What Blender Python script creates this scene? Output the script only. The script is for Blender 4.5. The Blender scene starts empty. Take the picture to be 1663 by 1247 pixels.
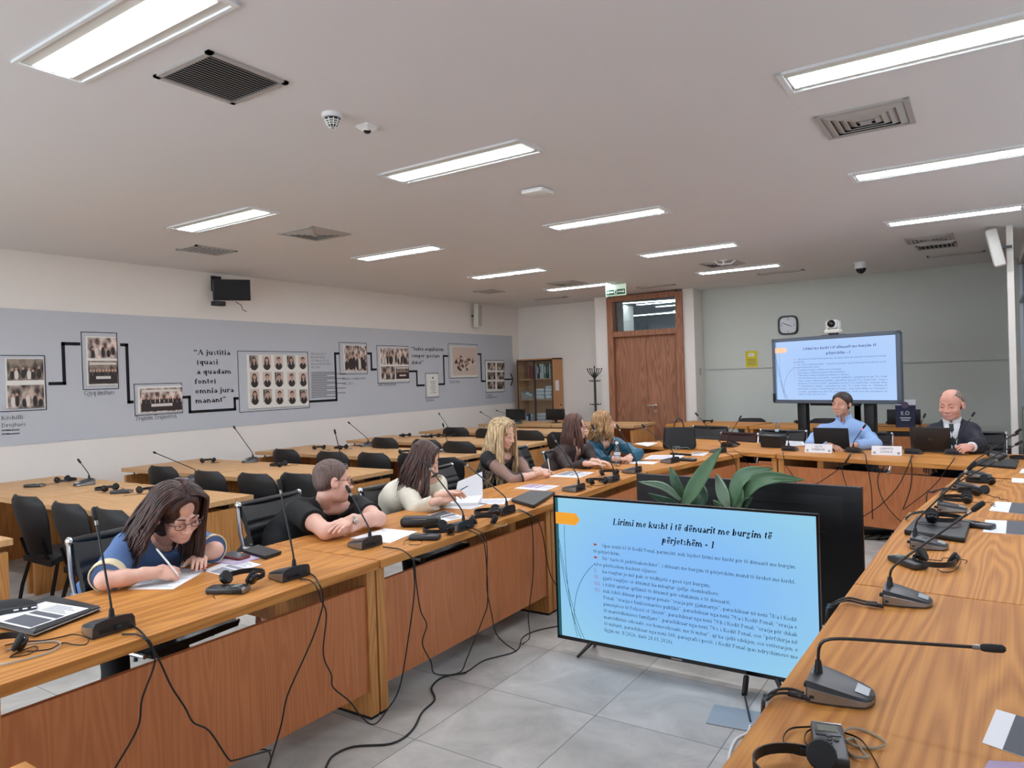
import bpy, bmesh, math, random
import numpy as np
from mathutils import Vector, Matrix, Quaternion
C = bpy.context.scene
COL = C.collection
random.seed(7)
PI = math.pi

# ---------------------------------------------------------------- camera
FPX = 1164.36
YAW, PITCH, ROLL, CAMH = -0.5833, -0.0086, -0.0330, 1.60

def cam_axes():
    f = Vector((math.sin(YAW)*math.cos(PITCH), math.cos(YAW)*math.cos(PITCH), math.sin(PITCH)))
    r = Vector((math.cos(YAW), -math.sin(YAW), 0))
    u = r.cross(f)
    return r*math.cos(ROLL)+u*math.sin(ROLL), u*math.cos(ROLL)-r*math.sin(ROLL), f
CR, CU, CF = cam_axes()
cam_data = bpy.data.cameras.new('camera')
cam_data.sensor_width = 36.0
cam_data.lens = 36.0*FPX/1663.0
cam_data.clip_start = 0.05
camera = bpy.data.objects.new('camera', cam_data)
COL.objects.link(camera)
camera.matrix_world = Matrix(((CR.x, CU.x, -CF.x, 0), (CR.y, CU.y, -CF.y, 0), (CR.z, CU.z, -CF.z, CAMH), (0, 0, 0, 1)))
C.camera = camera

def ray(px, py):
    return CR*((px-831.5)/FPX) - CU*((py-623.5)/FPX) + CF
def onz(px, py, z=0.75):      # where the photo point lies on a horizontal surface of height z
    d = ray(px, py); t = (z-CAMH)/d.z
    return Vector((d.x*t, d.y*t, z))
def onx(px, py, x):
    d = ray(px, py); t = x/d.x
    return Vector((x, d.y*t, CAMH+d.z*t))
def ony(px, py, y):
    d = ray(px, py); t = y/d.y
    return Vector((d.x*t, y, CAMH+d.z*t))

# ---------------------------------------------------------------- world, daylight, exposure
C.view_settings.view_transform = 'Standard'
C.view_settings.look = 'None'
C.view_settings.exposure = 0.0
C.view_settings.gamma = 1.0
C.view_settings.use_curve_mapping = False
world = bpy.data.worlds.new('sky'); C.world = world
world.use_nodes = True
_bg = world.node_tree.nodes['Background']
_bg.inputs[0].default_value = (0.62, 0.74, 0.95, 1)
_bg.inputs[1].default_value = 1.0

LAMP_STRENGTH = 63.0
def area(name, loc, rot, sx, sy, power, color):
    l = bpy.data.lights.new(name, 'AREA'); l.shape = 'RECTANGLE'; l.size = sx; l.size_y = sy
    l.energy = power; l.color = color
    o = bpy.data.objects.new(name, l); COL.objects.link(o)
    o.location = loc; o.rotation_euler = rot
    return o
# daylight entering through the windows of the right wall and of the wall behind the photographer
for _y in (-1.6, 1.2, 4.0, 6.8):
    area('window_daylight', (1.72, _y, 1.75), (0, PI/2, 0), 1.7, 2.2, 11, (0.80, 0.90, 1.0))
for _x in (-6.3, -3.4):
    area('window_daylight', (_x, -2.62, 1.75), (PI/2, 0, 0), 2.2, 1.7, 85, (0.80, 0.90, 1.0))

# ---------------------------------------------------------------- materials
def _nt(name):
    m = bpy.data.materials.new(name); m.use_nodes = True
    nt = m.node_tree
    return m, nt, nt.nodes['Principled BSDF']
def lin(c):
    return tuple(((v/255.0)/12.92 if v/255.0 <= 0.04045 else ((v/255.0+0.055)/1.055)**2.4) for v in c)
def mat(name, rgb, rough=0.5, metal=0.0, spec=0.5, noise=0.0, nscale=20, bump=0.0, emit=None, estr=0.0, coat=0.0):
    """rgb: albedo as sRGB 0-255"""
    m, nt, b = _nt(name)
    c = lin(rgb)
    b.inputs['Base Color'].default_value = (*c, 1)
    b.inputs['Roughness'].default_value = rough
    b.inputs['Metallic'].default_value = metal
    b.inputs['Specular IOR Level'].default_value = spec
    if coat: b.inputs['Coat Weight'].default_value = coat
    if emit:
        b.inputs['Emission Color'].default_value = (*lin(emit), 1); b.inputs['Emission Strength'].default_value = estr
    if noise or bump:
        tc = nt.nodes.new('ShaderNodeTexCoord'); n = nt.nodes.new('ShaderNodeTexNoise')
        n.inputs['Scale'].default_value = nscale; n.inputs['Detail'].default_value = 5
        nt.links.new(tc.outputs['Object'], n.inputs['Vector'])
        if noise:
            mx = nt.nodes.new('ShaderNodeMix'); mx.data_type = 'RGBA'
            mx.inputs[6].default_value = (*[v*(1-noise) for v in c], 1)
            mx.inputs[7].default_value = (*[min(1, v*(1+noise)) for v in c], 1)
            nt.links.new(n.outputs['Fac'], mx.inputs[0]); nt.links.new(mx.outputs[2], b.inputs['Base Color'])
        if bump:
            bp = nt.nodes.new('ShaderNodeBump'); bp.inputs['Strength'].default_value = bump; bp.inputs['Distance'].default_value = 0.01
            nt.links.new(n.outputs['Fac'], bp.inputs['Height']); nt.links.new(bp.outputs[0], b.inputs['Normal'])
    return m
def wood(name, light, dark, axis='X', scale=1.0, rough=0.38, contrast=1.0):
    m, nt, b = _nt(name)
    N = nt.nodes.new; L = nt.links.new
    tc = N('ShaderNodeTexCoord'); mp = N('ShaderNodeMapping')
    s = {'X': (.75, 9, 9), 'Y': (9, .75, 9), 'Z': (9, 9, .7)}[axis]
    mp.inputs['Scale'].default_value = [v*scale for v in s]
    info = N('ShaderNodeObjectInfo'); add = N('ShaderNodeVectorMath'); add.operation = 'ADD'
    sc = N('ShaderNodeVectorMath'); sc.operation = 'SCALE'; sc.inputs[3].default_value = 7.0
    cmb = N('ShaderNodeCombineXYZ')
    for i in range(3): L(info.outputs['Random'], cmb.inputs[i])
    L(cmb.outputs[0], sc.inputs[0])
    L(tc.outputs['Object'], add.inputs[0]); L(sc.outputs[0], add.inputs[1]); L(add.outputs[0], mp.inputs['Vector'])
    # flowing cathedral figure + fine pores
    n1 = N('ShaderNodeTexNoise'); n1.inputs['Scale'].default_value = 0.42; n1.inputs['Detail'].default_value = 2.5; n1.inputs['Roughness'].default_value = 0.42
    L(mp.outputs[0], n1.inputs['Vector'])
    mul = N('ShaderNodeMath'); mul.operation = 'MULTIPLY'; mul.inputs[1].default_value = 20.0; L(n1.outputs['Fac'], mul.inputs[0])
    sn = N('ShaderNodeMath'); sn.operation = 'SINE'
    m2 = N('ShaderNodeMath'); m2.operation = 'MULTIPLY'; m2.inputs[1].default_value = 6.28; L(mul.outputs[0], m2.inputs[0]); L(m2.outputs[0], sn.inputs[0])
    mp2 = N('ShaderNodeMapping'); mp2.inputs['Scale'].default_value = [v*scale*(0.5 if v < 2 else 9) for v in s]
    L(add.outputs[0], mp2.inputs['Vector'])
    n2 = N('ShaderNodeTexNoise'); n2.inputs['Scale'].default_value = 2.0; n2.inputs['Detail'].default_value = 3.0
    L(mp2.outputs[0], n2.inputs['Vector'])
    a = N('ShaderNodeMath'); a.operation = 'MULTIPLY_ADD'; a.inputs[1].default_value = 0.26*contrast; a.inputs[2].default_value = 0.42
    L(sn.outputs[0], a.inputs[0])
    a2 = N('ShaderNodeMath'); a2.operation = 'MULTIPLY_ADD'; a2.inputs[1].default_value = 0.75*contrast
    sub = N('ShaderNodeMath'); sub.operation = 'SUBTRACT'; sub.inputs[1].default_value = 0.5; L(n2.outputs['Fac'], sub.inputs[0])
    L(sub.outputs[0], a2.inputs[0]); L(a.outputs[0], a2.inputs[2])
    rp = N('ShaderNodeValToRGB')
    rp.color_ramp.elements[0].position = 0.1; rp.color_ramp.elements[0].color = (*lin(light), 1)
    rp.color_ramp.elements[1].position = 0.95; rp.color_ramp.elements[1].color = (*lin(dark), 1)
    L(a2.outputs[0], rp.inputs[0]); L(rp.outputs[0], b.inputs['Base Color'])
    b.inputs['Roughness'].default_value = rough
    b.inputs['Specular IOR Level'].default_value = 0.18
    bp = N('ShaderNodeBump'); bp.inputs['Strength'].default_value = 0.06; bp.inputs['Distance'].default_value = 0.004
    L(a2.outputs[0], bp.inputs['Height']); L(bp.outputs[0], b.inputs['Normal'])
    return m
def emission(name, rgb, strength):
    m = bpy.data.materials.new(name); m.use_nodes = True
    nt = m.node_tree; nt.nodes.remove(nt.nodes['Principled BSDF'])
    e = nt.nodes.new('ShaderNodeEmission'); e.inputs[0].default_value = (*lin(rgb), 1); e.inputs[1].default_value = strength
    nt.links.new(e.outputs[0], nt.nodes['Material Output'].inputs[0])
    return m
def glass(name, rgb=(245, 250, 250), rough=0.02, alpha=0.12):
    m = bpy.data.materials.new(name); m.use_nodes = True
    nt = m.node_tree; nt.nodes.remove(nt.nodes['Principled BSDF'])
    t = nt.nodes.new('ShaderNodeBsdfTransparent'); t.inputs[0].default_value = (*lin(rgb), 1)
    g = nt.nodes.new('ShaderNodeBsdfGlossy'); g.inputs['Roughness'].default_value = rough
    fr = nt.nodes.new('ShaderNodeLayerWeight'); fr.inputs[0].default_value = .5
    pw = nt.nodes.new('ShaderNodeMath'); pw.operation = 'POWER'; pw.inputs[1].default_value = 5.0
    ad = nt.nodes.new('ShaderNodeMath'); ad.operation = 'MULTIPLY_ADD'; ad.inputs[1].default_value = .8; ad.inputs[2].default_value = alpha*0.5+.03
    nt.links.new(fr.outputs['Facing'], pw.inputs[0])
    mx = nt.nodes.new('ShaderNodeMixShader')
    nt.links.new(pw.outputs[0], ad.inputs[0]); nt.links.new(ad.outputs[0], mx.inputs[0])
    nt.links.new(t.outputs[0], mx.inputs[1]); nt.links.new(g.outputs[0], mx.inputs[2])
    nt.links.new(mx.outputs[0], nt.nodes['Material Output'].inputs[0])
    return m

M = {}
M['top'] = wood('oak_top', (211, 147, 76), (162, 99, 46), 'X', 1.0, 0.5, 0.9)
M['desk'] = wood('beech_desk_top', (214, 172, 124), (186, 138, 90), 'X', 1.0, 0.45, 0.6)
M['panel'] = wood('oak_panel', (204, 132, 86), (164, 98, 58), 'Z', 1.9, 0.42, 0.55)
M['side'] = wood('oak_side', (212, 154, 92), (168, 108, 58), 'Z', 1.5, 0.42, 0.7)
M['case'] = wood('beech_case', (206, 154, 106), (184, 130, 86), 'Z', 1.6, 0.5, 0.5)
M['walnut'] = wood('walnut_door', (176, 124, 96), (116, 76, 56), 'Z', 1.3, 0.45, 0.85)
M['wall'] = mat('wall_paint', (232, 226, 218), 0.9, noise=0.02, nscale=3)
M['wallback'] = mat('back_wall_paint', (202, 207, 199), 0.9, noise=0.02, nscale=3)
M['ceil'] = mat('ceiling_paint', (226, 225, 225), 0.95, noise=0.015, nscale=2)
M['white'] = mat('white_plastic', (235, 235, 232), 0.4)
M['offwhite'] = mat('off_white_metal', (218, 216, 208), 0.45)
M['lampframe'] = mat('lamp_frame', (228, 230, 230), 0.35)
M['grille'] = mat('grille_grey', (176, 172, 168), 0.5)
M['dark'] = mat('dark_void', (22, 21, 22), 0.8)
M['black'] = mat('black_plastic', (15, 15, 17), 0.42)
M['blackmatte'] = mat('black_matte', (18, 18, 20), 0.7)
M['blackgloss'] = mat('black_gloss', (14, 14, 16), 0.15)
M['graphite'] = mat('graphite_plastic', (44, 44, 47), 0.38, noise=0.05, nscale=300)
M['silver'] = mat('silver_plastic', (150, 148, 146), 0.3, 0.85)
M['chrome'] = mat('chrome', (210, 210, 212), 0.12, 1.0)
M['steel'] = mat('brushed_steel', (186, 182, 174), 0.3, 1.0)
M['leather'] = mat('black_leather', (18, 18, 20), 0.45, noise=0.15, nscale=60, bump=0.08)
M['fabricblack'] = mat('black_upholstery', (17, 17, 19), 0.6, noise=0.2, nscale=220, bump=0.1)
M['paper'] = mat('white_paper', (238, 238, 240), 0.8)
M['ink'] = mat('grey_ink', (150, 152, 160), 0.8)
M['print'] = mat('grey_print', (92, 94, 100), 0.75)
M['lilac'] = mat('lilac_print', (180, 160, 190), 0.8)
M['text'] = mat('black_ink', (16, 16, 20), 0.9)

# ---------------------------------------------------------------- mesh builder
class MB:
    def __init__(s): s.v = []; s.f = []; s.mi = []
    def add(s, vs, fs, mi=0):
        o = len(s.v); s.v += [tuple(p) for p in vs]; s.f += [tuple(o+i for i in f) for f in fs]; s.mi += [mi]*len(fs)
        return s
    def xf(s, m, start=0):
        for i in range(start, len(s.v)): s.v[i] = tuple(m @ Vector(s.v[i]))
        return s
    def box(s, c, d, rz=0, bev=0, mi=0, mtx=None, seg=2):
        x, y, z = d[0]/2, d[1]/2, d[2]/2
        if bev:
            bm = bmesh.new(); bmesh.ops.create_cube(bm, size=1)
            for v in bm.verts: v.co = Vector((v.co.x*d[0], v.co.y*d[1], v.co.z*d[2]))
            bmesh.ops.bevel(bm, geom=list(bm.edges), offset=min(bev, x*.98, y*.98, z*.98), segments=seg, affect='EDGES', profile=.5)
            bm.verts.index_update()
            vs = [v.co.copy() for v in bm.verts]; fs = [[v.index for v in f.verts] for f in bm.faces]; bm.free()
        else:
            vs = [Vector(p) for p in ((-x,-y,-z),(x,-y,-z),(x,y,-z),(-x,y,-z),(-x,-y,z),(x,-y,z),(x,y,z),(-x,y,z))]
            fs = [(0,3,2,1),(4,5,6,7),(0,1,5,4),(1,2,6,5),(2,3,7,6),(3,0,4,7)]
        m = (mtx if mtx is not None else Matrix.Translation(c) @ Matrix.Rotation(rz, 4, 'Z'))
        return s.add([m @ v for v in vs], fs, mi)
    def prism(s, poly, z0, z1, mi=0, mtx=None):
        n = len(poly); vs = [(p[0], p[1], z0) for p in poly]+[(p[0], p[1], z1) for p in poly]
        fs = [tuple(range(n-1, -1, -1)), tuple(range(n, 2*n))]+[(i, (i+1) % n, (i+1) % n+n, i+n) for i in range(n)]
        if mtx is not None: vs = [mtx @ Vector(v) for v in vs]
        return s.add(vs, fs, mi)
    def quad(s, a, b, c, d, mi=0): return s.add([a, b, c, d], [(0, 1, 2, 3)], mi)
    def rings(s, rings, cap=True, closed=True, mi=0):
        n = len(rings[0]); vs = [p for r in rings for p in r]; fs = []
        for k in range(len(rings)-1):
            for i in range(n if closed else n-1):
                j = (i+1) % n
                fs.append((k*n+i, k*n+j, (k+1)*n+j, (k+1)*n+i))
        if cap and closed:
            fs.append(tuple(range(n-1, -1, -1))); fs.append(tuple((len(rings)-1)*n+i for i in range(n)))
        return s.add(vs, fs, mi)
    def tube(s, pts, r, n=8, mi=0, cap=True, flat=None):
        pts = [Vector(p) for p in pts]
        if not hasattr(r, '__len__'): r = [r]*len(pts)
        t0 = (pts[1]-pts[0]).normalized()
        up = Vector((0, 0, 1)) if abs(t0.z) < .9 else Vector((1, 0, 0))
        u = (up-t0*up.dot(t0)).normalized(); rg = []
        for i, p in enumerate(pts):
            a = pts[max(i-1, 0)]; b = pts[min(i+1, len(pts)-1)]
            t = (b-a)
            t = t.normalized() if t.length > 1e-9 else t0
            u = (u-t*u.dot(t)); u = u.normalized() if u.length > 1e-6 else t.orthogonal().normalized()
            w = t.cross(u); fl = flat if flat else 1
            rg.append([p+u*(r[i]*math.cos(2*PI*k/n))+w*(r[i]*fl*math.sin(2*PI*k/n)) for k in range(n)])
        return s.rings(rg, cap, True, mi)
    def lathe(s, prof, n=20, c=(0, 0, 0), mi=0, mtx=None):
        m = mtx if mtx is not None else Matrix.Translation(c)
        rg = [[m @ Vector((r*math.cos(2*PI*k/n), r*math.sin(2*PI*k/n), z)) for k in range(n)] for r, z in prof]
        return s.rings(rg, True, True, mi)
    def ell(s, c, r, n=16, m=10, mi=0, mtx=None):
        rg = []
        for j in range(m+1):
            th = -PI/2+PI*j/m; cr = max(math.cos(th), 0.02)
            rg.append([Vector((r[0]*cr*math.cos(2*PI*k/n), r[1]*cr*math.sin(2*PI*k/n), r[2]*math.sin(th))) for k in range(n)])
        mm = Matrix.Translation(c) @ (mtx if mtx is not None else Matrix.Identity(4))
        return s.rings([[mm @ p for p in q] for q in rg], True, True, mi)
    def mesh(s, name, mats, smooth=0.7):
        me = bpy.data.meshes.new(name); me.from_pydata(s.v, [], s.f)
        for m in (mats if isinstance(mats, (list, tuple)) else [mats]): me.materials.append(m)
        if any(s.mi): me.polygons.foreach_set('material_index', s.mi)
        me.validate()
        if smooth:
            me.polygons.foreach_set('use_smooth', [True]*len(me.polygons)); me.set_sharp_from_angle(angle=smooth)
        me.update(); return me
    def build(s, name, mats, parent=None, smooth=0.7, loc=None, rz=0):
        return link(name, s.mesh(name, mats, smooth), parent, loc, rz)
def link(name, me, parent=None, loc=None, rz=0):
    o = bpy.data.objects.new(name, me); COL.objects.link(o)
    if parent is not None: o.parent = parent
    if loc is not None: o.location = loc
    if rz: o.rotation_euler = (0, 0, rz)
    return o
def tag(o, label, cat, group=None, kind=None):
    o['label'] = label; o['category'] = cat
    if group: o['group'] = group
    if kind: o['kind'] = kind
    return o
def thing(name, label, cat, loc=(0, 0, 0), rz=0, group=None):
    o = bpy.data.objects.new(name, None); COL.objects.link(o)
    o.location = loc; o.rotation_euler = (0, 0, rz); o.empty_display_size = .1
    return tag(o, label, cat, group)
def struct(name, mb, m, smooth=0):
    o = mb.build(name, m, None, smooth); o['kind'] = 'structure'; return o
def dup(root, loc, rz=None, label=None, group=None):
    def cp(o, par):
        c = o.copy(); COL.objects.link(c)
        if par is not None: c.parent = par
        for ch in o.children: cp(ch, c)
        return c
    r = cp(root, None); r.location = loc
    if rz is not None: r.rotation_euler = (0, 0, rz)
    if label: r['label'] = label
    if group: r['group'] = group
    return r
def bez(p0, p1, p2, p3, n=12):
    p0, p1, p2, p3 = map(Vector, (p0, p1, p2, p3)); out = []
    for i in range(n+1):
        t = i/n; a = 1-t
        out.append(p0*a**3+p1*3*a*a*t+p2*3*a*t*t+p3*t**3)
    return out
def spline(pts, n=6):
    """Catmull-Rom through the points"""
    P = [Vector(p) for p in pts]; P = [P[0]*2-P[1]]+P+[P[-1]*2-P[-2]]; out = []
    for i in range(1, len(P)-2):
        for k in range(n):
            t = k/n; a, b, c, d = P[i-1], P[i], P[i+1], P[i+2]
            out.append(((b*2)+(c-a)*t+(a*2-b*5+c*4-d)*t*t+(b*3-a-c*3+d)*t**3)*.5)
    out.append(P[-2]); return out
_TXT = {}
def text_mesh(body, size, align='LEFT', shear=0.0, offset=0.0, spacing=1.0, xs=1.0):
    """lettering as MB data lying in XY, y up"""
    cu = bpy.data.curves.new('lettering', 'FONT'); cu.body = body; cu.size = size; cu.align_x = align
    cu.shear = shear; cu.offset = offset; cu.space_character = spacing; cu.resolution_u = 2; cu.fill_mode = 'FRONT'
    o = bpy.data.objects.new('lettering', cu); COL.objects.link(o)
    dg = bpy.context.evaluated_depsgraph_get(); dg.update()
    me = bpy.data.meshes.new_from_object(o.evaluated_get(dg))
    vs = [(v.co.x*xs, v.co.y, 0) for v in me.vertices]; fs = [tuple(p.vertices) for p in me.polygons]
    bpy.data.objects.remove(o); bpy.data.curves.remove(cu); bpy.data.meshes.remove(me)
    return vs, fs
# ================================================================ THE ROOM
XL, YB, HC, YF, XR = -8.4, 13.05, 3.1, -2.7, 1.75
# floor: 60 cm grey stone tiles with thin dark joints
def floor_mat():
    m, nt, b = _nt('grey_stone_tiles'); N = nt.nodes.new; L = nt.links.new
    tc = N('ShaderNodeTexCoord'); sep = N('ShaderNodeSeparateXYZ'); L(tc.outputs['Object'], sep.inputs[0])
    def joint(sock, off):
        a = N('ShaderNodeMath'); a.operation = 'ADD'; a.inputs[1].default_value = off; L(sock, a.inputs[0])
        d = N('ShaderNodeMath'); d.operation = 'DIVIDE'; d.inputs[1].default_value = 0.595; L(a.outputs[0], d.inputs[0])
        f = N('ShaderNodeMath'); f.operation = 'FRACT'; L(d.outputs[0], f.inputs[0])
        s_ = N('ShaderNodeMath'); s_.operation = 'SUBTRACT'; s_.inputs[1].default_value = 0.5; L(f.outputs[0], s_.inputs[0])
        ab = N('ShaderNodeMath'); ab.operation = 'ABSOLUTE'; L(s_.outputs[0], ab.inputs[0])
        g = N('ShaderNodeMath'); g.operation = 'GREATER_THAN'; g.inputs[1].default_value = 0.4965; L(ab.outputs[0], g.inputs[0])
        fl = N('ShaderNodeMath'); fl.operation = 'FLOOR'; L(d.outputs[0], fl.inputs[0])
        return g.outputs[0], fl.outputs[0]
    jx, ix = joint(sep.outputs[0], 1.566+0.595*40); jy, iy = joint(sep.outputs[1], -2.99+0.595*40)
    mx = N('ShaderNodeMath'); mx.operation = 'MAXIMUM'; L(jx, mx.inputs[0]); L(jy, mx.inputs[1])
    cmb = N('ShaderNodeCombineXYZ'); L(ix, cmb.inputs[0]); L(iy, cmb.inputs[1])
    wn = N('ShaderNodeTexWhiteNoise'); L(cmb.outputs[0], wn.inputs[0])
    ad = N('ShaderNodeVectorMath'); ad.operation = 'MULTIPLY_ADD'; ad.inputs[1].default_value = (9, 9, 9)
    L(wn.outputs[1], ad.inputs[0]); L(tc.outputs['Object'], ad.inputs[2])
    n = N('ShaderNodeTexNoise'); n.inputs['Scale'].default_value = 3.2; n.inputs['Detail'].default_value = 9; n.inputs['Roughness'].default_value = .62; n.inputs['Distortion'].default_value = .6
    L(ad.outputs[0], n.inputs['Vector'])
    rp = N('ShaderNodeValToRGB'); rp.color_ramp.elements[0].position = .3; rp.color_ramp.elements[1].position = .72
    rp.color_ramp.elements[0].color = (*lin((160, 158, 152)), 1); rp.color_ramp.elements[1].color = (*lin((204, 201, 194)), 1)
    L(n.outputs['Fac'], rp.inputs[0])
    mix = N('ShaderNodeMix'); mix.data_type = 'RGBA'; mix.inputs[7].default_value = (*lin((112, 111, 108)), 1)
    L(mx.outputs[0], mix.inputs[0]); L(rp.outputs[0], mix.inputs[6]); L(mix.outputs[2], b.inputs['Base Color'])
    b.inputs['Roughness'].default_value = 0.5; b.inputs['Specular IOR Level'].default_value = 0.35
    return m
struct('floor', MB().box(((XL+XR)/2, (YB+YF)/2, -.05), (XR-XL+.4, YB-YF+.4, .1)), floor_mat())
struct('ceiling', MB().box(((XL+XR)/2, (YB+YF)/2, HC+.1), (XR-XL+.4, YB-YF+.4, .2)), M['ceil'])
struct('wall_left', MB().box((XL-.1, (YB+YF)/2, HC/2), (.2, YB-YF+.4, HC)), M['wall'])
# back wall in two planes: the wall by the bookcase, the projecting wall with the door, the wall with the clock
DY = 12.55          # face of the door wall
wl = MB().box(((XL-6.30)/2, YB+.1, HC/2), (-6.30-XL, .2, HC))
struct('wall_back_left', wl, M['wall'])
wr = MB().box((-4.33/2+.45/2, YB+.1, HC/2), (4.33+.45, .2, HC))
wr.box((-4.33/2+.45/2, YB-.014, 2.365), (4.33+.44, .028, 1.47))
struct('wall_back', wr, M['wallback'])
d0, d1 = -6.02, -4.53     # outer edges of the door frame
dw = MB().box((-6.30/2+d0/2, (DY+YB)/2+.1, HC/2), (6.30+d0, YB-DY+.2, HC))
dw.box((d1/2-4.33/2, (DY+YB)/2+.1, HC/2), (-4.33-d1, YB-DY+.2, HC))
struct('wall_door', dw, M['wall'])
# right wall, stepped: piers between windows near the camera, then a return wall and a glazed strip
pw = MB()
for a, b_ in ((YF-.1, -2.75), (-.45, .05), (2.35, 2.85), (5.15, 5.65), (7.95, 9.9)):
    if b_ > a: pw.box((XR+.1, (a+b_)/2, HC/2), (.2, b_-a, HC))
pw.box((XR+.1, 3.6, .42), (.2, 12.6, .84)).box((XR+.1, 3.6, HC-.24), (.2, 12.6, .48))
struct('wall_right', pw, M['wall'])
struct('wall_right_return', MB().box(((.56+XR)/2, 9.85, HC/2), (XR-.56, .14, HC)), M['wall'])
struct('wall_right_column', MB().box((.262, 9.80, HC/2), (.062, .20, HC)), M['wall'])
pf = MB().box((.50, 11.5, .45), (.1, 3.2, .9)).box((.50, 11.5, HC-.05), (.1, 3.2, .1)).box((.5, 12.95, HC/2), (.1, .2, HC))
struct('wall_right_far', pf, M['wall'])
M['pane'] = mat('dark_window_pane', (46, 54, 68), 0.25, spec=.3)
M['alu'] = mat('grey_aluminium', (196, 200, 204), 0.35, .5)
fr = MB().box((.47, 11.4, 2.47), (.06, 2.9, .05)).box((.47, 11.4, .93), (.06, 2.9, .06)).box((.47, 12.82, 1.95), (.06, .06, 2.1)).box((.47, 9.98, 1.95), (.06, .06, 2.1))
w1 = struct('window_1', MB().box((.49, 11.4, 1.95), (.012, 2.8, 2.1)), M['pane']); fr.build('window_frame', M['alu'], w1, 0)
M['clear'] = glass('window_glass', alpha=.05)
for i, y in enumerate((-1.6, 1.2, 4.0, 6.8)):
    w = struct('window_%d' % (i+2), MB().box((XR+.15, y, 1.73), (.01, 2.3, 1.8)), M['clear'])
    f = MB()
    for yy in (-1.12, 0, 1.12): f.box((XR+.12, y+yy, 1.73), (.06, .06, 1.78))
    f.box((XR+.12, y, .87), (.06, 2.3, .06)).box((XR+.12, y, 2.59), (.06, 2.3, .06)); f.build('window_frame', M['alu'], w, 0)
# wall behind the photographer, with two windows
fw = MB()
for a, b_ in ((XL, -7.5), (-5.1, -4.6), (-2.2, XR)): fw.box(((a+b_)/2, YF-.1, HC/2), (b_-a, .2, HC))
fw.box(((XL+XR)/2, YF-.1, .42), (XR-XL, .2, .84)).box(((XL+XR)/2, YF-.1, HC-.24), (XR-XL, .2, .48))
struct('wall_front', fw, M['wall'])
for i, x in enumerate((-6.3, -3.4)):
    w = struct('window_%d' % (i+6), MB().box((x, YF-.15, 1.73), (2.4, .01, 1.8)), M['clear'])
    f = MB().box((x, YF-.12, .87), (2.4, .06, .06)).box((x, YF-.12, 2.59), (2.4, .06, .06)).box((x, YF-.12, 1.73), (.06, .06, 1.7)); f.build('window_frame', M['alu'], w, 0)
# dark skirtings
M['skirt'] = mat('dark_skirting', (70, 52, 46), 0.5)
struct('baseboard_back', MB().box((-1.95, YB-.03, .17), (4.7, .06, .34)), M['skirt'])
struct('baseboard_left', MB().box((XL+.01, 5.2, .05), (.02, 15.6, .1)), mat('grey_skirting', (150, 146, 140), .5))
# ---- double door with transom window and corridor behind
dr = MB().box((d0+.06, DY+.05, 1.53), (.12, .22, 3.06)).box((d1-.06, DY+.05, 1.53), (.12, .22, 3.06))
dr.box(((d0+d1)/2, DY+.05, 3.03), (d1-d0-.24, .22, .10)).box(((d0+d1)/2, DY+.05, 2.36), (d1-d0-.24, .2, .10))
door = struct('door_1', dr, M['walnut'])
for s in (-1, 1):
    cx = (d0+d1)/2+s*.3135
    lf = MB().box((cx, DY+.07, 1.16), (.623, .05, 2.30)).build('door_leaf', M['walnut'], door, 0)
hd = MB()
hx = (d0+d1)/2+.10
hd.box((hx+.05, DY+.035, 1.00), (.05, .012, .05), bev=.004).tube([(hx+.05, DY+.03, 1.0), (hx+.05, DY-.02, 1.0), (hx+.03, DY-.03, 1.0), (hx-.09, DY-.03, 1.0)], .011, 8)
hd.lathe([(.026, 0), (.026, .012), (.012, .012), (.012, .02)], 14, mtx=Matrix.Translation((hx+.05, DY+.045, .90)) @ Matrix.Rotation(PI/2, 4, 'X'))
hd.build('door_handle', M['steel'], door)
MB().box(((d0+d1)/2, DY+.07, 2.69), (d1-d0-.24, .012, .58)).build('transom_pane', glass('transom_glass', (225, 232, 235), alpha=.12), door, 0)
# the corridor seen through the transom
cor = MB().box(((d0+d1)/2, YB+2.6, HC+.12), (7, 5.2, .1)).box(((d0+d1)/2, YB+5.2, 1.6), (7, .1, 3.3)).box(((d0+d1)/2-3.5, YB+2.6, 1.6), (.1, 5.2, 3.3)).box(((d0+d1)/2+3.5, YB+2.6, 1.6), (.1, 5.2, 3.3)).box(((d0+d1)/2, YB+2.6, -.05), (7, 5.2, .1))
struct('wall_corridor', cor, mat('corridor_paint', (196, 204, 210), .9))
struct('wall_corridor_pier', MB().box((-6.75, YB+1.2, 1.55), (.5, 1.2, 3.1)), M['wall'])
cl = emission('corridor_lamp_light', (235, 245, 250), 26.0)
def strip_lamp(loc, sx, sy, rz, label):
    t = thing('corridor_lamp', label, 'ceiling light', loc, rz, 'corridor strip lights behind the transom')
    MB().box((0, 0, -.015), (sx, sy, .03)).build('lamp_housing', M['lampframe'], t, 0)
    MB().box((0, 0, -.034), (sx-.03, sy-.03, .008)).build('diffuser', cl, t, 0)
strip_lamp((-6.05, 14.5, HC+.07), 1.3, .14, .25, 'nearest bright strip light behind the glass over the walnut door')
strip_lamp((-6.75, 16.3, HC-.05), 1.5, .14, 0, 'low strip light at the left behind the glass over the door')
strip_lamp((-5.4, 15.8, HC+.07), 1.9, .12, 0, 'long thin strip light, farthest right behind the glass over the door')
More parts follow.
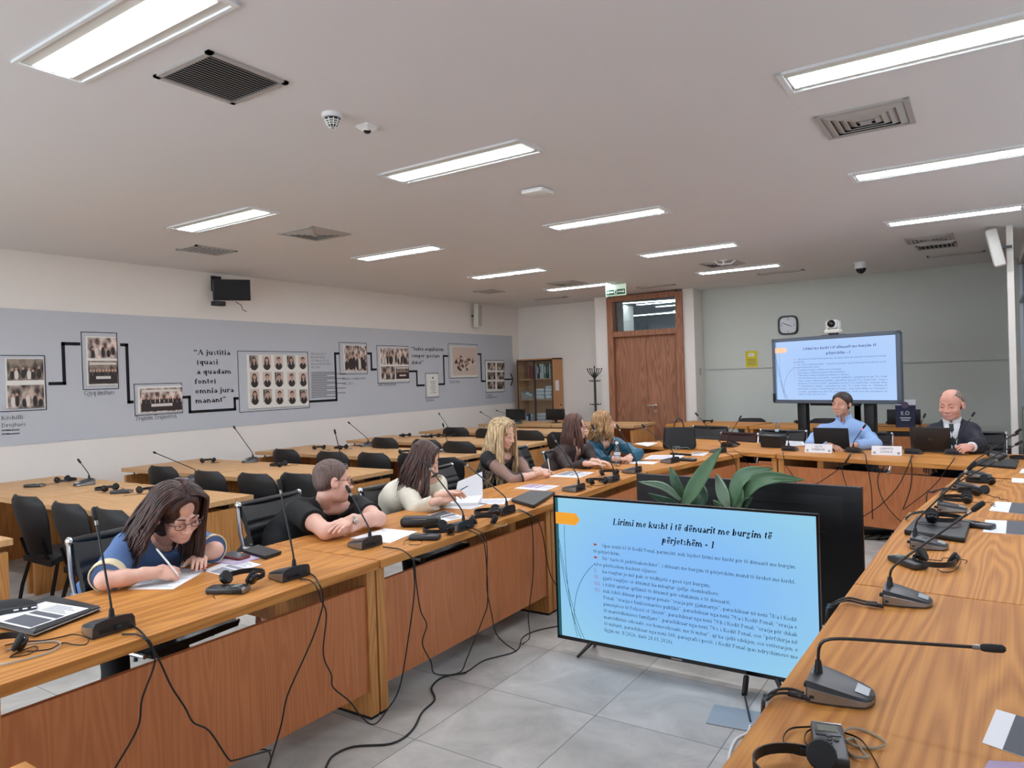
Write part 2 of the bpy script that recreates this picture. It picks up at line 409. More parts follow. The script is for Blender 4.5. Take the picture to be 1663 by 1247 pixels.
# ================================================================ A SMALL SERIF ALPHABET (drawn from stems, arcs and serifs)
# S x y0 y1: thick stem   A cx cy rx ry a0 a1: arc, thick where it runs upright   L x0 y0 x1 y1 k: line (k=1 thick, 0 thin)   F x y h: serif bar   D x y: dot
X_, K_, P_ = .45, .66, -.21
def _o(cx=.25, rx=.19): return [('A', cx, X_/2, rx, X_/2, 0, 360)]
GL = {
'a': (.46, [('A', .21, .13, .15, .14, 0, 360), ('S', .36, .03, .30), ('A', .23, .30, .13, .15, 0, 150), ('L', .36, .03, .44, .03, 0)]),
'b': (.52, [('S', .12, 0, K_), ('F', .08, K_, .05), ('A', .27, .225, .18, .225, 0, 360)]),
'c': (.44, [('A', .25, .225, .19, .225, 40, 320)]),
'd': (.52, [('S', .39, 0, K_), ('F', .35, K_, .05), ('F', .43, 0, .05), ('A', .24, .225, .18, .225, 0, 360)]),
'e': (.45, [('A', .24, .225, .18, .225, 0, 325), ('L', .08, .24, .42, .24, 0)]),
'f': (.34, [('S', .14, 0, .52), ('A', .25, .52, .11, .15, 20, 180), ('F', .14, 0, .12), ('L', .02, X_, .30, X_, 0)]),
'g': (.50, [('A', .23, .30, .15, .15, 0, 360), ('A', .24, -.06, .18, .12, 0, 360), ('L', .15, .16, .12, .07, 0), ('L', .34, .42, .46, .44, 0)]),
'h': (.53, [('S', .12, 0, K_), ('F', .08, K_, .05), ('F', .12, 0, .11), ('A', .27, .27, .14, .18, 0, 180), ('S', .41, 0, .28), ('F', .41, 0, .10)]),
'i': (.27, [('S', .14, 0, X_), ('F', .09, X_, .05), ('F', .14, 0, .12), ('D', .14, .60)]),
'j': (.28, [('S', .16, -.08, X_), ('F', .11, X_, .05), ('A', .05, -.08, .11, .13, 200, 360), ('D', .16, .60)]),
'k': (.52, [('S', .12, 0, K_), ('F', .08, K_, .05), ('F', .12, 0, .11), ('L', .16, .20, .42, .43, 0), ('L', .24, .26, .44, 0, 1), ('F', .42, X_, .08), ('F', .44, 0, .08)]),
'l': (.27, [('S', .14, 0, K_), ('F', .09, K_, .05), ('F', .14, 0, .12)]),
'm': (.80, [('S', .12, 0, X_), ('F', .07, X_, .05), ('F', .12, 0, .11), ('A', .26, .27, .13, .18, 0, 180), ('S', .39, 0, .28), ('F', .39, 0, .09), ('A', .53, .27, .13, .18, 0, 180), ('S', .66, 0, .28), ('F', .67, 0, .10)]),
'n': (.53, [('S', .12, 0, X_), ('F', .07, X_, .05), ('F', .12, 0, .11), ('A', .27, .27, .14, .18, 0, 180), ('S', .41, 0, .28), ('F', .41, 0, .10)]),
'o': (.50, _o()),
'p': (.52, [('S', .12, P_, X_), ('F', .07, X_, .05), ('F', .12, P_, .11), ('A', .28, .225, .17, .225, 0, 360)]),
'q': (.52, [('S', .39, P_, X_), ('F', .39, P_, .11), ('A', .24, .225, .17, .225, 0, 360)]),
'r': (.39, [('S', .12, 0, X_), ('F', .07, X_, .05), ('F', .12, 0, .11), ('A', .25, .30, .11, .14, 40, 170), ('D', .33, .38)]),
's': (.38, [('A', .19, .335, .12, .115, 30, 270), ('A', .19, .115, .13, .115, -150, 90)]),
't': (.32, [('S', .14, .08, .58), ('A', .22, .09, .09, .09, 180, 310), ('L', .02, X_, .28, X_, 0)]),
'u': (.53, [('S', .12, .14, X_), ('F', .07, X_, .05), ('A', .25, .16, .13, .16, 180, 350), ('S', .40, 0, X_), ('F', .36, X_, .05), ('F', .45, 0, .05)]),
'v': (.48, [('L', .08, X_, .25, 0, 1), ('L', .25, 0, .41, X_, 0), ('F', .09, X_, .09), ('F', .40, X_, .08)]),
'x': (.48, [('L', .08, X_, .40, 0, 1), ('L', .06, 0, .40, X_, 0), ('F', .09, X_, .08), ('F', .39, X_, .08), ('F', .08, 0, .08), ('F', .40, 0, .08)]),
'y': (.48, [('L', .08, X_, .25, .02, 1), ('L', .15, P_, .41, X_, 0), ('F', .09, X_, .09), ('F', .40, X_, .08), ('D', .11, -.17)]),
'z': (.43, [('L', .05, X_, .37, X_, 0), ('L', .36, X_, .07, 0, 1), ('L', .06, 0, .39, 0, 0)]),
'A': (.68, [('L', .09, 0, .33, K_, 0), ('L', .33, K_, .57, 0, 1), ('L', .18, .24, .47, .24, 0), ('F', .10, 0, .10), ('F', .57, 0, .11)]),
'B': (.62, [('S', .16, 0, K_), ('F', .12, K_, .11), ('F', .12, 0, .11), ('A', .24, .50, .22, .16, -90, 90), ('A', .24, .17, .27, .17, -90, 90)]),
'D': (.68, [('S', .16, 0, K_), ('F', .12, K_, .11), ('F', .12, 0, .11), ('A', .22, .33, .36, .33, -90, 90)]),
'E': (.60, [('S', .16, 0, K_), ('L', .06, K_, .50, K_, 0), ('L', .06, 0, .53, 0, 0), ('L', .16, .34, .40, .34, 0), ('L', .50, K_, .50, .54, 0), ('L', .53, 0, .54, .14, 0)]),
'G': (.70, [('A', .35, .33, .28, .34, 40, 340), ('S', .56, .04, .28), ('F', .56, .29, .11)]),
'H': (.72, [('S', .15, 0, K_), ('S', .56, 0, K_), ('L', .15, .34, .56, .34, 0), ('F', .15, 0, .11), ('F', .15, K_, .11), ('F', .56, 0, .11), ('F', .56, K_, .11)]),
'I': (.35, [('S', .17, 0, K_), ('F', .17, 0, .12), ('F', .17, K_, .12)]),
'J': (.42, [('S', .24, .10, K_), ('F', .24, K_, .12), ('A', .13, .10, .11, .12, 190, 360)]),
'K': (.70, [('S', .15, 0, K_), ('F', .15, 0, .11), ('F', .15, K_, .11), ('L', .18, .28, .55, K_, 0), ('L', .29, .38, .59, 0, 1), ('F', .55, K_, .10), ('F', .60, 0, .09)]),
'L': (.60, [('S', .16, 0, K_), ('F', .16, K_, .11), ('L', .06, 0, .52, 0, 0), ('L', .52, 0, .54, .17, 0)]),
'M': (.86, [('L', .14, 0, .14, K_, 0), ('L', .14, K_, .42, .04, 1), ('L', .42, .04, .70, K_, 0), ('S', .71, 0, K_), ('F', .14, 0, .09), ('F', .10, K_, .07), ('F', .71, 0, .10), ('F', .74, K_, .07)]),
'N': (.72, [('L', .13, 0, .13, K_, 0), ('L', .13, K_, .58, 0, 1), ('L', .58, 0, .58, K_, 0), ('F', .13, 0, .10), ('F', .10, K_, .07), ('F', .58, K_, .10)]),
'P': (.58, [('S', .16, 0, K_), ('F', .12, K_, .11), ('F', .16, 0, .12), ('A', .24, .49, .24, .17, -90, 90)]),
'R': (.66, [('S', .16, 0, K_), ('F', .12, K_, .11), ('F', .16, 0, .11), ('A', .24, .49, .23, .17, -90, 90), ('L', .30, .33, .56, 0, 1), ('F', .58, 0, .07)]),
'S': (.52, [('A', .26, .49, .17, .17, 30, 270), ('A', .26, .165, .19, .165, -150, 90)]),
'T': (.62, [('S', .30, 0, K_), ('L', .06, K_, .55, K_, 0), ('L', .06, K_, .05, .52, 0), ('L', .55, K_, .56, .52, 0), ('F', .30, 0, .13)]),
'U': (.70, [('S', .15, .2, K_), ('A', .35, .22, .20, .22, 180, 360), ('L', .55, .2, .55, K_, 0), ('F', .15, K_, .11), ('F', .55, K_, .10)]),
'V': (.66, [('L', .10, K_, .34, 0, 1), ('L', .34, 0, .56, K_, 0), ('F', .10, K_, .11), ('F', .56, K_, .10)]),
'0': (.5, [('A', .25, .33, .18, .33, 0, 360)]), '1': (.5, [('S', .26, 0, K_), ('L', .13, .57, .26, .66, 0), ('F', .26, 0, .12)]),
'2': (.5, [('A', .24, .48, .17, .18, -40, 165), ('L', .37, .36, .08, .02, 0), ('L', .07, .03, .43, .03, 1)]), '5': (.5, [('A', .22, .20, .19, .20, -140, 110), ('L', .14, .38, .18, K_, 0), ('L', .18, .64, .41, .64, 1)]),
'6': (.5, [('A', .26, .20, .18, .20, 0, 360), ('A', .40, .22, .32, .44, 105, 180)]), '7': (.5, [('L', .07, .63, .44, .63, 1), ('L', .43, .64, .20, 0, 0)]),
'8': (.5, [('A', .25, .50, .14, .16, 0, 360), ('A', .25, .17, .17, .17, 0, 360)]), '9': (.5, [('A', .25, .46, .17, .20, 0, 360), ('A', .10, .44, .32, .44, -75, 0)]),
'(': (.33, [('A', .32, .24, .22, .45, 120, 240)]), ')': (.33, [('A', .02, .24, .22, .45, -60, 60)]), '-': (.34, [('L', .05, .22, .28, .22, 1)]), '–': (.5, [('L', .05, .22, .44, .22, 1)]),
'.': (.24, [('D', .12, .05)]), ',': (.24, [('D', .12, .05), ('L', .14, .04, .08, -.10, 0)]), ';': (.27, [('D', .13, .05), ('L', .15, .04, .09, -.10, 0), ('D', .13, .38)]), ':': (.27, [('D', .13, .05), ('D', .13, .38)]),
'/': (.3, [('L', .02, -.02, .27, .68, 0)]), '“': (.45, [('D', .12, .52), ('L', .10, .52, .16, .66, 0), ('D', .31, .52), ('L', .29, .52, .35, .66, 0)]), '”': (.45, [('D', .12, .62), ('L', .14, .62, .08, .49, 0), ('D', .31, .62), ('L', .33, .62, .27, .49, 0)]),
' ': (.25, [])}
GL['ë'] = (GL['e'][0], GL['e'][1]+[('D', .15, .58), ('D', .33, .58)]); GL['Ë'] = (GL['E'][0], GL['E'][1]+[('D', .2, .76), ('D', .4, .76)])
GL['ç'] = (GL['c'][0], GL['c'][1]+[('L', .26, 0, .2, -.15, 0)]); GL['ü'] = GL['u']
def serif_width(s, bold=False): return sum(GL.get(c, GL['o'])[0]*(1.06 if bold else 1) for c in s)
def serif_mesh(s, size, xs=1.0, bold=False, shear=0.0, justify=None):
    """lettering in XY, baseline at y=0; returns vertices and faces"""
    w, t = (.145, .055) if bold else (.085, .036)
    V, F = [], []
    def quad(a, b, c, d): o = len(V); V.extend((a, b, c, d)); F.append((o, o+1, o+2, o+3))
    nsp = s.count(' '); extra = 0
    if justify and nsp: extra = (justify/(size*xs)-serif_width(s, bold))/nsp
    x = 0.0; na = 10 if size < .06 else 14
    for ch in s:
        adv, el = GL.get(ch, GL['o'])
        k = 1.06 if bold else 1
        for e in el:
            if e[0] == 'S': quad((x+(e[1]*k-w/2), e[2]), (x+(e[1]*k+w/2), e[2]), (x+(e[1]*k+w/2), e[3]), (x+(e[1]*k-w/2), e[3]))
            elif e[0] == 'F':
                y = e[2]; s_ = -1 if y > .2 else 1
                quad((x+e[1]*k-e[3], y), (x+e[1]*k+e[3], y), (x+e[1]*k+e[3], y+s_*t), (x+e[1]*k-e[3], y+s_*t))
            elif e[0] == 'L':
                _, x0, y0, x1, y1, th = e; d = math.hypot(x1-x0, y1-y0); hw = (w if th else t)/2
                nx, ny = -(y1-y0)/d*hw, (x1-x0)/d*hw; x0 = x0*k+x; x1 = x1*k+x
                quad((x0-nx, y0-ny), (x1-nx, y1-ny), (x1+nx, y1+ny), (x0+nx, y0+ny))
            elif e[0] == 'D':
                r = w*.62; o = len(V); V.extend([(x+e[1]*k+r*math.cos(2*PI*i/7), e[2]+r*math.sin(2*PI*i/7)) for i in range(7)]); F.append(tuple(range(o, o+7)))
            elif e[0] == 'A':
                _, cx, cy, rx, ry, a0, a1 = e; n = max(4, int(na*abs(a1-a0)/360)+1); o = len(V)
                for i in range(n+1):
                    a = math.radians(a0+(a1-a0)*i/n); c_, s_ = math.cos(a), math.sin(a); th = t+(w-t)*abs(c_)**1.4
                    # rim runs outside the stroke, the inner edge shrinks by its thickness
                    V.append((x+cx*k+rx*c_, cy+ry*s_)); V.append((x+cx*k+(rx-th)*c_, cy+(ry-th if abs(c_) > .9 else ry-th)*s_))
                for i in range(n): F.append((o+2*i, o+2*i+2, o+2*i+3, o+2*i+1))
        x += adv*k+(extra if ch == ' ' else 0)
    return [((p[0]+shear*p[1])*size*xs, p[1]*size, 0) for p in V], F
# ================================================================ CEILING FIXTURES
M['led'] = emission('led_strip', (238, 244, 255), LAMP_STRENGTH)
def beads():
    # diffuser: the row of LED beads shows through as a fine regular ripple
    m, nt, b = _nt('lamp_diffuser'); N = nt.nodes.new; L = nt.links.new
    b.inputs['Base Color'].default_value = (.86, .9, .86, 1); b.inputs['Emission Color'].default_value = (*lin((236, 246, 240)), 1)
    tc = N('ShaderNodeTexCoord'); w = N('ShaderNodeTexWave'); w.inputs['Scale'].default_value = 10.5; L(tc.outputs['Object'], w.inputs['Vector'])
    a = N('ShaderNodeMath'); a.operation = 'MULTIPLY_ADD'; a.inputs[1].default_value = 1.1; a.inputs[2].default_value = .45; L(w.outputs['Fac'], a.inputs[0]); L(a.outputs[0], b.inputs['Emission Strength']); return m
M['ledweak'] = beads()
def build_lamp(label, loc):
    t = thing('ceiling_light', label, 'ceiling light', loc, 0, 'recessed LED lights in the ceiling')
    f = MB(); L_, W_ = 1.23, .305
    for sx, sy, dx, dy in ((L_, .016, 0, W_/2-.008), (L_, .016, 0, -W_/2+.008), (.03, W_, L_/2-.015, 0), (.03, W_, -L_/2+.015, 0)):
        f.box((dx, dy, -.006), (sx, sy, .014))
    f.build('frame', M['lampframe'], t, 0)
    # sloping white side reflectors around the bright channel
    r = MB()
    x0 = L_/2-.03
    r.quad((-x0, -W_/2+.016, -.002), (x0, -W_/2+.016, -.002), (x0, -.085, -.010), (-x0, -.085, -.010))
    r.quad((-x0, .085, -.010), (x0, .085, -.010), (x0, W_/2-.016, -.002), (-x0, W_/2-.016, -.002))
    r.build('reflector', M['offwhite'], t, 0)
    d = MB()
    # ribbed diffuser: the bright strips with the beads of the lamella between them
    d.box((0, 0, -.008), (2*x0-.03, .17, .008))
    d.build('diffuser', M['ledweak'], t, 0)
    e = MB(); e.box((0, -.042, -.013), (2*x0-.05, .055, .004)).box((0, .042, -.013), (2*x0-.05, .055, .004))
    e.build('led_strip', M['led'], t, 0)
    return t
LAB = {(0, 0): 'large LED ceiling light cut by the top left corner of the photo',
 (0, 1): 'LED ceiling light at the left, in front of two small vents',
 (0, 2): 'LED ceiling light above the quotation on the mural, third of the left row',
 (0, 3): 'LED ceiling light second from the far end of the left row',
 (0, 4): 'farthest LED ceiling light of the left row, near the exit sign',
 (1, 0): 'LED ceiling light running out of the top left, beside the big louvred return grille',
 (1, 1): 'LED ceiling light in the middle of the ceiling just beyond the smoke detector',
 (1, 2): 'LED ceiling light beyond the white wireless box on the ceiling',
 (1, 3): 'LED ceiling light fourth of the middle row, before the little ceiling projector mount',
 (1, 4): 'farthest LED ceiling light of the middle row, near the dome camera',
 (2, 1): 'largest LED ceiling light at the upper right, before the square diffuser',
 (2, 2): 'LED ceiling light at the right edge, second of the right row',
 (2, 3): 'LED ceiling light at the right edge nearest the white wall speaker'}
lamp0 = None
LX = (-5.68, -3.01, -0.24); LY = (1.64, 3.97, 6.28, 8.58, 10.74)
for (i, j), lb in LAB.items():
    if (i, j) == (0, 0): continue
    if lamp0 is None: lamp0 = build_lamp(LAB[(i, j)], (LX[i], LY[j], HC))
    else: dup(lamp0, (LX[i], LY[j], HC), 0, LAB[(i, j)])
# unseen lights of the same kind, added to light the room near the photographer
for i, j_ in ((0, 1.64), (1, -.8)):
    dup(lamp0, (LX[i], j_, HC), 0, 'LED ceiling light over the part of the room nearest the photographer')

def vent_square(label, loc, s=.5):
    t = thing('ceiling_diffuser', label, 'air vent', loc, 0, 'square four-way air diffusers')
    b = MB().box((0, 0, -.001), (s-.04, s-.04, .004)); b.build('backing', M['dark'], t, 0)
    f = MB()
    for dx, dy, sx, sy in ((0, s/2-.015, s, .03), (0, -s/2+.015, s, .03), (s/2-.015, 0, .03, s), (-s/2+.015, 0, .03, s)): f.box((dx, dy, -.006), (sx, sy, .012))
    f.build('frame', M['grille'], t, 0)
    v = MB()
    for k in range(5):      # concentric sloping vanes
        a = s/2-.032-k*.042; b_ = a-.040
        if b_ <= 0: break
        o = [(-a, -a, -.004), (a, -a, -.004), (a, a, -.004), (-a, a, -.004)]; i_ = [(-b_, -b_, -.022), (b_, -b_, -.022), (b_, b_, -.022), (-b_, b_, -.022)]
        o2 = [(p[0], p[1], p[2]+.003) for p in o]; i2 = [(p[0]*.98, p[1]*.98, p[2]+.004) for p in i_]
        for q in range(4):
            r = (q+1) % 4; v.quad(o[q], o[r], i_[r], i_[q]); v.quad(i2[q], i2[r], o2[r], o2[q]); v.quad(i_[q], i_[r], i2[r], i2[q])
    v.box((0, 0, -.022), (.06, .06, .006))
    v.build('vane', M['grille'], t, 0)
    return t
vd = vent_square('large square ceiling diffuser at the upper right of the ceiling', (-.57, 4.86, HC))
dup(vd, (-5.53, 4.91, HC), 0, 'square ceiling diffuser between the two left rows of lights, over the rear desks')
dup(vd, (-5.60, 10.19, HC), 0, 'square ceiling diffuser beside the farthest light of the left row')
dup(vd, (-3.03, 10.02, HC), 0, 'square ceiling diffuser with a bracket hanging under it, beside the farthest middle light')
dup(vd, (-.52, 9.94, HC), 0, 'square ceiling diffuser at the far right, before the slatted grille')
def vent_louvre(label, loc, sx, sy, n, along='x', group='slatted ceiling grilles'):
    t = thing('ceiling_grille', label, 'air vent', loc, 0, group)
    MB().box((0, 0, -.001), (sx-.03, sy-.03, .004)).build('backing', M['dark'], t, 0)
    f = MB(); w = .028
    for dx, dy, a, b in ((0, sy/2-w/2, sx, w), (0, -sy/2+w/2, sx, w), (sx/2-w/2, 0, w, sy), (-sx/2+w/2, 0, w, sy)): f.box((dx, dy, -.006), (a, b, .012))
    f.build('frame', M['grille'], t, 0)
    s = MB()
    for k in range(n):
        u = (k+.5)/n-.5
        if along == 'x':
            m = Matrix.Translation((0, u*(sy-.06), -.012)) @ Matrix.Rotation(-.5, 4, 'X'); s.box((0, 0, 0), (sx-.056, .013, .002), mtx=m)
        else:
            m = Matrix.Translation((u*(sx-.06), 0, -.012)) @ Matrix.Rotation(.5, 4, 'Y'); s.box((0, 0, 0), (.011, sy-.056, .002), mtx=m)
    s.build('slat', M['grille'], t, 0); return t
vent_louvre('largest louvred return grille with dark slats near the upper left of the ceiling', (-3.06, 2.17, HC), .44, .44, 17, 'y')
vent_louvre('narrow slatted grille between the left mural wall and the second left light', (-7.03, 4.72, HC), .37, .5, 8, 'x')
vent_louvre('small slatted grille high over the far end of the mural', (-7.08, 10.12, HC), .36, .44, 7, 'x')
vent_louvre('long thin slot grille over the bookcase', (-6.9, 11.92, HC), .66, .16, 3, 'x')
vent_louvre('long thin slot grille over the door', (-4.7, 11.74, HC), .66, .16, 3, 'x')
vent_louvre('long thin slot grille over the yellow notice', (-2.6, 11.6, HC), .68, .16, 3, 'x')
vent_louvre('dark slatted grille just behind the far right diffuser', (-.48, 10.63, HC), .44, .38, 8, 'y')
vent_louvre('long slot grille in front of the right wall speaker', (-.30, 11.6, HC-.001), .68, .16, 3, 'x')
# detectors and boxes
t = thing('smoke_detector', 'white smoke detector with black slots on the ceiling', 'smoke detector', (-3.0, 2.82, HC))
MB().lathe([(.058, 0), (.058, -.018), (.05, -.024), (.046, -.024)], 24).build('base', M['white'], t)
MB().lathe([(.046, -.022), (.044, -.03), (.026, -.068), (.012, -.076), (.002, -.077)], 24).build('cage', M['black'], t)
s = MB()
for k in range(10):
    a = 2*PI*k/10; s.tube([(.046*math.cos(a), .046*math.sin(a), -.03), (.028*math.cos(a), .028*math.sin(a), -.067), (.01*math.cos(a), .01*math.sin(a), -.077)], .0028, 5)
for z, r in ((-.04, .041), (-.05, .036), (-.06, .031)): s.tube([(r*math.cos(2*PI*k/20), r*math.sin(2*PI*k/20), z) for k in range(21)], .003, 5)
s.build('rib', M['white'], t)
t = thing('motion_sensor', 'small white pyramid sensor with black lens beside the smoke detector', 'sensor', (-2.98, 3.07, HC))
MB().prism([(-.045, -.045), (.045, -.045), (.045, .045), (-.045, .045)], -.012, 0).rings([[(-.045, -.045, -.012), (.045, -.045, -.012), (.045, .045, -.012), (-.045, .045, -.012)], [(-.02, -.02, -.034), (.02, -.02, -.034), (.02, .02, -.034), (-.02, .02, -.034)]]).build('housing', M['white'], t, .3)
MB().ell((0, 0, -.03), (.024, .024, .016)).build('lens', M['blackgloss'], t)
t = thing('wireless_access_point', 'white rounded square wireless box on the ceiling', 'access point', (-2.96, 4.95, HC))
MB().box((0, 0, -.022), (.2, .2, .04), bev=.016).build('housing', M['white'], t); MB().box((0, 0, -.002), (.17, .17, .006)).build('mount', M['dark'], t, 0)
t = thing('dome_camera', 'white dome security camera with dark glass under the ceiling', 'security camera', (-1.46, 11.46, HC))
MB().lathe([(.10, 0), (.10, -.012), (.085, -.014), (.085, -.085), (.08, -.09)], 24).build('housing', M['white'], t); MB().ell((0, 0, -.09), (.07, .07, .075)).build('dome', M['blackgloss'], t)
t = thing('ceiling_bracket', 'white projector bracket hanging from the far middle ceiling', 'bracket', (-2.92, 9.72, HC))
MB().lathe([(.05, 0), (.05, -.01), (.015, -.012), (.015, -.06)], 14).build('post', M['white'], t)
b = MB()
for a in (0, 2.1, 4.2): b.tube([(0, 0, -.055), (.10*math.cos(a), .10*math.sin(a), -.06), (.16*math.cos(a), .16*math.sin(a), -.02)], .010, 6)
b.build('arm', M['white'], t)
# hanging exit sign
t = thing('exit_sign', 'green and white running-man exit sign hanging before the door top', 'exit sign', (-5.0, 10.75, 2.975))
MB().box((0, 0, 0), (.36, .02, .185), bev=.004).build('panel', mat('exit_panel', (216, 236, 216), .4, emit=(214, 240, 216), estr=.35), t)
g = MB(); gy = -.012
g.box((0, gy, -.032), (.33, .004, .085)); g.build('green_field', mat('exit_green', (40, 110, 66), .5), t, 0)
w = MB(); gy = -.016
w.box((0, gy, -.03), (.05, .003, .075)).box((.085, gy, -.03), (.10, .003, .022))
w.add([(.13, gy, .0), (.13, gy, -.06), (.16, gy, -.03)], [(0, 1, 2)])
w.box((-.085, gy, -.03), (.10, .003, .022)).add([(-.13, gy, 0), (-.16, gy, -.03), (-.13, gy, -.06)], [(0, 1, 2)])
w.build('arrow_marks', mat('exit_white', (240, 250, 240), .5), t, 0)
m_ = MB().ell((.004, gy-.004, -.006), (.007, .002, .007)).tube([(.002, gy-.004, -.014), (-.004, gy-.004, -.038)], .006, 6).tube([(-.004, gy-.004, -.038), (.010, gy-.004, -.05), (.008, gy-.004, -.064)], .003, 5).tube([(-.004, gy-.004, -.038), (-.016, gy-.004, -.056)], .003, 5).tube([(0, gy-.004, -.018), (.014, gy-.004, -.028)], .003, 5).tube([(0, gy-.004, -.018), (-.014, gy-.004, -.026)], .003, 5)
m_.build('running_figure', bpy.data.materials['exit_green'], t)
MB().tube([(-.14, 0, .09), (-.14, 0, .125)], .003, 5).tube([(.14, 0, .09), (.14, 0, .125)], .003, 5).build('hanger', M['steel'], t)

# ================================================================ ON THE WALLS
# ---- mural: long grey vinyl with photographs, black connecting line and captions
M['vinyl'] = mat('grey_vinyl', (190, 193, 198), .75)
mural = thing('wall_mural', 'long pale grey history mural on the left wall with linked photographs', 'mural', (XL, 0, 0))
MY0, MY1, MZ0, MZ1 = .0, 12.78, 1.07, 2.49
MB().box((.004, (MY0+MY1)/2, (MZ0+MZ1)/2), (.006, MY1-MY0, MZ1-MZ0)).build('panel', M['vinyl'], mural, 0)
def WP(px, py): return onx(px, py, XL)
ln = MB()
def mline(pts, w=.035):
    P = [WP(*p) for p in pts]
    for a, b in zip(P[:-1], P[1:]):
        if abs(a.y-b.y) > abs(a.z-b.z): b.z = a.z
        else: b.y = a.y
        y0, y1 = min(a.y, b.y)-w/2, max(a.y, b.y)+w/2; z0, z1 = min(a.z, b.z)-w/2, max(a.z, b.z)+w/2
        ln.box((.0095, (y0+y1)/2, (z0+z1)/2), (.003, y1-y0, z1-z0))
        P[P.index(b)] = b
mline([(81, 623), (104, 622), (102, 558), (127, 558)])
mline([(197, 560), (205, 560), (207, 653), (214, 653)])
mline([(298, 645), (307, 645), (308, 669), (381, 664), (380, 647), (385, 647)])
mline([(503, 652), (546, 649), (543, 574), (549, 574)])
mline([(597, 574), (602, 575), (603, 600), (610, 601)])
mline([(664, 603), (676, 603), (678, 626), (688, 626)])
mline([(712, 624), (721, 623), (720, 578), (726, 578)])
mline([(776, 575), (780, 576), (782, 619), (787, 620)])
mline([(819, 616), (830, 616)], .03)
a = WP(831.5, 616)
for s in (-1, 1): ln.tube([(.0095, a.y+.02, a.z), (.0095, a.y-.07, a.z+s*.13)], .014, 4)
ln.build('connecting_line', M['text'], mural, 0)
def wall_text(name, lines, px0, px1, y0, y1, bold=False, cap=.66):
    """lettering whose widest line runs from px0 to px1; y0/y1: photo heights of the first and last baseline"""
    a, b = WP(px0, y0), WP(px1, y0); zl = WP(px0, y1).z if len(lines) > 1 else a.z; n = len(lines)
    lead = (a.z-zl)/max(1, n-1); size = lead*.80 if n > 1 else .080
    wid = max(serif_width(s, bold) for s in lines)*size; xs = abs(b.y-a.y)/wid; mb = MB()
    for k, s in enumerate(lines):
        vs, fs_ = serif_mesh(s, size, xs=xs, bold=bold)
        mb.add([(.0085, a.y+v[0], a.z-k*lead+v[1]) for v in vs], fs_)
    mb.build(name, M['text'], mural, 0)
QUOTES = [('quotation', ['“A justitia', ' (quasi', ' a quadam', 'fonte)', 'omnia jura', 'manant”'], 313.5, 377, 576, 655, True),
 ('quotation', ['“Judex aequitatem', 'semper spectare', 'debet”'], 667, 720, 569, 591.5, True)]
CAPS = [('caption', ['Këshilli', 'Drejtues'], 1, 41, 682, 694), ('caption', ['Gjyq imitues'], 136, 186, 642, 642), ('caption', ['Trajnim Trajnerësh'], 219, 287, 683, 680),
 ('caption', ['Bordi i redaktorëve', 'viti 2011'], 556, 594, 617, 625), ('caption', ['Stafi i brendshëm'], 613, 643, 627, 627), ('caption', ['Bashkia'], 691, 704, 652, 652),
 ('caption', ['Regjistrimi'], 730, 746, 622, 622), ('caption', ['Vizita'], 788, 799, 644, 644),
 ('caption', ['PEDAGOGËT E', 'BRENDSHËM', 'TË SHKOLLËS SË', 'MAGJISTRATURËS', 'NË VITE'], 504, 537, 576, 598)]
def mural_lettering():
    for q in QUOTES: wall_text(*q)
    for q in CAPS: wall_text(*q)
    nm = MB()
    for k in range(16):
        y0 = WP(505, 605+k*2.7); w = .5+.22*math.sin(k*2.1); nm.box((.0085, y0.y+w/2, y0.z), (.002, w, .011))
    for px, py, w in ((2, 699, .07), (2, 705, .07), (10, 699, .12), (10, 705, .12), (788, 646, .4)):
        p = WP(px, py); nm.box((.0085, p.y+w/2, p.z), (.002, w, .013))
    nm.build('small_print', M['print'], mural, 0)
# thin black outlines around the photographs
ol = MB()
def outline(px0, py0, px1, py1, w=.008):
    a, b = WP(px0, py0), WP(px1, py1)
    for (y0, y1, z0, z1) in ((a.y, b.y, a.z, a.z), (a.y, b.y, b.z, b.z), (a.y, a.y, b.z, a.z), (b.y, b.y, b.z, a.z)):
        ol.box((.0085, (y0+y1)/2, (z0+z1)/2), (.002, abs(y1-y0)+w, abs(z0-z1)+w))
for q in ((-8, 577, 75, 665), (131, 539, 192, 631), (217, 624, 296, 670), (385, 570, 502, 662), (550, 556, 596, 607), (611, 561, 664, 621), (690, 606, 712, 645), (727, 558, 776, 613), (787, 585, 819, 636)): outline(*q)
ol.build('outline', M['text'], mural, 0)
# photo boards mounted on the mural
M['board'] = mat('photo_board', (226, 224, 216), .6)
def photo_mat(name, lo, hi, sc, seed):
    m, nt, b = _nt(name); N = nt.nodes.new; L = nt.links.new
    tc = N('ShaderNodeTexCoord'); mp = N('ShaderNodeMapping'); mp.inputs['Location'].default_value = (seed, seed*1.7, 0); mp.inputs['Scale'].default_value = (1, 1.5, .9)
    L(tc.outputs['Object'], mp.inputs[0]); v = N('ShaderNodeTexVoronoi'); v.inputs['Scale'].default_value = sc; L(mp.outputs[0], v.inputs['Vector'])
    n = N('ShaderNodeTexNoise'); n.inputs['Scale'].default_value = sc*1.6; n.inputs['Detail'].default_value = 4; L(mp.outputs[0], n.inputs['Vector'])
    mx = N('ShaderNodeMath'); mx.operation = 'MULTIPLY'; L(v.outputs['Distance'], mx.inputs[0]); L(n.outputs['Fac'], mx.inputs[1])
    rp = N('ShaderNodeValToRGB'); rp.color_ramp.elements[0].position = .12; rp.color_ramp.elements[1].position = .42
    rp.color_ramp.elements[0].color = (*lin(lo), 1); rp.color_ramp.elements[1].color = (*lin(hi), 1)
    L(mx.outputs[0], rp.inputs[0]); L(rp.outputs[0], b.inputs['Base Color']); b.inputs['Roughness'].default_value = .5
    return m
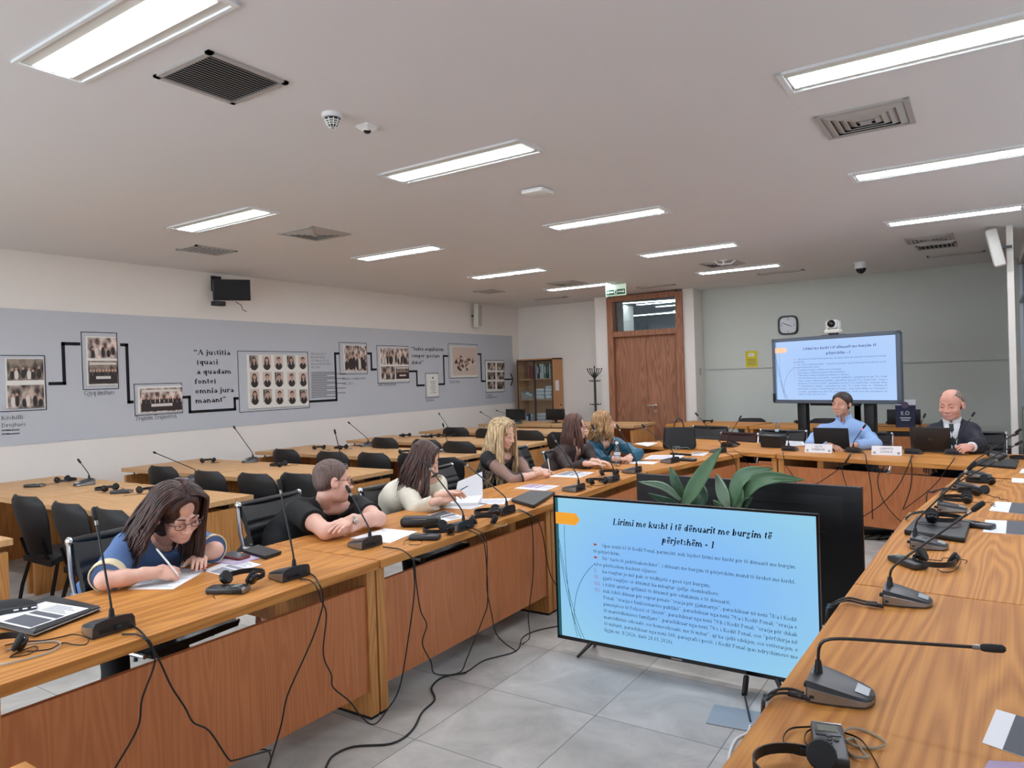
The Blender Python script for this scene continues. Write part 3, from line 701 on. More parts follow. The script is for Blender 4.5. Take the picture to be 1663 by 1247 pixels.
M['sepia'] = photo_mat('sepia_photo', (52, 40, 36), (196, 176, 160), 9, 0)
M['sepialight'] = photo_mat('light_sepia_photo', (84, 62, 54), (236, 214, 202), 11, 3.3)
M['duskphoto'] = photo_mat('dark_photo', (30, 24, 22), (150, 134, 118), 9, 7.1)
M['sepiaflat'] = mat('sepia_ground', (206, 186, 172), .5); M['figure'] = mat('photo_figure_dark', (44, 34, 32), .5); M['skinprint'] = mat('photo_skin', (188, 150, 130), .5); M['whiteprint'] = mat('photo_shirt', (214, 206, 198), .5)
def board(label, px0, py0, px1, py1, photos, base=None):
    a, b = WP(px0, py0), WP(px1, py1); cy, cz = (a.y+b.y)/2, (a.z+b.z)/2
    t = thing('photo_board', label, 'photograph', (XL+.007, cy, cz), 0, 'photographs on the mural')
    MB().box((.008, 0, 0), (.016, abs(b.y-a.y), abs(a.z-b.z))).build('board', base or M['board'], t, 0)
    for i, (x0, y0, x1, y1, mk, kind) in enumerate(photos):
        p, q = WP(x0, y0), WP(x1, y1); c = ((p.y+q.y)/2-cy, (p.z+q.z)/2-cz); w, h = abs(q.y-p.y), abs(p.z-q.z)
        ph = MB().box((.017, 0, 0), (.002, w, h)).build('picture', M[mk], t, 0, (0, c[0], c[1]))
        rr = random.Random(i*17+int(x0))
        f = MB(); s = MB(); wv = MB()
        if kind == 'portrait':
            f.ell((.0185, 0, -h*.42), (.002, w*.40, h*.30), 12, 6)
            s.ell((.0198, 0, h*.08), (.002, w*.20, h*.20), 12, 6)
            f.ell((.0188, 0, h*.19), (.0022, w*.23, h*.19), 12, 6)
            if rr.random() < .35: f.ell((.0186, 0, -h*.02), (.002, w*.30, h*.34), 12, 6)
            wv.add([(.0207, -w*.08, -h*.12), (.0207, w*.08, -h*.12), (.0207, 0, -h*.36)], [(0, 1, 2)])
        elif kind in ('group', 'crowd'):
            n = max(5, int(w/.055)) if kind == 'group' else 46
            for k in range(n):
                if kind == 'group': y = -w*.44+w*.88*(k+.5+rr.uniform(-.25, .25))/n; z = -h*.05+rr.uniform(-.06, .08)*h*1.5; hh = min(h*rr.uniform(.38, .56), (z+h*.47)/1.06)
                else:
                    an = rr.uniform(0, 2*PI); rd = math.sqrt(rr.random()); y = rd*math.cos(an)*w*.40; z = rd*math.sin(an)*h*.26-.02; hh = h*.10
                r_ = h*.065 if kind == 'group' else h*.035
                (wv if rr.random() < .3 else f).ell((.0185+k*.00001, y, z-hh/2), (.001, r_*1.5, hh*.55), 10, 6)
                s.ell((.0195, y, z+r_), (.001, r_*.8, r_), 8, 5)
        elif kind == 'table':
            f.box((.0185, 0, -h*.30), (.001, w*.96, h*.34))
            for k in range(9): y = -w*.42+w*.84*k/8; f.box((.0187, y, -h*.06), (.001, w*.08, h*.22)); s.ell((.0195, y, h*.08), (.001, h*.05, h*.07), 8, 5)
            wv.box((.0192, 0, -h*.22), (.001, w*.5, h*.12)); wv.box((.0186, 0, h*.38), (.001, w*.9, h*.10))
        elif kind == 'doc':
            for k in range(7): f.box((.0185, 0, h*(.18-.09*k)), (.001, w*(.62-.1*(k % 3)), h*.018))
            f.ell((.0185, 0, h*.36), (.001, w*.07, w*.07), 10, 6)
        for mb, nm, mm in ((f, 'dark_figures', 'figure'), (s, 'faces', 'skinprint'), (wv, 'light_marks', 'whiteprint')):
            if mb.v: mb.build(nm, M[mm], ph)
    return t
board('two stacked group photographs at the left end of the mural', 7, 582, 72, 660, [(9, 583, 69.5, 617, 'duskphoto', 'group'), (10, 626, 70.5, 661, 'sepia', 'group')])
board('two stacked dark courtroom photographs high on the mural', 138, 546, 190, 625, [(140, 548, 188, 582, 'sepialight', 'group'), (141, 586, 190, 623, 'duskphoto', 'table')])
board('wide photograph of a meeting around long tables on the mural', 222, 628, 295, 667, [(225, 631, 295, 666, 'sepialight', 'table')])
pp = []
for r, (y0, y1) in enumerate(((577, 597), (604, 624.5), (632, 652.5))):
    for c, x0 in enumerate((403, 424, 443.5, 464, 483)):
        pp.append((x0+r*.8, y0+c*.15, x0+r*.8+15-c*.35, y1-c*.35, 'sepiaflat' if (r+c) % 3 else 'sepia', 'portrait'))
board('large white board of fifteen small portraits on the mural', 399, 576, 500, 658, pp)
board('photograph of a standing group in front of a wall, right of the long name list', 556, 560, 594, 603, [(557, 561, 594, 602, 'sepialight', 'group')])
board('collage of three meeting photographs beside the second quotation', 615, 564, 663, 618, [(616, 565, 662, 592, 'sepialight', 'group'), (617, 595, 640, 616, 'sepia', 'group'), (641, 595, 663, 615, 'duskphoto', 'table')])
board('small framed certificate under the second quotation', 692, 608, 711, 643, [(693, 609, 710, 642, 'board', 'doc')])
board('photograph of a crowd seen from above near the end of the mural', 731, 562, 775, 612, [(732, 563, 774, 609, 'sepiaflat', 'crowd')])
board('white sheet of six small photographs before the arrow of the mural', 788, 587, 818, 634, [(790+15.5*c, 589+15.4*r, 803+15*c, 601+15.2*r, ('sepia', 'duskphoto')[(r+c) % 2], 'group') for r in range(3) for c in range(2)])
# ---- small black monitor hung high on the left wall
a, b = onx(340, 446, XL+.32), onx(397, 480, XL+.22)
t = thing('wall_monitor', 'small black monitor on a bracket high on the left wall', 'monitor', (XL+.26, 5.8, 2.86), 0)
mm = Matrix.Rotation(-.62, 4, 'Z') @ Matrix.Rotation(.16, 4, 'Y') @ Matrix.Scale(.82, 4)
MB().box((0, 0, 0), (.05, .56, .33), bev=.008, mtx=mm).build('housing', M['black'], t)
MB().box((0, 0, 0), (.004, .52, .29), mtx=mm @ Matrix.Translation((.026, 0, .006))).build('screen', M['blackmatte'], t, 0)
MB().tube([(-.25, -.05, .1), (-.10, -.02, .04), (-.02, 0, 0)], .022, 8).box((-.25, -.05, .1), (.02, .14, .2)).build('bracket', M['black'], t)
MB().box((.0, -.20, -.19), (.09, .16, .06), bev=.008).tube([(0, .05, -.15), (.02, .12, -.19), (.02, .14, -.25), (.03, .19, -.27)], .005, 6).build('media_box', M['black'], t)
# ---- slim white column speakers
def column_speaker(label, loc, rz, tilt, h):
    t = thing('wall_speaker', label, 'loudspeaker', loc, rz, 'white column speakers')
    m = Matrix.Rotation(tilt, 4, 'Y')
    MB().box((0, 0, 0), (.11, .15, h), bev=.02, mtx=m).build('cabinet', M['offwhite'], t); MB().box((0, 0, 0), (.006, .12, h-.05), mtx=m @ Matrix.Translation((.056, 0, 0))).build('speaker_grille', mat('speaker_grille', (176, 174, 166), .7), t, 0)
    MB().box((-.09, 0, 0), (.12, .03, .03)).build('bracket', M['black'], t, 0); return t
column_speaker('slim white speaker under the ceiling at the far end of the mural', (XL+.14, 11.38, 2.84), 0, .05, .46)
# right one leans out from the white pier
p0 = ony(1620, 432, 9.6)
column_speaker('white tilted speaker on the white pier at the right edge', (.13, 9.62, 2.86), PI, .2, .42)
# ---- wall clock
q = ony(1280, 528, YB-.03)
t = thing('wall_clock', 'black rounded square wall clock on the back wall', 'clock', (q.x, YB-.029, q.z))
def rsq(r, s, n=40, e=4.0): return [(r*math.copysign(abs(math.cos(2*PI*k/n))**(2/e), math.cos(2*PI*k/n))*s, r*math.copysign(abs(math.sin(2*PI*k/n))**(2/e), math.sin(2*PI*k/n))*s) for k in range(n)]
R0 = .165
def xz(pts, y): return [(p[0], y, p[1]) for p in pts]
MB().rings([xz(rsq(R0, 1), 0), xz(rsq(R0, 1), -.035), xz(rsq(R0, .95), -.045), xz(rsq(R0, .84), -.045), xz(rsq(R0, .82), -.02)], cap=False).build('rim', M['black'], t, .5)
MB().rings([xz(rsq(R0, .85), -.004), xz(rsq(R0, .85), -.02)]).build('dial', mat('clock_dial', (206, 210, 212), .3), t, .5)
hn = MB().tube([(0, -.026, 0), (-.085, -.026, .04)], .005, 5).tube([(0, -.028, 0), (.07, -.028, -.025)], .004, 5).ell((0, -.026, 0), (.008, .006, .008), 10, 6); hn.build('hand', M['text'], t)
nb = MB()
for k in range(12):
    an = PI/2-2*PI*k/12
    if k in (0, 3, 6, 9):
        vs, fs = text_mesh(str(k or 12), .05, 'CENTER'); nb.add([(.105*math.cos(an)+v[0], -.022, .105*math.sin(an)-.018+v[1]) for v in vs], fs)
    else: nb.box((.112*math.cos(an), -.022, .112*math.sin(an)), (.008, .003, .008))
nb.build('numerals', M['text'], t, 0)
# ---- yellow notice
q = ony(1221, 583, YB-.01)
t = thing('notice_sign', 'yellow notice sheet taped to the back wall', 'sign', (q.x, YB-.032, q.z))
MB().box((0, 0, 0), (.21, .004, .29)).build('sheet', mat('yellow_paper', (214, 198, 40), .7), t, 0)
MB().box((0, -.003, .075), (.10, .002, .055)).build('white_field', M['paper'], t, 0)
nb = MB().tube([(-.035, -.005, .085), (.035, -.005, .075), (-.035, -.005, .065)], .003, 4)
for k in range(5): nb.box((0, -.003, -.005-.024*k), (.16-.02*(k % 2), .002, .008))
nb.build('print', M['print'], t, 0)
# light switch on the side of the door wall
t = thing('wall_switch', 'small grey switch plate on the side of the door wall', 'switch', (-4.33+.008, 12.8, 1.6)); MB().box((0, 0, 0), (.012, .08, .12), bev=.004).build('plate', M['grille'], t); MB().box((.008, 0, 0), (.006, .04, .07), bev=.002).build('rocker', M['offwhite'], t)
# ================================================================ TABLES
def conf_table(label, loc, rz, L, D, group='conference tables of the horseshoe', poly=None, legs=(-1, 1), mid=False):
    """local x along the length, the panelled front at y=0, people sit at y>D"""
    t = thing('conference_table', label, 'table', loc, rz, group)
    tp = MB()
    if poly: tp.prism(poly, .71, .75)
    else: tp.box((0, D/2, .73), (L-.006, D, .04), bev=.002, seg=1)
    tp.build('tabletop', M['top'], t, .3)
    MB().box((0, .055, .385), (L-.10, .025, .50)).build('front_panel', M['panel'], t, 0)
    for s in legs:
        MB().box((s*(L/2-.03), D/2+.01, .362), (.055, D-.04, .695), bev=.002, seg=1).build('leg', M['side'], t, 0)
        MB().box((s*(L/2-.03), D/2+.01, .007), (.05, D-.05, .014)).build('foot_strip', M['dark'], t, 0)
    if mid: MB().box((mid, D/2+.03, .66), (.06, D-.1, .1)).build('cross_rail', M['side'], t, 0)
    rl = MB().box((0, D*.45, .69), (L-.12, .05, .035)); rl.build('support_rail', M['side'], t, 0)
    return t
def seg_table(label, a, b, D, **k):
    """table whose front edge runs from a to b, people's side on the left of that direction"""
    a, b = Vector((*a, 0)), Vector((*b, 0)); d = b-a
    return conf_table(label, (a+b)/2, math.atan2(d.y, d.x), d.length, D, **k)
seg_table('conference table of the left row under the portfolio and the writing woman', (-2.43, .86), (-2.43, 2.485), .785, mid=.3)
seg_table('conference table of the left row nearest the photographer, mostly out of frame', (-2.43, -.78), (-2.43, .855), .785)
seg_table('conference table of the left row in front of the man in the black shirt', (-2.43, 2.49), (-2.44, 4.16), .785, mid=.45)
seg_table('conference table of the left row in front of the blonde woman', (-2.44, 4.165), (-2.46, 5.80), .80)
seg_table('slanted last conference table of the left row in front of the teal blouse', (-2.46, 5.815), (-2.10, 7.44), .83)
seg_table('corner conference table with the black handbag and the black leather box', (-3.60, 7.98), (-1.77, 7.41), 1.0, group=None)
seg_table('head conference table with the two laptops and name plates', (-1.755, 7.40), (-.10, 6.97), .98, group=None, mid=-.45)

def right_table(label, a, b, D):   # people sit on the right, so the front edge runs from far to near
    return seg_table(label, b, a, D)
right_table('conference table of the right row at the bottom right corner of the photo', (-.50, -.10), (-.492, 1.465), .82)
right_table('conference table of the right row under the two nearest right microphones', (-.492, 1.47), (-.447, 3.06), .82)
right_table('conference table of the right row carrying the closed laptop with headphones', (-.447, 3.065), (-.385, 4.70), .82)
right_table('conference table of the right row with two headsets, next to the last', (-.36, 4.71), (-.19, 6.30), .82)
right_table('farthest conference table of the right row beside the suited man', (-.17, 6.38), (.08, 8.0), .80)
t = conf_table('conference table at the bottom left whose corner just shows', (-1.06, .745, 0), PI, 1.64, .80, None)

# ================================================================ CLASSROOM DESKS
def desk(label, x0, y0, L=1.56, D=.96, rz=0):
    """sitters at the low-y side, modesty panel at the far side"""
    t = thing('classroom_desk', label, 'desk', (x0, y0, 0), rz, 'rows of wooden desks')
    MB().box((L/2, D/2, .73), (L-.004, D, .04), bev=.002, seg=1).build('desktop', M['desk'], t, .3)
    for x in (.045, L-.045): MB().box((x, D/2, .335), (.045, D-.04, .67), bev=.002, seg=1).build('side_panel', M['side'], t, 0)
    MB().box((L/2, D-.10, .37), (L-.14, .025, .52)).build('modesty_panel', M['panel'], t, 0)
    cl = MB()
    for x in (.045, L-.045):
        for y in (.12, D/2, D-.12): cl.lathe([(.012, .67), (.012, .71)], 10, (x, y, 0))
    cl.build('spacer', M['chrome'], t)
    return t
ROWY = [.93, 2.60, 4.19, 5.92, 7.52, 9.16, 10.85]
RN = ['nearest row, corner at the left edge', 'row with three headsets', 'second row with one tiny headset', 'third row behind the man in black', 'fourth row behind the white jacket', 'fifth row', 'last row carrying two monitors']
dk = None
for k, y in enumerate(ROWY):
    for j, x in enumerate((-7.95, -6.37)):
        lb = 'wooden desk, %s, %s' % (RN[k], 'mural wall half' if j == 0 else 'aisle half')
        if dk is None: dk = desk(lb, x, y)
        else: dup(dk, (x, y, 0), 0, lb)
# desks by the back wall, facing the room
def rear_desk(label, a, b):
    a, b = Vector((*a, 0)), Vector((*b, 0)); d = b-a
    return conf_table(label, (a+b)/2, math.atan2(d.y, d.x), d.length, .9, 'desks along the back wall')
rear_desk('wooden desk by the back wall, left one, before the door', (-4.42, 11.25), (-3.02, 11.0))
rear_desk('wooden desk by the back wall below the yellow notice', (-3.0, 11.0), (-1.62, 10.62))
rear_desk('wooden desk by the back wall behind the dark gift bag', (-1.55, 10.9), (-.15, 10.9))

# ================================================================ CHAIRS
def classroom_chair(label, loc, rz=0):
    t = thing('classroom_chair', label, 'chair', loc, rz, 'black padded classroom chairs')
    # curved padded back: narrow below, wide rounded top
    nz, nx = 12, 13; fr, bk = [], []
    for j in range(nz+1):
        v = j/nz; z = .47+.42*v
        w = .155+.085*min(1, v*1.7)
        if v > .80: w -= .085*((v-.80)/.2)**2.2
        yc = -.215-.085*v
        a, b = [], []
        for i in range(nx):
            u = -1+2*i/(nx-1); th = .022*(1-abs(u)**4*.7)*(1 if v < .97 else .6)
            y = yc+.045*(u*u)
            a.append((u*w, y+th, z)); b.append((u*w, y-th*.8, z))
        fr.append(a); bk.append(b)
    MB().rings([a+b[::-1] for a, b in zip(fr, bk)]).build('backrest', M['fabricblack'], t, 1.0)
    st = []
    for j in range(9):
        u = j/8; y = -.20+.43*u; w = .225-.03*abs(u-.5); zt = .465+.012*math.sin(PI*u)-(.02 if u in (0, 1) else 0)
        st.append([(x*w, y, zt-.05 if z else zt-(.012 if abs(x) == 1 else 0)) for x, z in ((-1, 0), (-.5, 0), (.5, 0), (1, 0), (1, 1), (-1, 1))])
    MB().rings(st).build('seat', M['fabricblack'], t, .8)
    for sx in (-1, 1):
        for sy in (-1, 1):
            MB().tube([(sx*.20, sy*.15, .43), (sx*.225, sy*.205, .22), (sx*.235, sy*.245, .0)], [.013, .013, .012], 8).build('leg', M['black'], t)
        MB().tube([(sx*.14, -.12, .42), (sx*.15, -.20, .45), (sx*.15, -.235, .58)], .011, 6).build('back_bracket', M['black'], t)
    return t
CH = [  # photo point of the middle of the top edge, label
 ((30, 808), 'black chair at the far left edge behind the first row of desks'),
 ((97, 820), 'black chair standing before the wooden leg at the left, second from the left edge'),
 ((166, 830), 'black chair mostly hidden behind the writing woman\'s chair'),
 ((254, 759), 'black chair left of the writing woman\'s hair, farthest left of its row'),
 ((331, 767), 'black chair just above the head of the woman in blue'),
 ((405, 771), 'black chair between the woman in blue and the man in black'),
 ((476, 771), 'black chair right behind the neck of the man in black'),
 ((458, 731), 'black chair farthest left of the row above the shaved head'),
 ((532, 735), 'black chair over the top of the shaved head'),
 ((601, 737), 'black chair between the shaved man and the woman in white'),
 ((668, 738), 'black chair hidden behind the brown hair of the woman in white'),
 ((620, 712), 'black chair farthest left of the row above the woman in white'),
 ((688, 715), 'black chair over the head of the woman in white'),
 ((740, 718), 'black chair between the woman in white and the blonde woman'),
 ((735, 695), 'small black chair at the left of the fourth row, beside a short microphone'),
 ((790, 697), 'small black chair touching the blonde hair from the left'),
 ((855, 700), 'small black chair right of the blonde woman\'s forehead'),
 ((910, 703), 'small black chair at the brown-haired woman\'s head')]
ch0 = None
for (q, lb) in CH:
    p = onz(q[0], q[1], .88); l = (p.x, p.y+.30, 0)
    if ch0 is None: ch0 = classroom_chair(lb, l)
    else: dup(ch0, l, random.uniform(-.06, .06), lb)
dup(ch0, (-4.35, 5.35, 0), .5, 'black chair with high side standing alone behind the blonde woman')
for x, lb in ((-3.3, 'black chair with only its top edge above the rear desk, left one'), (-2.15, 'black chair with only its top edge above the rear desk, near the display cable'), (-1.05, 'black chair behind the dark gift bag')):
    dup(ch0, (x, 12.05, 0), PI, lb).scale = (1, 1, .885)

M['armleather'] = mat('black_leatherette', (15, 16, 18), .38, noise=.1, nscale=50, bump=.05)
def office_chair(label, loc, rz, cover=None, w=.50, top=.92, group='black ribbed office chairs'):
    """faces local +y, ribbed back between chrome side rails"""
    t = thing('office_chair', label, 'chair', loc, rz, group)
    nz, nx = 40, 9; R = []
    for j in range(nz+1):
        v = j/nz; z = .50+(top-.50)*v; yc = -.235-.10*v+.03*math.sin(PI*v)
        rib = .0085*abs(math.sin(PI*v*7.0))**.6 if v < .80 else .007
        a = [((-1+2*i/(nx-1))*w*.48, yc+.012+rib+.02*((-1+2*i/(nx-1))**2), z) for i in range(nx)]
        b = [((-1+2*i/(nx-1))*w*.48, yc-.012-rib+.02*((-1+2*i/(nx-1))**2), z) for i in range(nx)]
        R.append(a+b[::-1])
    MB().rings(R).build('backrest', cover or M['armleather'], t, .9)
    tz = top; ty = -.335
    MB().tube([(-w*.47, ty+.02, tz), (w*.47, ty+.02, tz)], .019, 10).build('top_roll', cover or M['armleather'], t)
    S = []
    for j in range(25):
        u = j/24; y = -.22+.46*u; rib = .008*abs(math.sin(PI*u*7))**.6
        S.append([(-w*.48, y, .455), (-w*.3, y, .462+rib), (w*.3, y, .462+rib), (w*.48, y, .455), (w*.46, y, .43), (-w*.46, y, .43)])
    MB().rings(S).build('seat', cover or M['armleather'], t, .9)
    for s in (-1, 1):
        MB().tube([(s*w*.5, ty+.02, tz+.005), (s*w*.5, -.30, .74), (s*w*.5, -.235, .52), (s*w*.5, -.16, .445), (s*w*.5, .22, .445)], .0115, 8).ell((s*w*.495, ty+.02, tz), (.016, .024, .024), 12, 8).build('side_rail', M['chrome'], t)
        MB().tube([(s*w*.52, -.26, .66), (s*w*.56, -.1, .655), (s*w*.56, .06, .65), (s*w*.53, .12, .50), (s*w*.5, .10, .45)], .012, 8).build('armrest', M['chrome'], t)
    MB().lathe([(.03, .12), (.03, .42), (.10, .43), (.10, .445)], 14).build('gas_column', M['black'], t)
    b = MB()
    for k in range(5):
        a = 2*PI*k/5+.3; b.tube([(0, 0, .11), (.30*math.cos(a), .30*math.sin(a), .07)], [.024, .016], 8)
    b.build('star_base', M['chrome'], t)
    for k in range(5):
        a = 2*PI*k/5+.3; MB().ell((.30*math.cos(a), .30*math.sin(a), .032), (.022, .022, .032), 12, 8).build('castor', M['black'], t)
    return t
def oc_at(label, q0, q1=None, z=.90, rz=None, **k):
    """top rail seen between photo points q0 (its left end) and q1 (right end)"""
    a = onz(*q0, z)
    if q1: b = onz(*q1, z); d = (b-a).normalized(); m = a+d*.25
    fy = Vector((d.y, -d.x, 0))         # chair looks to the right-hand side of the rail seen from behind
    if fy.x < 0 and abs(fy.x) > .2: fy = -fy
    rz = math.atan2(-fy.x, fy.y)
    return office_chair(label, (m.x+fy.x*.335, m.y+fy.y*.335, 0), rz, top=z, **k)
oc_at('ribbed black office chair behind the woman in blue', (107, 880), (215, 857), .90)
oc_at('ribbed black office chair behind the man in the black shirt', (382, 821), (474, 801), .90)
oc_at('ribbed black office chair at the back of the white jacket', (581, 797), (640, 785), .86)
office_chair('black office chair behind the blonde woman', (-3.66, 4.80, 0), -1.5, top=.84)
office_chair('black office chair with chrome rail under the brown jacket', (-3.66, 6.05, 0), -1.5, top=.88)
office_chair('black office chair under the teal blouse', (-3.60, 6.72, 0), -1.45, top=.80)
office_chair('black office chair behind the handbag, left of the coat', (-3.02, 8.78, 0), 2.95, top=.88)
office_chair('office chair with a dark maroon jacket over its back', (-2.56, 8.35, 0), 2.85, top=.84, cover=mat('maroon_cloth', (52, 30, 32), .85, noise=.2, nscale=40, bump=.2), group=None)
office_chair('wide grey-black office chair behind the black leather box', (-2.08, 8.58, 0), 2.95, top=.86, w=.56)
office_chair('office chair behind the man in the light blue shirt', (-1.16, 8.62, 0), 3.0, top=.84)
office_chair('office chair with chrome knob behind the suited man', (-.14, 8.42, 0), 2.95, top=.88)
# ================================================================ MICROPHONES
def mic_meshes():
    xs = [-.062, -.058, -.03, .0, .03, .06, .085, .105, .118, .125]; SX, SY = .80, .95
    def hw(x): return .078 if x < -.03 else .078-.020*((x+.03)/.115)**1.4 if x < .086 else max(.006, .058*math.sqrt(max(0, 1-((x-.085)/.0405)**2)))
    def hh(x): return .056-.036*(max(0, x+.062)/.187)**1.2
    body, trim = MB(), MB()
    R = []
    for x in xs:
        w, h = hw(x), hh(x)
        R.append([(x, -w, .002), (x, -w*.97, h*.70), (x, -w*.86, h*.92), (x, -w*.5, h*1.0), (x, 0, h*1.03), (x, w*.5, h*1.0), (x, w*.86, h*.92), (x, w*.97, h*.70), (x, w, .002)])
    body.rings(R)
    # silver side shields with a dark port
    for s in (-1, 1):
        a = []
        for x in xs[1:]:
            w, h = hw(x)*1.015+.0006, hh(x)
            a.append([(x, s*w, .006), (x, s*w*.975, h*.66), (x, s*(w*.975-.004), h*.70), (x, s*(w-.004), .004)])
        trim.rings(a)
    trim.box((-.045, -.0795, .016), (.014, .002, .007), mi=1)
    disp = MB().add([(.072, -.030, hh(.072)+.0016), (.110, -.026, hh(.110)+.0016), (.110, .026, hh(.110)+.0016), (.072, .030, hh(.072)+.0016)], [(0, 1, 2, 3)])
    slot = MB().box((-.0625, 0, .020), (.004, .11, .018), bev=.0015).box((-.072, -.01, .020), (.022, .022, .012), bev=.003)
    for mb in (body, trim, disp, slot): mb.v = [((v[0]+.04)*SX-.04, v[1]*SY, v[2]) for v in mb.v]
    return (body.mesh('microphone_base', M['graphite'], .6), trim.mesh('side_trim', [M['silver'], M['dark']], .6), disp.mesh('display', mat('mic_display', (190, 196, 200), .15), 0), slot.mesh('rear_socket', M['blackmatte'], .6))
MICM = mic_meshes()
def mic(label, p, rz, tip, h1=.06, group='gooseneck microphones', lit=False):
    """p: point on the table under the neck; tip: world position of the head"""
    p = Vector(p); t = thing('gooseneck_microphone', label, 'microphone', (0, 0, 0), rz, group)
    d = Matrix.Rotation(rz, 3, 'Z') @ Vector((.040, 0, 0)); o = Vector((p.x, p.y, .7505))+d
    t.location = o
    for nm, me in zip(('base', 'side_trim', 'display', 'rear_socket'), MICM): link(nm, me, t)
    T = Matrix.Rotation(-rz, 3, 'Z') @ (Vector(tip)-o)
    P0 = Vector((-.04, 0, .046)); P1 = P0+Vector((0, 0, h1)); dr = (T-P1); L = dr.length; dr.normalize()
    P2 = P1+dr*min(h1*1.3, L*.4)
    path = [P0]+bez(P0+Vector((0, 0, h1*.25)), P1, P1, P2, 8)+[P1+dr*(L-.062)]
    MB().lathe([(.012, .042), (.011, .052), (.0075, .085)], 12, (-.04, 0, 0)).tube(path, .0042, 8).build('neck', M['black'], t)
    a = P1+dr*(L-.066); rg = P1+dr*(L-.050)
    MB().tube([a, rg], .0062, 10).build('ring', M['silver'] if not lit else emission('mic_red_ring', (255, 110, 130), 1.6), t)
    MB().tube([rg, rg+dr*.006, rg+dr*.024, rg+dr*.044, rg+dr*.050], [.0062, .0092, .0100, .0092, .004], 12).build('head', M['blackmatte'], t)
    return t
def mic_px(label, b, tp, rz, h1=.06, plane='y', **k):
    p = onz(b[0], b[1], .77)
    tip = ony(*tp, p.y) if plane == 'y' else onx(*tp, p.x)
    return mic(label, p, rz, tip, h1, **k)
mic_px('tall microphone on the left table beside the black portfolio', (182, 1018), (152, 823), PI, .05)
mic_px('microphone between the red phone and the black wallet, left row', (478, 932), (452, 778), PI, .05)
mic_px('microphone before the man in the black shirt, its neck crossing his arm', (601, 882), (562, 788), PI, .05)
mic_px('microphone beside the black pouch, its head before the woman in white', (753, 855), (690, 750), PI, .06)
mic_px('microphone beside the closed laptop of the left row, leaning far back', (823, 830), (749, 748), PI, .06)
mic_px('microphone in front of the brown jacket, nearest the blonde woman\'s papers', (940, 793), (896, 706), PI, .06)
mic_px('microphone just left of the clear water bottle on the left row', (997, 778), (961, 689), PI, .06)
mic_px('microphone right of the clear water bottle, its head at the teal woman\'s mouth', (1034, 764), (1001, 689), PI, .06)
mic_px('microphone in front of the pair of glasses on the left row', (1094, 748), (1042, 689), PI-.2, .06)
mic_px('microphone right of the handbag, leaning left, last of the left row', (1172, 732), (1129, 670), PI-.2, .05)
mic_px('microphone right of the handbag, leaning to the right', (1182, 723), (1204, 675), PI/2-.3, .05)
mic_px('short microphone between the black leather box and the first name plate', (1281, 729), (1278, 700), PI/2-.26, .04)
mic_px('microphone with a lit red ring before the man in light blue', (1386, 732), (1406, 689), PI/2-.26, .06, lit=True)
mic_px('microphone in front of the suited man\'s laptop', (1483, 734), (1503, 671), PI/2-.26, .06)
mic_px('microphone before the suited man\'s fist', (1549, 735), (1583, 669), PI/2-.26, .06)
mic_px('nearest large microphone of the right row, bent flat to the right', (1330, 1112), (1634, 1054), 0, .10)
mic_px('second microphone of the right row, crossing the closed laptop', (1446, 966), (1599, 815), 0, .07)
mic_px('microphone behind the closed laptop with headphones on the right row', (1487, 880), (1585, 750), 0, .07)
mic_px('fourth microphone of the right row, behind the laptop with headphones', (1528, 823), (1635, 739), .05, .06)
mic_px('fifth microphone of the right row, its head at the right frame edge', (1557, 790), (1661, 716), .05, .05)
mic_px('sixth microphone of the right row, with shiny headphones at its nose', (1576, 770), (1659, 696), .08, .05)
mic_px('microphone at the far right corner behind the thin closed laptop', (1609, 738), (1655, 703), .1, .05)
G2 = 'microphones on the classroom desks'
mic_px('microphone on the first rear desk, beside the left wall', (145, 783), (126, 745), -PI/2, .05, plane='x', group=G2)
mic_px('microphone on the first desk row rising behind the blue woman\'s hair', (318, 776), (249, 734), -PI/2, .05, plane='y', group=G2)
mic_px('microphone on the second desk row at the mural wall', (411, 747), (379, 692), -PI/2, .05, plane='y', group=G2)
mic_px('microphone standing straight up behind the shaved head', (555, 758), (543, 697), -PI/2, .05, plane='x', group=G2)
mic_px('microphone on the third desk row at the mural wall', (598, 722), (565, 685), -PI/2, .05, plane='y', group=G2)
mic_px('microphone behind the head of the woman in white, upright and short', (727, 730), (719, 687), -PI/2, .05, plane='x', group=G2)
mic_px('microphone on the fourth desk row leaning left below the collage', (731, 706), (712, 670), -PI/2, .05, plane='y', group=G2)
mic_px('microphone rising left of the blonde hair, far rows', (808, 693), (779, 668), -PI/2, .05, plane='y', group=G2)
mic_px('microphone leaning left in front of the left black monitor', (842, 686.5), (805, 666), -PI/2, .05, plane='y', group=G2)
mic_px('microphone leaning over the right black monitor by the bookcase', (922, 688), (910, 656), -PI/2, .05, plane='y', group=G2)

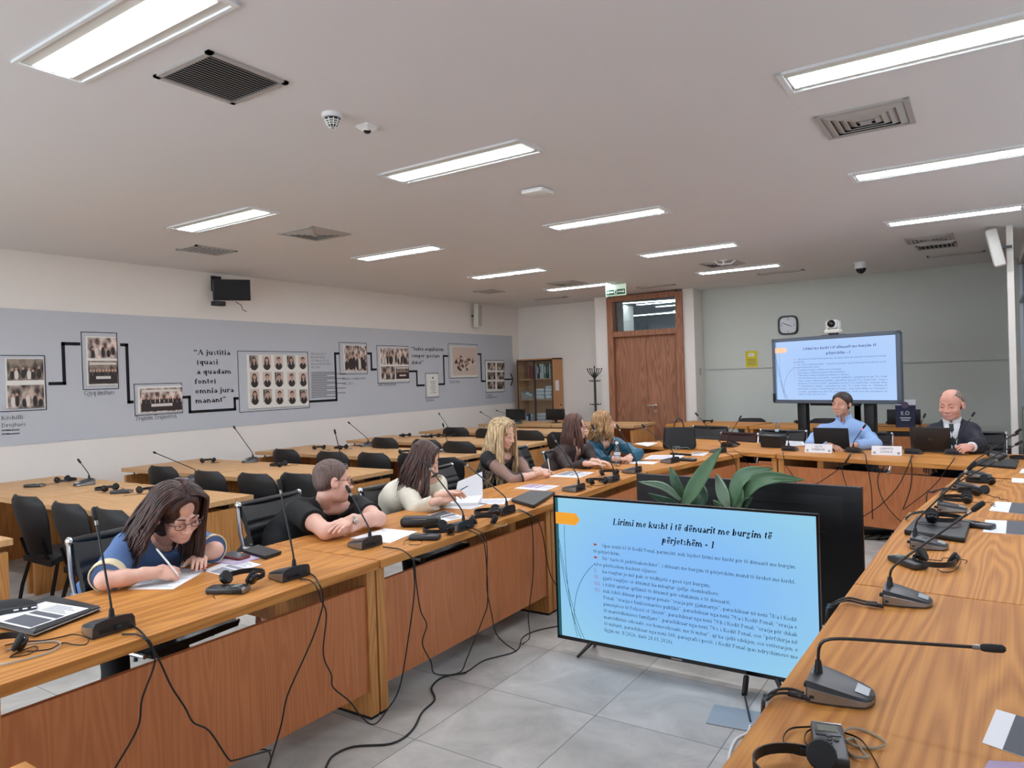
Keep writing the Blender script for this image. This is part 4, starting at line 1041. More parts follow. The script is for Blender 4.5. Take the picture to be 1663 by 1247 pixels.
# ================================================================ HEADPHONES AND RECEIVERS
def headphone_meshes():
    n = 18; R = .078; outer, band = [], MB()
    rg = []
    for k in range(n+1):
        a = -.35+(PI+.70)*k/n; x, y = R*math.cos(a), R*1.12*math.sin(a)
        ca, sa = math.cos(a), math.sin(a)
        rg.append([(x-ca*.0018, y-sa*.0018, .016), (x+ca*.0018, y+sa*.0018, .016), (x+ca*.0018, y+sa*.0018, .038), (x-ca*.0018, y-sa*.0018, .038)])
    band.rings(rg)
    for s in (-1, 1): band.box((s*.0745, -.02, .027), (.007, .035, .014), bev=.002)
    cups = []
    for s in (-1, 1):
        mt = Matrix.Translation((s*.066, -.045, .028)) @ Matrix.Rotation(s*.5, 4, 'Y') @ Matrix.Rotation(PI/2, 4, 'Y')
        cups.append(MB().lathe([(.004, s*.012), (.020, s*.012), (.026, s*.006), (.027, 0), (.024, -s*.006), (.010, -s*.008)], 16, mtx=mt).mesh('ear_cup', M['blackgloss'], .8))
        cups.append(MB().lathe([(.008, -s*.006), (.028, -s*.006), (.031, -s*.012), (.028, -s*.019), (.012, -s*.019)], 16, mtx=mt).mesh('cushion', M['blackmatte'], .8))
    return band.mesh('headband', M['black'], .6), cups
HPB, HPC = headphone_meshes()
rcv_body = MB().box((0, 0, .0115), (.052, .125, .021), bev=.006).box((0, .03, .0225), (.04, .038, .002), bev=.0008).mesh('receiver_body', M['graphite'], .6)
rcv_scr = MB().box((0, .034, .0242), (.032, .022, .0012)).mesh('receiver_screen', mat('lcd_grey', (120, 124, 112), .2), 0)
def _btn():
    b = MB()
    for dx, dy in ((0, 0), (.011, .0), (-.011, 0), (0, .011), (0, -.011)): b.lathe([(.0042, .0215), (.004, .0238)], 8, (dx, -.003+dy, 0))
    return b.mesh('button', M['black'], .5)
rcv_btn = _btn()
rcv_clip = MB().box((0, .0615, .012), (.05, .006, .018), bev=.002).mesh('receiver_cap', M['silver'], .5)
def headphones(label, p, rz, z=.7505, group='black conference headphones', cable=None, cs='black'):
    t = thing('headphones', label, 'headphones', (p[0], p[1], z), rz, group)
    link('headband', HPB, t)
    for i in (0, 2):
        c = link('ear_cup', HPC[i], t); link('cushion', HPC[i+1], c)
    rr = random.Random(int(abs(p[0])*1e4)+int(abs(p[1])*1e4))
    if cable is None:
        a0 = rr.uniform(-2.4, -.7); pts = [(.06, -.06, .006), (.04+.05*math.cos(a0), -.09, .003)]
        x, y = pts[-1][0], pts[-1][1]
        for k in range(5):
            a0 += rr.uniform(.6, 1.5)*rr.choice((1, 1, -1)); x += .045*math.cos(a0); y = y+.045*math.sin(a0) if y+.045*math.sin(a0) < -.02 else y-.03
            pts.append((max(-.13, min(.13, x)), y, .003+.002*(k % 2)))
        cable = spline(pts, 5)
    MB().tube(cable, .0018, 5).build('cable', M['blackmatte'] if cs == 'black' else mat('clear_cable', (186, 176, 156), .5), t)
    return t
def receiver(label, p, rz, z=.7505, group='wireless interpretation receivers'):
    t = thing('receiver', label, 'receiver', (p[0], p[1], z), rz, group); t.scale = (1.32, 1.32, 1.2)
    link('body', rcv_body, t); link('screen', rcv_scr, t); link('button', rcv_btn, t); link('end_cap', rcv_clip, t)
    return t
def hp(label, q, rz, **k): p = onz(*q, .765); return headphones(label, p, rz, **k)
def rv(label, q, rz, **k): p = onz(*q, .76); return receiver(label, p, rz, **k)
hp('headphones cut by the left edge of the photo on the left table', (-4, 1052), 1.2)
hp('headphones lying over a receiver in front of the lilac papers', (398, 945), .4, z=.765)
rv('receiver under the headphones by the red phone', (370, 958), -1.1)
hp('headphones with wide band beside the black box case', (712, 862), 2.6)
rv('receiver before the black box case on the left row', (690, 873), 2.0)
hp('headphones between two microphones near the stack of pages', (793, 834), 2.2)
hp('round silver rimmed headphones beside the microphone by the stack of pages', (786, 846), .6, cs='clear')
hp('headphones bundle left of the water bottle microphone', (968, 783), .9)
hp('headphones behind the microphone next to the water bottle', (989, 769), .5)
rv('receiver right of the microphone with the glasses', (1117, 747), 1.4)
rv('receiver with keypad beside the nearest right microphone', (1347, 1212), .25)
hp('headphones at the bottom edge before the nearest right receiver', (1296, 1256), 1.75)
rv('receiver in front of the second right microphone', (1474, 914), .75)
hp('headphones with shiny cups in front of the second right microphone', (1517, 914), 2.9)
hp('headphones lying on the closed laptop of the right row', (1530, 852), -1.5, z=.777)
rv('receiver behind the laptop on the right row', (1585, 853), 1.2)
hp('headphones before the fifth microphone of the right row', (1556, 812), 1.6)
hp('headphones at the nose of the sixth microphone of the right row', (1592, 783), 1.9)
hp('headphones behind the fifth microphone of the right row', (1580, 800), 1.2)
hp('headphones at the right frame edge by the thin laptop', (1660, 745), 1.5)
GH = 'headphones on the classroom desks'
for q, a, lb in (((108, 781), -1.2, 'headphones on the first desk row left of the microphone'), ((172, 795), 1.9, 'headphones with a long band on the first desk row'), ((243, 797), .4, 'tangled headphones on the first desk row near the blue woman\'s hair'),
 ((339, 749), .8, 'headphones on the second desk row left of its microphone'), ((452, 756), 2.0, 'headphones on the second desk row at the shaved man\'s back'), ((517, 728), 1.1, 'left headphones of the pair on the third desk row'), ((553, 728), 1.7, 'right headphones of the pair on the third desk row'),
 ((660, 735), .5, 'thin headphones on the third desk row by the brown hair'), ((657, 708), 1.4, 'left headphones on the fourth desk row'), ((704, 709), 1.2, 'headphones in the middle of the fourth desk row'), ((732, 708), 2.2, 'headphones on the fourth desk row beside its microphone'),
 ((1150, 685), .3, 'headphones on the rear desk above the handbag'), ((1298, 686), .6, 'headphones on the rear desk at the display column')):
    hp(lb, q, a, group=GH)
GR = 'receivers on the classroom desks'
rv('receiver on the first desk row at the far left', (56, 789), -1.0, group=GR); rv('receiver on the first desk row between two headphones', (197, 799), -.9, group=GR)
rv('receiver on the fourth desk row', (690, 709), 1.2, group=GR)

# ================================================================ PAPERS
def paper(label, px, z=.7508, name='paper_sheet', cat='paper', group='printed sheets on the tables', m='paper', marks='block', tint='print', th=.0009):
    P = [onz(*q, z) for q in px]; c = sum(P, Vector())/4
    t = thing(name, label, cat, (c.x, c.y, z), 0, group); pl = [(p.x-c.x, p.y-c.y) for p in P]
    MB().prism(pl, 0, th).build('sheet', M[m], t, 0)
    def uv(u, v):       # u along 0-1, v along 0-3
        a = [pl[0][i]*(1-u)*(1-v)+pl[1][i]*u*(1-v)+pl[2][i]*u*v+pl[3][i]*(1-u)*v for i in (0, 1)]; return (a[0], a[1], th+.0003)
    g = MB()
    def q(u0, v0, u1, v1): g.add([uv(u0, v0), uv(u1, v0), uv(u1, v1), uv(u0, v1)], [(0, 1, 2, 3)])
    if marks == 'block':
        q(.30, .04, .97, .40); q(.30, .46, .97, .60)
        for k in range(6): q(.34, .66+.05*k, .9-.08*(k % 3), .678+.05*k)
    elif marks == 'lines':
        for k in range(15): q(.12, .10+.054*k, .88-.12*((k*3) % 4)/3, .116+.054*k)
    elif marks == 'side': q(.40, .0, 1, 1)
    elif marks == 'qr':
        q(.34, .05, .98, .95)
    if marks != 'none': g.build('printing', M[tint], t, 0)
    return t
paper('written sheet under the hands of the woman in blue', [(208, 957), (281, 957), (337, 925), (262, 921)], marks='lines', tint='ink')
paper('white handout right of the writing woman\'s sheet', [(328, 927), (363, 935), (425, 917), (382, 906)], marks='block', tint='ink')
paper('lilac and white handout under the red phone', [(342, 913), (381, 917), (430, 905), (396, 898)], .7522, m='lilac', marks='lines', tint='paper')
paper('white sheet in front of the man in the black shirt', [(568, 874), (625, 858), (678, 863), (633, 882)], marks='none')
paper('framed print behind the black box case', [(686, 839), (721, 829), (758, 840), (724, 847)], marks='block')
paper('white page lying under the open pages of the woman in white', [(716, 825), (733, 815), (792, 818), (765, 827)], marks='none')
paper('printed page left of the closed laptop on the left row', [(770, 819), (780, 810), (832, 809), (818, 819)], marks='lines', tint='ink')
paper('coloured print in front of the blonde woman\'s arm', [(834, 793), (863, 786), (909, 789), (885, 797)], marks='block', tint='lilac')
paper('sheets under the blonde woman\'s pen', [(891, 774), (922, 765), (965, 767), (941, 776)], marks='block', tint='ink')
paper('white sheet right of the water bottle', [(1012, 752), (1025, 748), (1070, 750), (1060, 754)], marks='none')
paper('lilac marked sheet beyond the water bottle', [(1044, 746), (1058, 739), (1113, 739), (1102, 745)], marks='lines', tint='lilac')
paper('sheet in front of the black handbag', [(1116, 739), (1127, 735), (1151, 735), (1143, 740)], marks='block', tint='ink')
paper('sheet on the corner table left of the handbag', [(1030, 720), (1048, 718), (1070, 719), (1052, 725)], marks='none')
paper('loose pages between the black leather box and the first name plate', [(1274, 725), (1272, 716), (1302, 713), (1308, 723)], .7508, marks='lines', tint='ink')
paper('half printed sheet at the lower right corner', [(1595, 1206), (1680, 1236), (1700, 1176), (1618, 1152)], marks='side')
paper('lilac sheet at the very bottom right corner', [(1590, 1262), (1680, 1268), (1690, 1240), (1606, 1235)], m='lilac', marks='none')
paper('half grey handout on the right row beyond the headphones laptop', [(1596, 864), (1692, 871), (1690, 848), (1600, 844)], marks='side')
paper('half grey handout on the right row, second from the seam', [(1606, 829), (1688, 838), (1684, 819), (1617, 814)], marks='side')
paper('white slip on the right row further back', [(1643, 783), (1684, 786), (1682, 778), (1643, 776)], marks='none')
paper('white slip at the right edge next to the thin laptop', [(1655, 768), (1690, 770), (1690, 763), (1660, 761)], marks='none')
# open pages held by the woman in white
t = thing('document_stack', 'thick open document with one page lifted, read by the woman in white', 'document', (0, 0, 0))
a, b, c_, d = [onz(*q, .762) for q in ((724, 820), (740, 809), (784, 806), (776, 819))]
o = (a+b+c_+d)/4; t.location = (o.x, o.y, .7518)
pl = [(p.x-o.x, p.y-o.y) for p in (a, b, c_, d)]
MB().prism(pl, 0, .022).build('page_block', M['paper'], t, 0)
pg = MB(); yy = ony(760, 800, o.y+.05)
lo = [Vector((pl[1][0], pl[1][1], .023)), Vector((pl[2][0], pl[2][1], .023))]
R = []
for k in range(7):
    u = k/6; R.append([lo[0]+Vector((.02*u, .01*u, .105*u+.02*math.sin(PI*u))), lo[1]+Vector((-.02*u, .03*u, .16*u+.02*math.sin(PI*u)))])
pg.rings([[p for p in r]+[p+Vector((0, .0012, 0)) for p in r[::-1]] for r in R]).build('lifted_page', M['paper'], t, .6)
# ================================================================ SMALL THINGS ON THE TABLES
def slab(name, label, cat, px, z0, h, m, group=None, bev=.004):
    P = [onz(*q, z0) for q in px]; c = sum(P, Vector())/4
    t = thing(name, label, cat, (c.x, c.y, z0), 0, group)
    bm = bmesh.new(); vs = [bm.verts.new((p.x-c.x, p.y-c.y, z)) for z in (0, h) for p in P]
    n = 4
    f0 = bm.faces.new(vs[:4]); f1 = bm.faces.new(vs[4:])
    for i in range(4): bm.faces.new((vs[i], vs[(i+1) % 4], vs[4+(i+1) % 4], vs[4+i]))
    bmesh.ops.recalc_face_normals(bm, faces=bm.faces)
    vert = [e for e in bm.edges if abs(e.verts[0].co.z-e.verts[1].co.z) > 1e-5]
    bmesh.ops.bevel(bm, geom=vert, offset=min(.012, bev*3), segments=3, affect='EDGES', profile=.5)
    hor = [e for e in bm.edges if abs(e.verts[0].co.z-e.verts[1].co.z) < 1e-5]
    bmesh.ops.bevel(bm, geom=hor, offset=min(bev, h*.4), segments=2, affect='EDGES', profile=.5)
    me = bpy.data.meshes.new('body'); bm.to_mesh(me); bm.free(); me.materials.append(M[m])
    me.polygons.foreach_set('use_smooth', [True]*len(me.polygons)); me.set_sharp_from_angle(angle=.7)
    link('body', me, t); return t, P, c
M['redphone'] = mat('red_phone_case', (120, 36, 44), .4)
t, P, c = slab('smartphone', 'red cased smartphone lying on lilac papers', 'phone', [(355, 905), (388, 911), (408, 905), (377, 897)], .7537, .011, 'redphone')
MB().prism([((p.x-c.x)*.9, (p.y-c.y)*.9) for p in P], .0112, .0118).build('screen', mat('phone_screen', (60, 56, 56), .2), t, 0)
t, P, c = slab('wallet', 'black leather wallet lying before the man in the black shirt', 'wallet', [(393, 897), (431, 908), (458, 899), (419, 888)], .754, .008, 'leather', None)
t.location.z = .7508
MB().prism([((p.x-c.x)*.98, (p.y-c.y)*.98) for p in P], .0085, .016).build('flap', M['leather'], t, 0)
t, P, c = slab('smartphone', 'black smartphone lying in front of the handbag', 'phone', [(1087, 738), (1090, 736), (1124, 738.5), (1122, 740.5)], .7508, .009, 'blackgloss')
t, P, c = slab('smartphone', 'dark phone slanted beside the microphones right of the handbag', 'phone', [(1183, 717), (1188, 715), (1203, 722), (1199, 724)], .7508, .009, 'blackgloss')
# portfolio with sheet and case at the left edge
t, P, c = slab('portfolio', 'black zipped portfolio at the left edge with a printed sheet on it', 'folder', [(-40, 1012), (56, 1036), (165, 992), (86, 974)], .7508, .022, 'leather', bev=.009)
t.location.z = .7508
MB().tube([Vector((p.x-c.x, p.y-c.y, .011))*1.004 for p in P+[P[0]]], .002, 5).build('zip', M['silver'], t)
paper('printed sheet with a dark grey block on the black portfolio', [(-18, 1006), (48, 1021), (144, 988), (74, 977)], .7735, marks='block', group=None)
t = thing('accessory_case', 'black curved case with three small white lights on the portfolio', 'case', (0, 0, 0))
a, b = onz(-40, 1004, .775), onz(60, 988, .775); dd = (b-a).normalized(); nn = Vector((-dd.y, dd.x, 0)); L_ = (b-a).length
t.location = (a.x, a.y, .7755); t.rotation_euler = (0, 0, math.atan2(dd.y, dd.x))
R = []
for k in range(13):
    x = L_*k/12; u = x/L_; w = .11*math.sqrt(max(.02, 1-((u-.36)/.66)**2)); hgt = .014+.022*math.sqrt(max(0, 1-((u-.4)/.62)**2))
    R.append([(x, 0, 0), (x, 0, .018), (x, w*.25, hgt), (x, w*.6, hgt*1.02), (x, w*.9, hgt*.6), (x, w, 0)])
MB().rings(R).build('shell', M['blackmatte'], t, .9)
MB().box((L_/2, -.006, .009), (L_, .016, .018), bev=.004).build('front_bar', M['graphite'], t)
b_ = MB()
for k in range(3): b_.box((L_*.66+.028*k, -.0145, .010), (.016, .002, .005), bev=.0008)
b_.build('light', emission('white_led', (240, 245, 255), 1.1), t, 0)
# black rounded case behind headphones
q0, q1 = onz(655, 858, .75), onz(719, 857, .75)
t = thing('pouch', 'black rectangular leather pouch on the left row before the framed print', 'pouch', ((q0.x+q1.x)/2-.05, (q0.y+q1.y)/2+.04, .7508), math.atan2(q1.y-q0.y, q1.x-q0.x))
MB().box((0, 0, .028), ((q1-q0).length, .10, .056), bev=.022, seg=4).build('body', M['leather'], t)
MB().tube([((q1-q0).length*.48*math.cos(a), .048*math.sin(a), .047) for a in [2*PI*k/28 for k in range(29)]], .0016, 5).build('zip', M['silver'], t)
# glasses in front of the handbag
def make_glasses(name, label, loc, rz, parent=None, m='black', s=1.0, cat='glasses', lens=True, tilt=None):
    t = thing(name, label, cat, loc, rz) if parent is None else parent
    f = MB()
    for sx in (-1, 1):
        f.tube([(sx*.032*s+.024*s*math.cos(a), 0, .019*s*math.sin(a)*(.9 if math.sin(a) > 0 else 1)) for a in [2*PI*k/20 for k in range(21)]], .0020*s, 5)
        f.tube([(sx*.057*s, 0, .008*s), (sx*.066*s, .012*s, .009*s), (sx*.070*s, .10*s, .006*s), (sx*.068*s, .135*s, -.012*s)], .0019*s, 5)
    f.tube([(-.009*s, -.001, .006*s), (0, -.003*s, .009*s), (.009*s, -.001, .006*s)], .0019*s, 5)
    return t, f
t, f = make_glasses('eyeglasses', 'pair of light rimmed glasses standing before the black handbag', (0, 0, 0), 0)
p = onz(1098, 731, .75); t.location = (p.x, p.y, .773); t.rotation_euler = (0, 0, -.55)
f.build('frame', mat('pale_frame', (170, 190, 190), .3), t)
l = MB()
for sx in (-1, 1): l.ell((sx*.032, 0, 0), (.022, .0012, .017), 14, 8)
l.build('lens', M['clear'], t)
# handbag
p = onz(1100, 729, .75)
t = thing('handbag', 'black structured handbag with two handles on the corner of the tables', 'handbag', (p.x, p.y+.07, .7508), .35)
R = []
for k in range(9):
    v = k/8; w = .185-.022*v**1.5 if k else .17; d = .075-.035*v; z = .235*v
    R.append([(w*math.copysign(abs(math.cos(a))**.35, math.cos(a)), d*math.copysign(abs(math.sin(a))**.5, math.sin(a)), z) for a in [2*PI*i/28 for i in range(28)]])
MB().rings(R).build('body', M['leather'], t, 1.0)
for s in (-1, 1):
    MB().tube(bez((-.055, s*.036, .21), (-.05, s*.036, .37), (.05, s*.036, .37), (.055, s*.036, .21), 14), .006, 8).build('handle', M['leather'], t)
MB().box((0, -.0415, .195), (.012, .004, .022), bev=.003).build('clasp', M['steel'], t)
# black leather box / black leather box, bottles
p = onz(1253, 727, .75)
t = thing('tissue_box', 'black leather box tapering to its base on the head table', 'box', (p.x, p.y+.07, .7508), -.26)
MB().rings([[(-.105, -.065, 0), (.105, -.065, 0), (.105, .065, 0), (-.105, .065, 0)], [(-.122, -.075, .105), (.122, -.075, .105), (.122, .075, .105), (-.122, .075, .105)]]).build('body', M['leather'], t, .3)
MB().box((0, 0, .118), (.256, .162, .028), bev=.008).build('lid', M['armleather'], t)
M['pet'] = glass('clear_plastic', (236, 244, 250), .05, .12)
M['bluecap'] = mat('blue_cap', (120, 160, 214), .4)
def bottle(label, loc, cap='white'):
    t = thing('water_bottle', label, 'bottle', loc, 0, 'clear plastic water bottles')
    pr = [(.026, 0), (.031, .006), (.031, .05), (.029, .056), (.031, .062), (.031, .10), (.028, .115), (.031, .13), (.031, .15), (.024, .178), (.013, .198), (.013, .208)]
    MB().lathe(pr, 18).build('bottle_body', M['pet'], t)
    MB().lathe([(.0145, .205), (.0150, .226), (.010, .228)], 14).build('cap', M['bluecap' if cap == 'blue' else 'white'], t)
    MB().lathe([(.0316, .104), (.0300, .116), (.0316, .127)], 18).build('label_band', mat('bottle_label', (206, 216, 226), .5), t)
    return t
p = onz(1003, 757, .75); bottle('clear water bottle on the left row before the teal blouse', (p.x, p.y, .7508))
p = onz(1259, 716, .75); bottle('water bottle with a blue cap behind the black leather box', (p.x, p.y+.12, .7508), 'blue')
# name plates
def nameplate(label, q0, q1, lines):
    a, b = onz(*q0, .75), onz(*q1, .75); d = b-a; L = d.length; m = (a+b)/2
    t = thing('name_plate', label, 'name plate', (m.x, m.y, .7508), math.atan2(d.y, d.x), 'folded white name plates')
    h, dp = .085, .06
    c = MB().rings([[(x, -dp/2, 0), (x, 0, h), (x, .0012, h), (x, -dp/2+.002, 0)] for x in (-L/2, L/2)]).rings([[(x, dp/2, 0), (x, 0.0008, h), (x, 0, h), (x, dp/2-.002, 0)] for x in (-L/2, L/2)])
    c.build('card', M['paper'], t, 0)
    mt = Matrix.Translation((0, -dp/2-.001, 0)) @ Matrix.Rotation(math.atan2(h, dp/2), 4, 'X')
    tx = MB()
    for k, s in enumerate(lines):
        vs, fs = text_mesh(s, .028, 'CENTER', xs=1.15); tx.add([mt @ Vector((v[0], v[1]+.054-.030*k, .0008)) for v in vs], fs)
    tx.build('lettering', M['print'], t, 0)
    se = MB()
    for s in (-1, 1):
        for r0, r1 in ((.006, .0125),): se.rings([[mt @ Vector((s*L*.40+r*math.cos(2*PI*k/18), .022+r*math.sin(2*PI*k/18), .0008)) for k in range(18)] for r in (r0, r1)], cap=False)
        se.ell(mt @ Vector((s*L*.40, .022, .0008)), (.004, .004, .004), 8, 6)
    se.build('seal', M['ink'], t, 0)
    return t
nameplate('white name plate before the laptop of the man in light blue', (1308, 734), (1352, 735.5), ['OLTI', 'SVEBAVE'])
nameplate('white name plate left of the suited man\'s microphone', (1416, 738), (1465, 739.5), ['GERMTI', 'ÇANI.A'])
# laptops
def laptop_open(label, q0, q1, hpx, lean=.25, group='open black laptops on the head table', badge=False):
    """seen from behind: bottom edge of the lid between q0 and q1"""
    a, b = onz(*q0, .765), onz(*q1, .765); d = b-a; L = .34; m = (a+b)/2
    t = thing('laptop', label, 'laptop', (m.x, m.y, .7508), math.atan2(d.y, d.x), group)
    MB().box((0, .12, .010), (L, .235, .018), bev=.004).build('base', M['graphite'], t)
    kb = MB()
    for r in range(5):
        for c in range(13): kb.box((-.145+.0235*c, .05+.0215*r, .0198), (.019, .017, .0015))
    kb.build('keyboard', M['black'], t, 0)
    mt = Matrix.Translation((0, .0, .016)) @ Matrix.Rotation(lean, 4, 'X')
    lid = MB().box((0, 0, 0), (L, .008, hpx), bev=.0035, mtx=mt @ Matrix.Translation((0, 0, hpx/2))).build('lid', mat('laptop_lid_dark', (40, 35, 32), .4) if badge else M['blackmatte'], t)
    MB().box((0, 0, 0), (L-.02, .001, hpx-.02), mtx=mt @ Matrix.Translation((0, .0046, hpx/2))).build('screen', emission('laptop_screen_glow', (150, 180, 220), .5), lid, 0)
    if badge:
        bd = MB()
        for x, a_, b_ in ((-.013, -.010, .020), (-.004, -.010, .008), (.004, -.008, .010), (.013, -.020, .010)): bd.tube([mt @ Vector((x+a_*.22, -.005, hpx/2+a_)), mt @ Vector((x+b_*.22, -.005, hpx/2+b_))], .0014, 4)
        bd.build('emblem', M['silver'], lid, 0)
    return t
laptop_open('open black laptop in front of the man in light blue', (1322, 728), (1382, 730), .225)
laptop_open('open dark brown laptop with a slim emblem before the suited man', (1483, 731), (1542, 733), .235, badge=True)
def laptop_closed(label, px, h=.022, m='black'):
    t, P, c = slab('laptop', label, 'laptop', px, .7508, h, m, 'closed dark laptops', bev=.004)
    MB().prism([((p.x-c.x)*.985, (p.y-c.y)*.985) for p in P], h*.42, h*.50).prism([((p.x-c.x)*.975, (p.y-c.y)*.975) for p in P], h, h+.0008).build('lid_seam', M['graphite'], t, 0)
    return t
laptop_closed('closed grey-black laptop on the left row behind the big screen', [(830, 815), (862, 801), (902, 803), (867, 826)])
laptop_closed('closed black laptop under headphones on the right row', [(1468, 868), (1567, 882), (1576, 855), (1490, 845)], .024)
laptop_closed('thin closed laptop at the far end of the right row', [(1577, 756), (1650, 762), (1655, 749), (1597, 747)], .02)
# ================================================================ SCREENS
SL_T = ['Lirimi me kusht i të dënuarit me burgim të', 'përjetshëm - 1']
SL = [(.205, 'Sipas nenit 65 të Kodit Penal, parimisht, nuk lejohet lirimi me kusht për të dënuarit me burgim', 1), (.168, 'të përjetshëm.', 0),
 (.205, 'Në “raste të jashtëzakonshme”, i dënuari me burgim të përjetshëm mund të lirohet me kusht,', 1), (.168, 'nëse plotësohen kushtet vijuese:', 0),
 (.205, 'ka vuajtur jo më pak se tridhjetë e pesë vjet burgim;', 0), (.205, 'gjatë vuajtjes së dënimit ka mbajtur sjellje shembullore;', 0),
 (.205, 'i është arritur qëllimit të dënimit për edukimin e të dënuarit;', 0),
 (.205, 'nuk është dënuar për veprat penale “vrasja për gjakmarrje”, parashikuar në neni 78/a i Kodit', 1),
 (.205, 'Penal; “vrasja e funksionarëve publikë”, parashikuar nga neni 79/a i Kodit Penal; “vrasja e', 1),
 (.205, 'punonjësve të Policisë së Shtetit”, parashikuar nga neni 79/b i Kodit Penal; “vrasja për shkak', 1),
 (.205, 'të marrëdhënieve familjare”, parashikuar nga neni 79/c i Kodit Penal, ose “përfshirja në', 1),
 (.205, 'marrëdhënie seksuale, ose homoseksuale, me të mitur”, që ka sjellë vdekjen, ose vetëvrasjen, e', 1),
 (.205, 'të miturit, parashikuar nga neni 100, paragrafi i pestë, i Kodit Penal (pas ndryshimeve me', 1),
 (.205, 'ligjin nr. 8/2026, datë 28.01.2026).', 0)]
def slide(parent, W, H, y0, zc, bg, arrow, ink, ts=1.0):
    """the slide on a screen whose surface is the local plane y=y0 facing -y; zc: height of its centre"""
    scr = MB().box((0, y0+.002, zc), (W, .004, H)).build('screen', bg, parent, 0)
    def P(u, v, d=.0006): return (-W/2+u*W, y0-d, zc+H/2-v*H)
    ar = MB().add([P(0, .105), P(.093, .105), P(.112, .148), P(.093, .19), P(0, .19)], [(0, 1, 2, 3, 4)]); ar.build('slide_arrow', arrow, scr, 0)
    st = MB().add([P(0, 0, .0004), P(.013, 0, .0004), P(.013, 1, .0004), P(0, 1, .0004)], [(0, 1, 2, 3)])
    st.build('slide_side_band', ink[1], scr, 0)
    cv = MB()
    for c in (((.013, .36), (.03, .62), (.06, .85), (.10, .995)), ((.013, .30), (.045, .66), (.075, .88), (.115, .995)), ((.165, .46), (.09, .58), (.065, .75), (.075, .90)), ((.04, .20), (.035, .5), (.05, .8), (.085, .99))):
        pts = bez(*[P(*q) for q in c], 14); cv.tube(pts, .0014*W/1.4, 4)
    cv.build('slide_grass_line', ink[2], scr, 0)
    t = MB(); em = H*.066
    for k, s in enumerate(SL_T):
        w_ = serif_width(s, True)*em; xs = min(1.06, .60*W/w_) if k == 0 else 1.0
        if k == 0: xs0 = xs
        vs, fs = serif_mesh(s, em, xs=xs0, bold=True, shear=.22); off = .555*W-serif_width(s, True)*em*xs0/2
        t.add([(-W/2+off+v[0], y0-.0008, zc+H/2-(.160+.092*k)*H+v[1]) for v in vs], fs)
    t.build('slide_title', ink[0], scr, 0)
    b = MB(); em = H*.0365*ts
    for k, (u, s, j) in enumerate(SL):
        w_ = serif_width(s)*em; avail = (.93-u)*W; xs = min(1.04, avail/w_) if j else .98
        vs, fs = serif_mesh(s, em, xs=xs, justify=avail if j else None)
        b.add([(-W/2+u*W+v[0], y0-.0008, zc+H/2-(.325+.0455*k)*H+v[1]) for v in vs], fs)
    b.build('slide_text', ink[0], scr, 0)
    n = MB()
    for k, s in ((4, 'I)'), (5, 'II)'), (6, 'III)'), (7, 'IV)')):
        vs, fs = serif_mesh(s, em, xs=.9); n.add([(-W/2+.168*W+v[0], y0-.0008, zc+H/2-(.325+.0455*k)*H+v[1]) for v in vs], fs)
    for k in (0, 2):
        v = .312+.0455*k; n.add([P(.170, v-.007), P(.180, v-.007), P(.186, v), P(.180, v+.007), P(.170, v+.007)], [(0, 1, 2, 3, 4)])
    n.build('slide_numbering', ink[3], scr, 0)
    return scr
def screen_glow(name, c0, c1, W, H, strength):
    """backlit slide whose own background fades from the middle to the corners"""
    m = bpy.data.materials.new(name); m.use_nodes = True; nt = m.node_tree; nt.nodes.remove(nt.nodes['Principled BSDF'])
    N = nt.nodes.new; L = nt.links.new
    tc = N('ShaderNodeTexCoord'); mp = N('ShaderNodeMapping'); mp.inputs['Location'].default_value = (-.5, 0, -.5)
    L(tc.outputs['Generated'], mp.inputs[0]); g = N('ShaderNodeVectorMath'); g.operation = 'LENGTH'; L(mp.outputs[0], g.inputs[0])
    rp = N('ShaderNodeValToRGB'); rp.color_ramp.elements[0].position = .25; rp.color_ramp.elements[1].position = .72
    rp.color_ramp.elements[0].color = (*lin(c0), 1); rp.color_ramp.elements[1].color = (*lin(c1), 1)
    L(g.outputs['Value'], rp.inputs[0]); e = N('ShaderNodeEmission'); e.inputs[1].default_value = strength
    L(rp.outputs[0], e.inputs[0]); L(e.outputs[0], nt.nodes['Material Output'].inputs[0]); return m
INK1 = (mat('slide_ink', (14, 22, 44), .9, spec=.1), mat('slide_teal', (24, 84, 92), .8, emit=(60, 130, 140), estr=.25), mat('slide_green', (10, 90, 96), .8, emit=(20, 90, 100), estr=.2), mat('slide_red', (150, 60, 50), .8, emit=(170, 80, 80), estr=.4))
INK2 = (mat('slide_ink_far', (60, 70, 110), .9, spec=.1, emit=(80, 95, 150), estr=.35), mat('slide_teal_far', (90, 130, 160), .8, emit=(120, 160, 190), estr=.5), mat('slide_green_far', (60, 90, 120), .8, emit=(70, 100, 140), estr=.4), mat('slide_red_far', (200, 120, 130), .8, emit=(200, 140, 160), estr=.5))
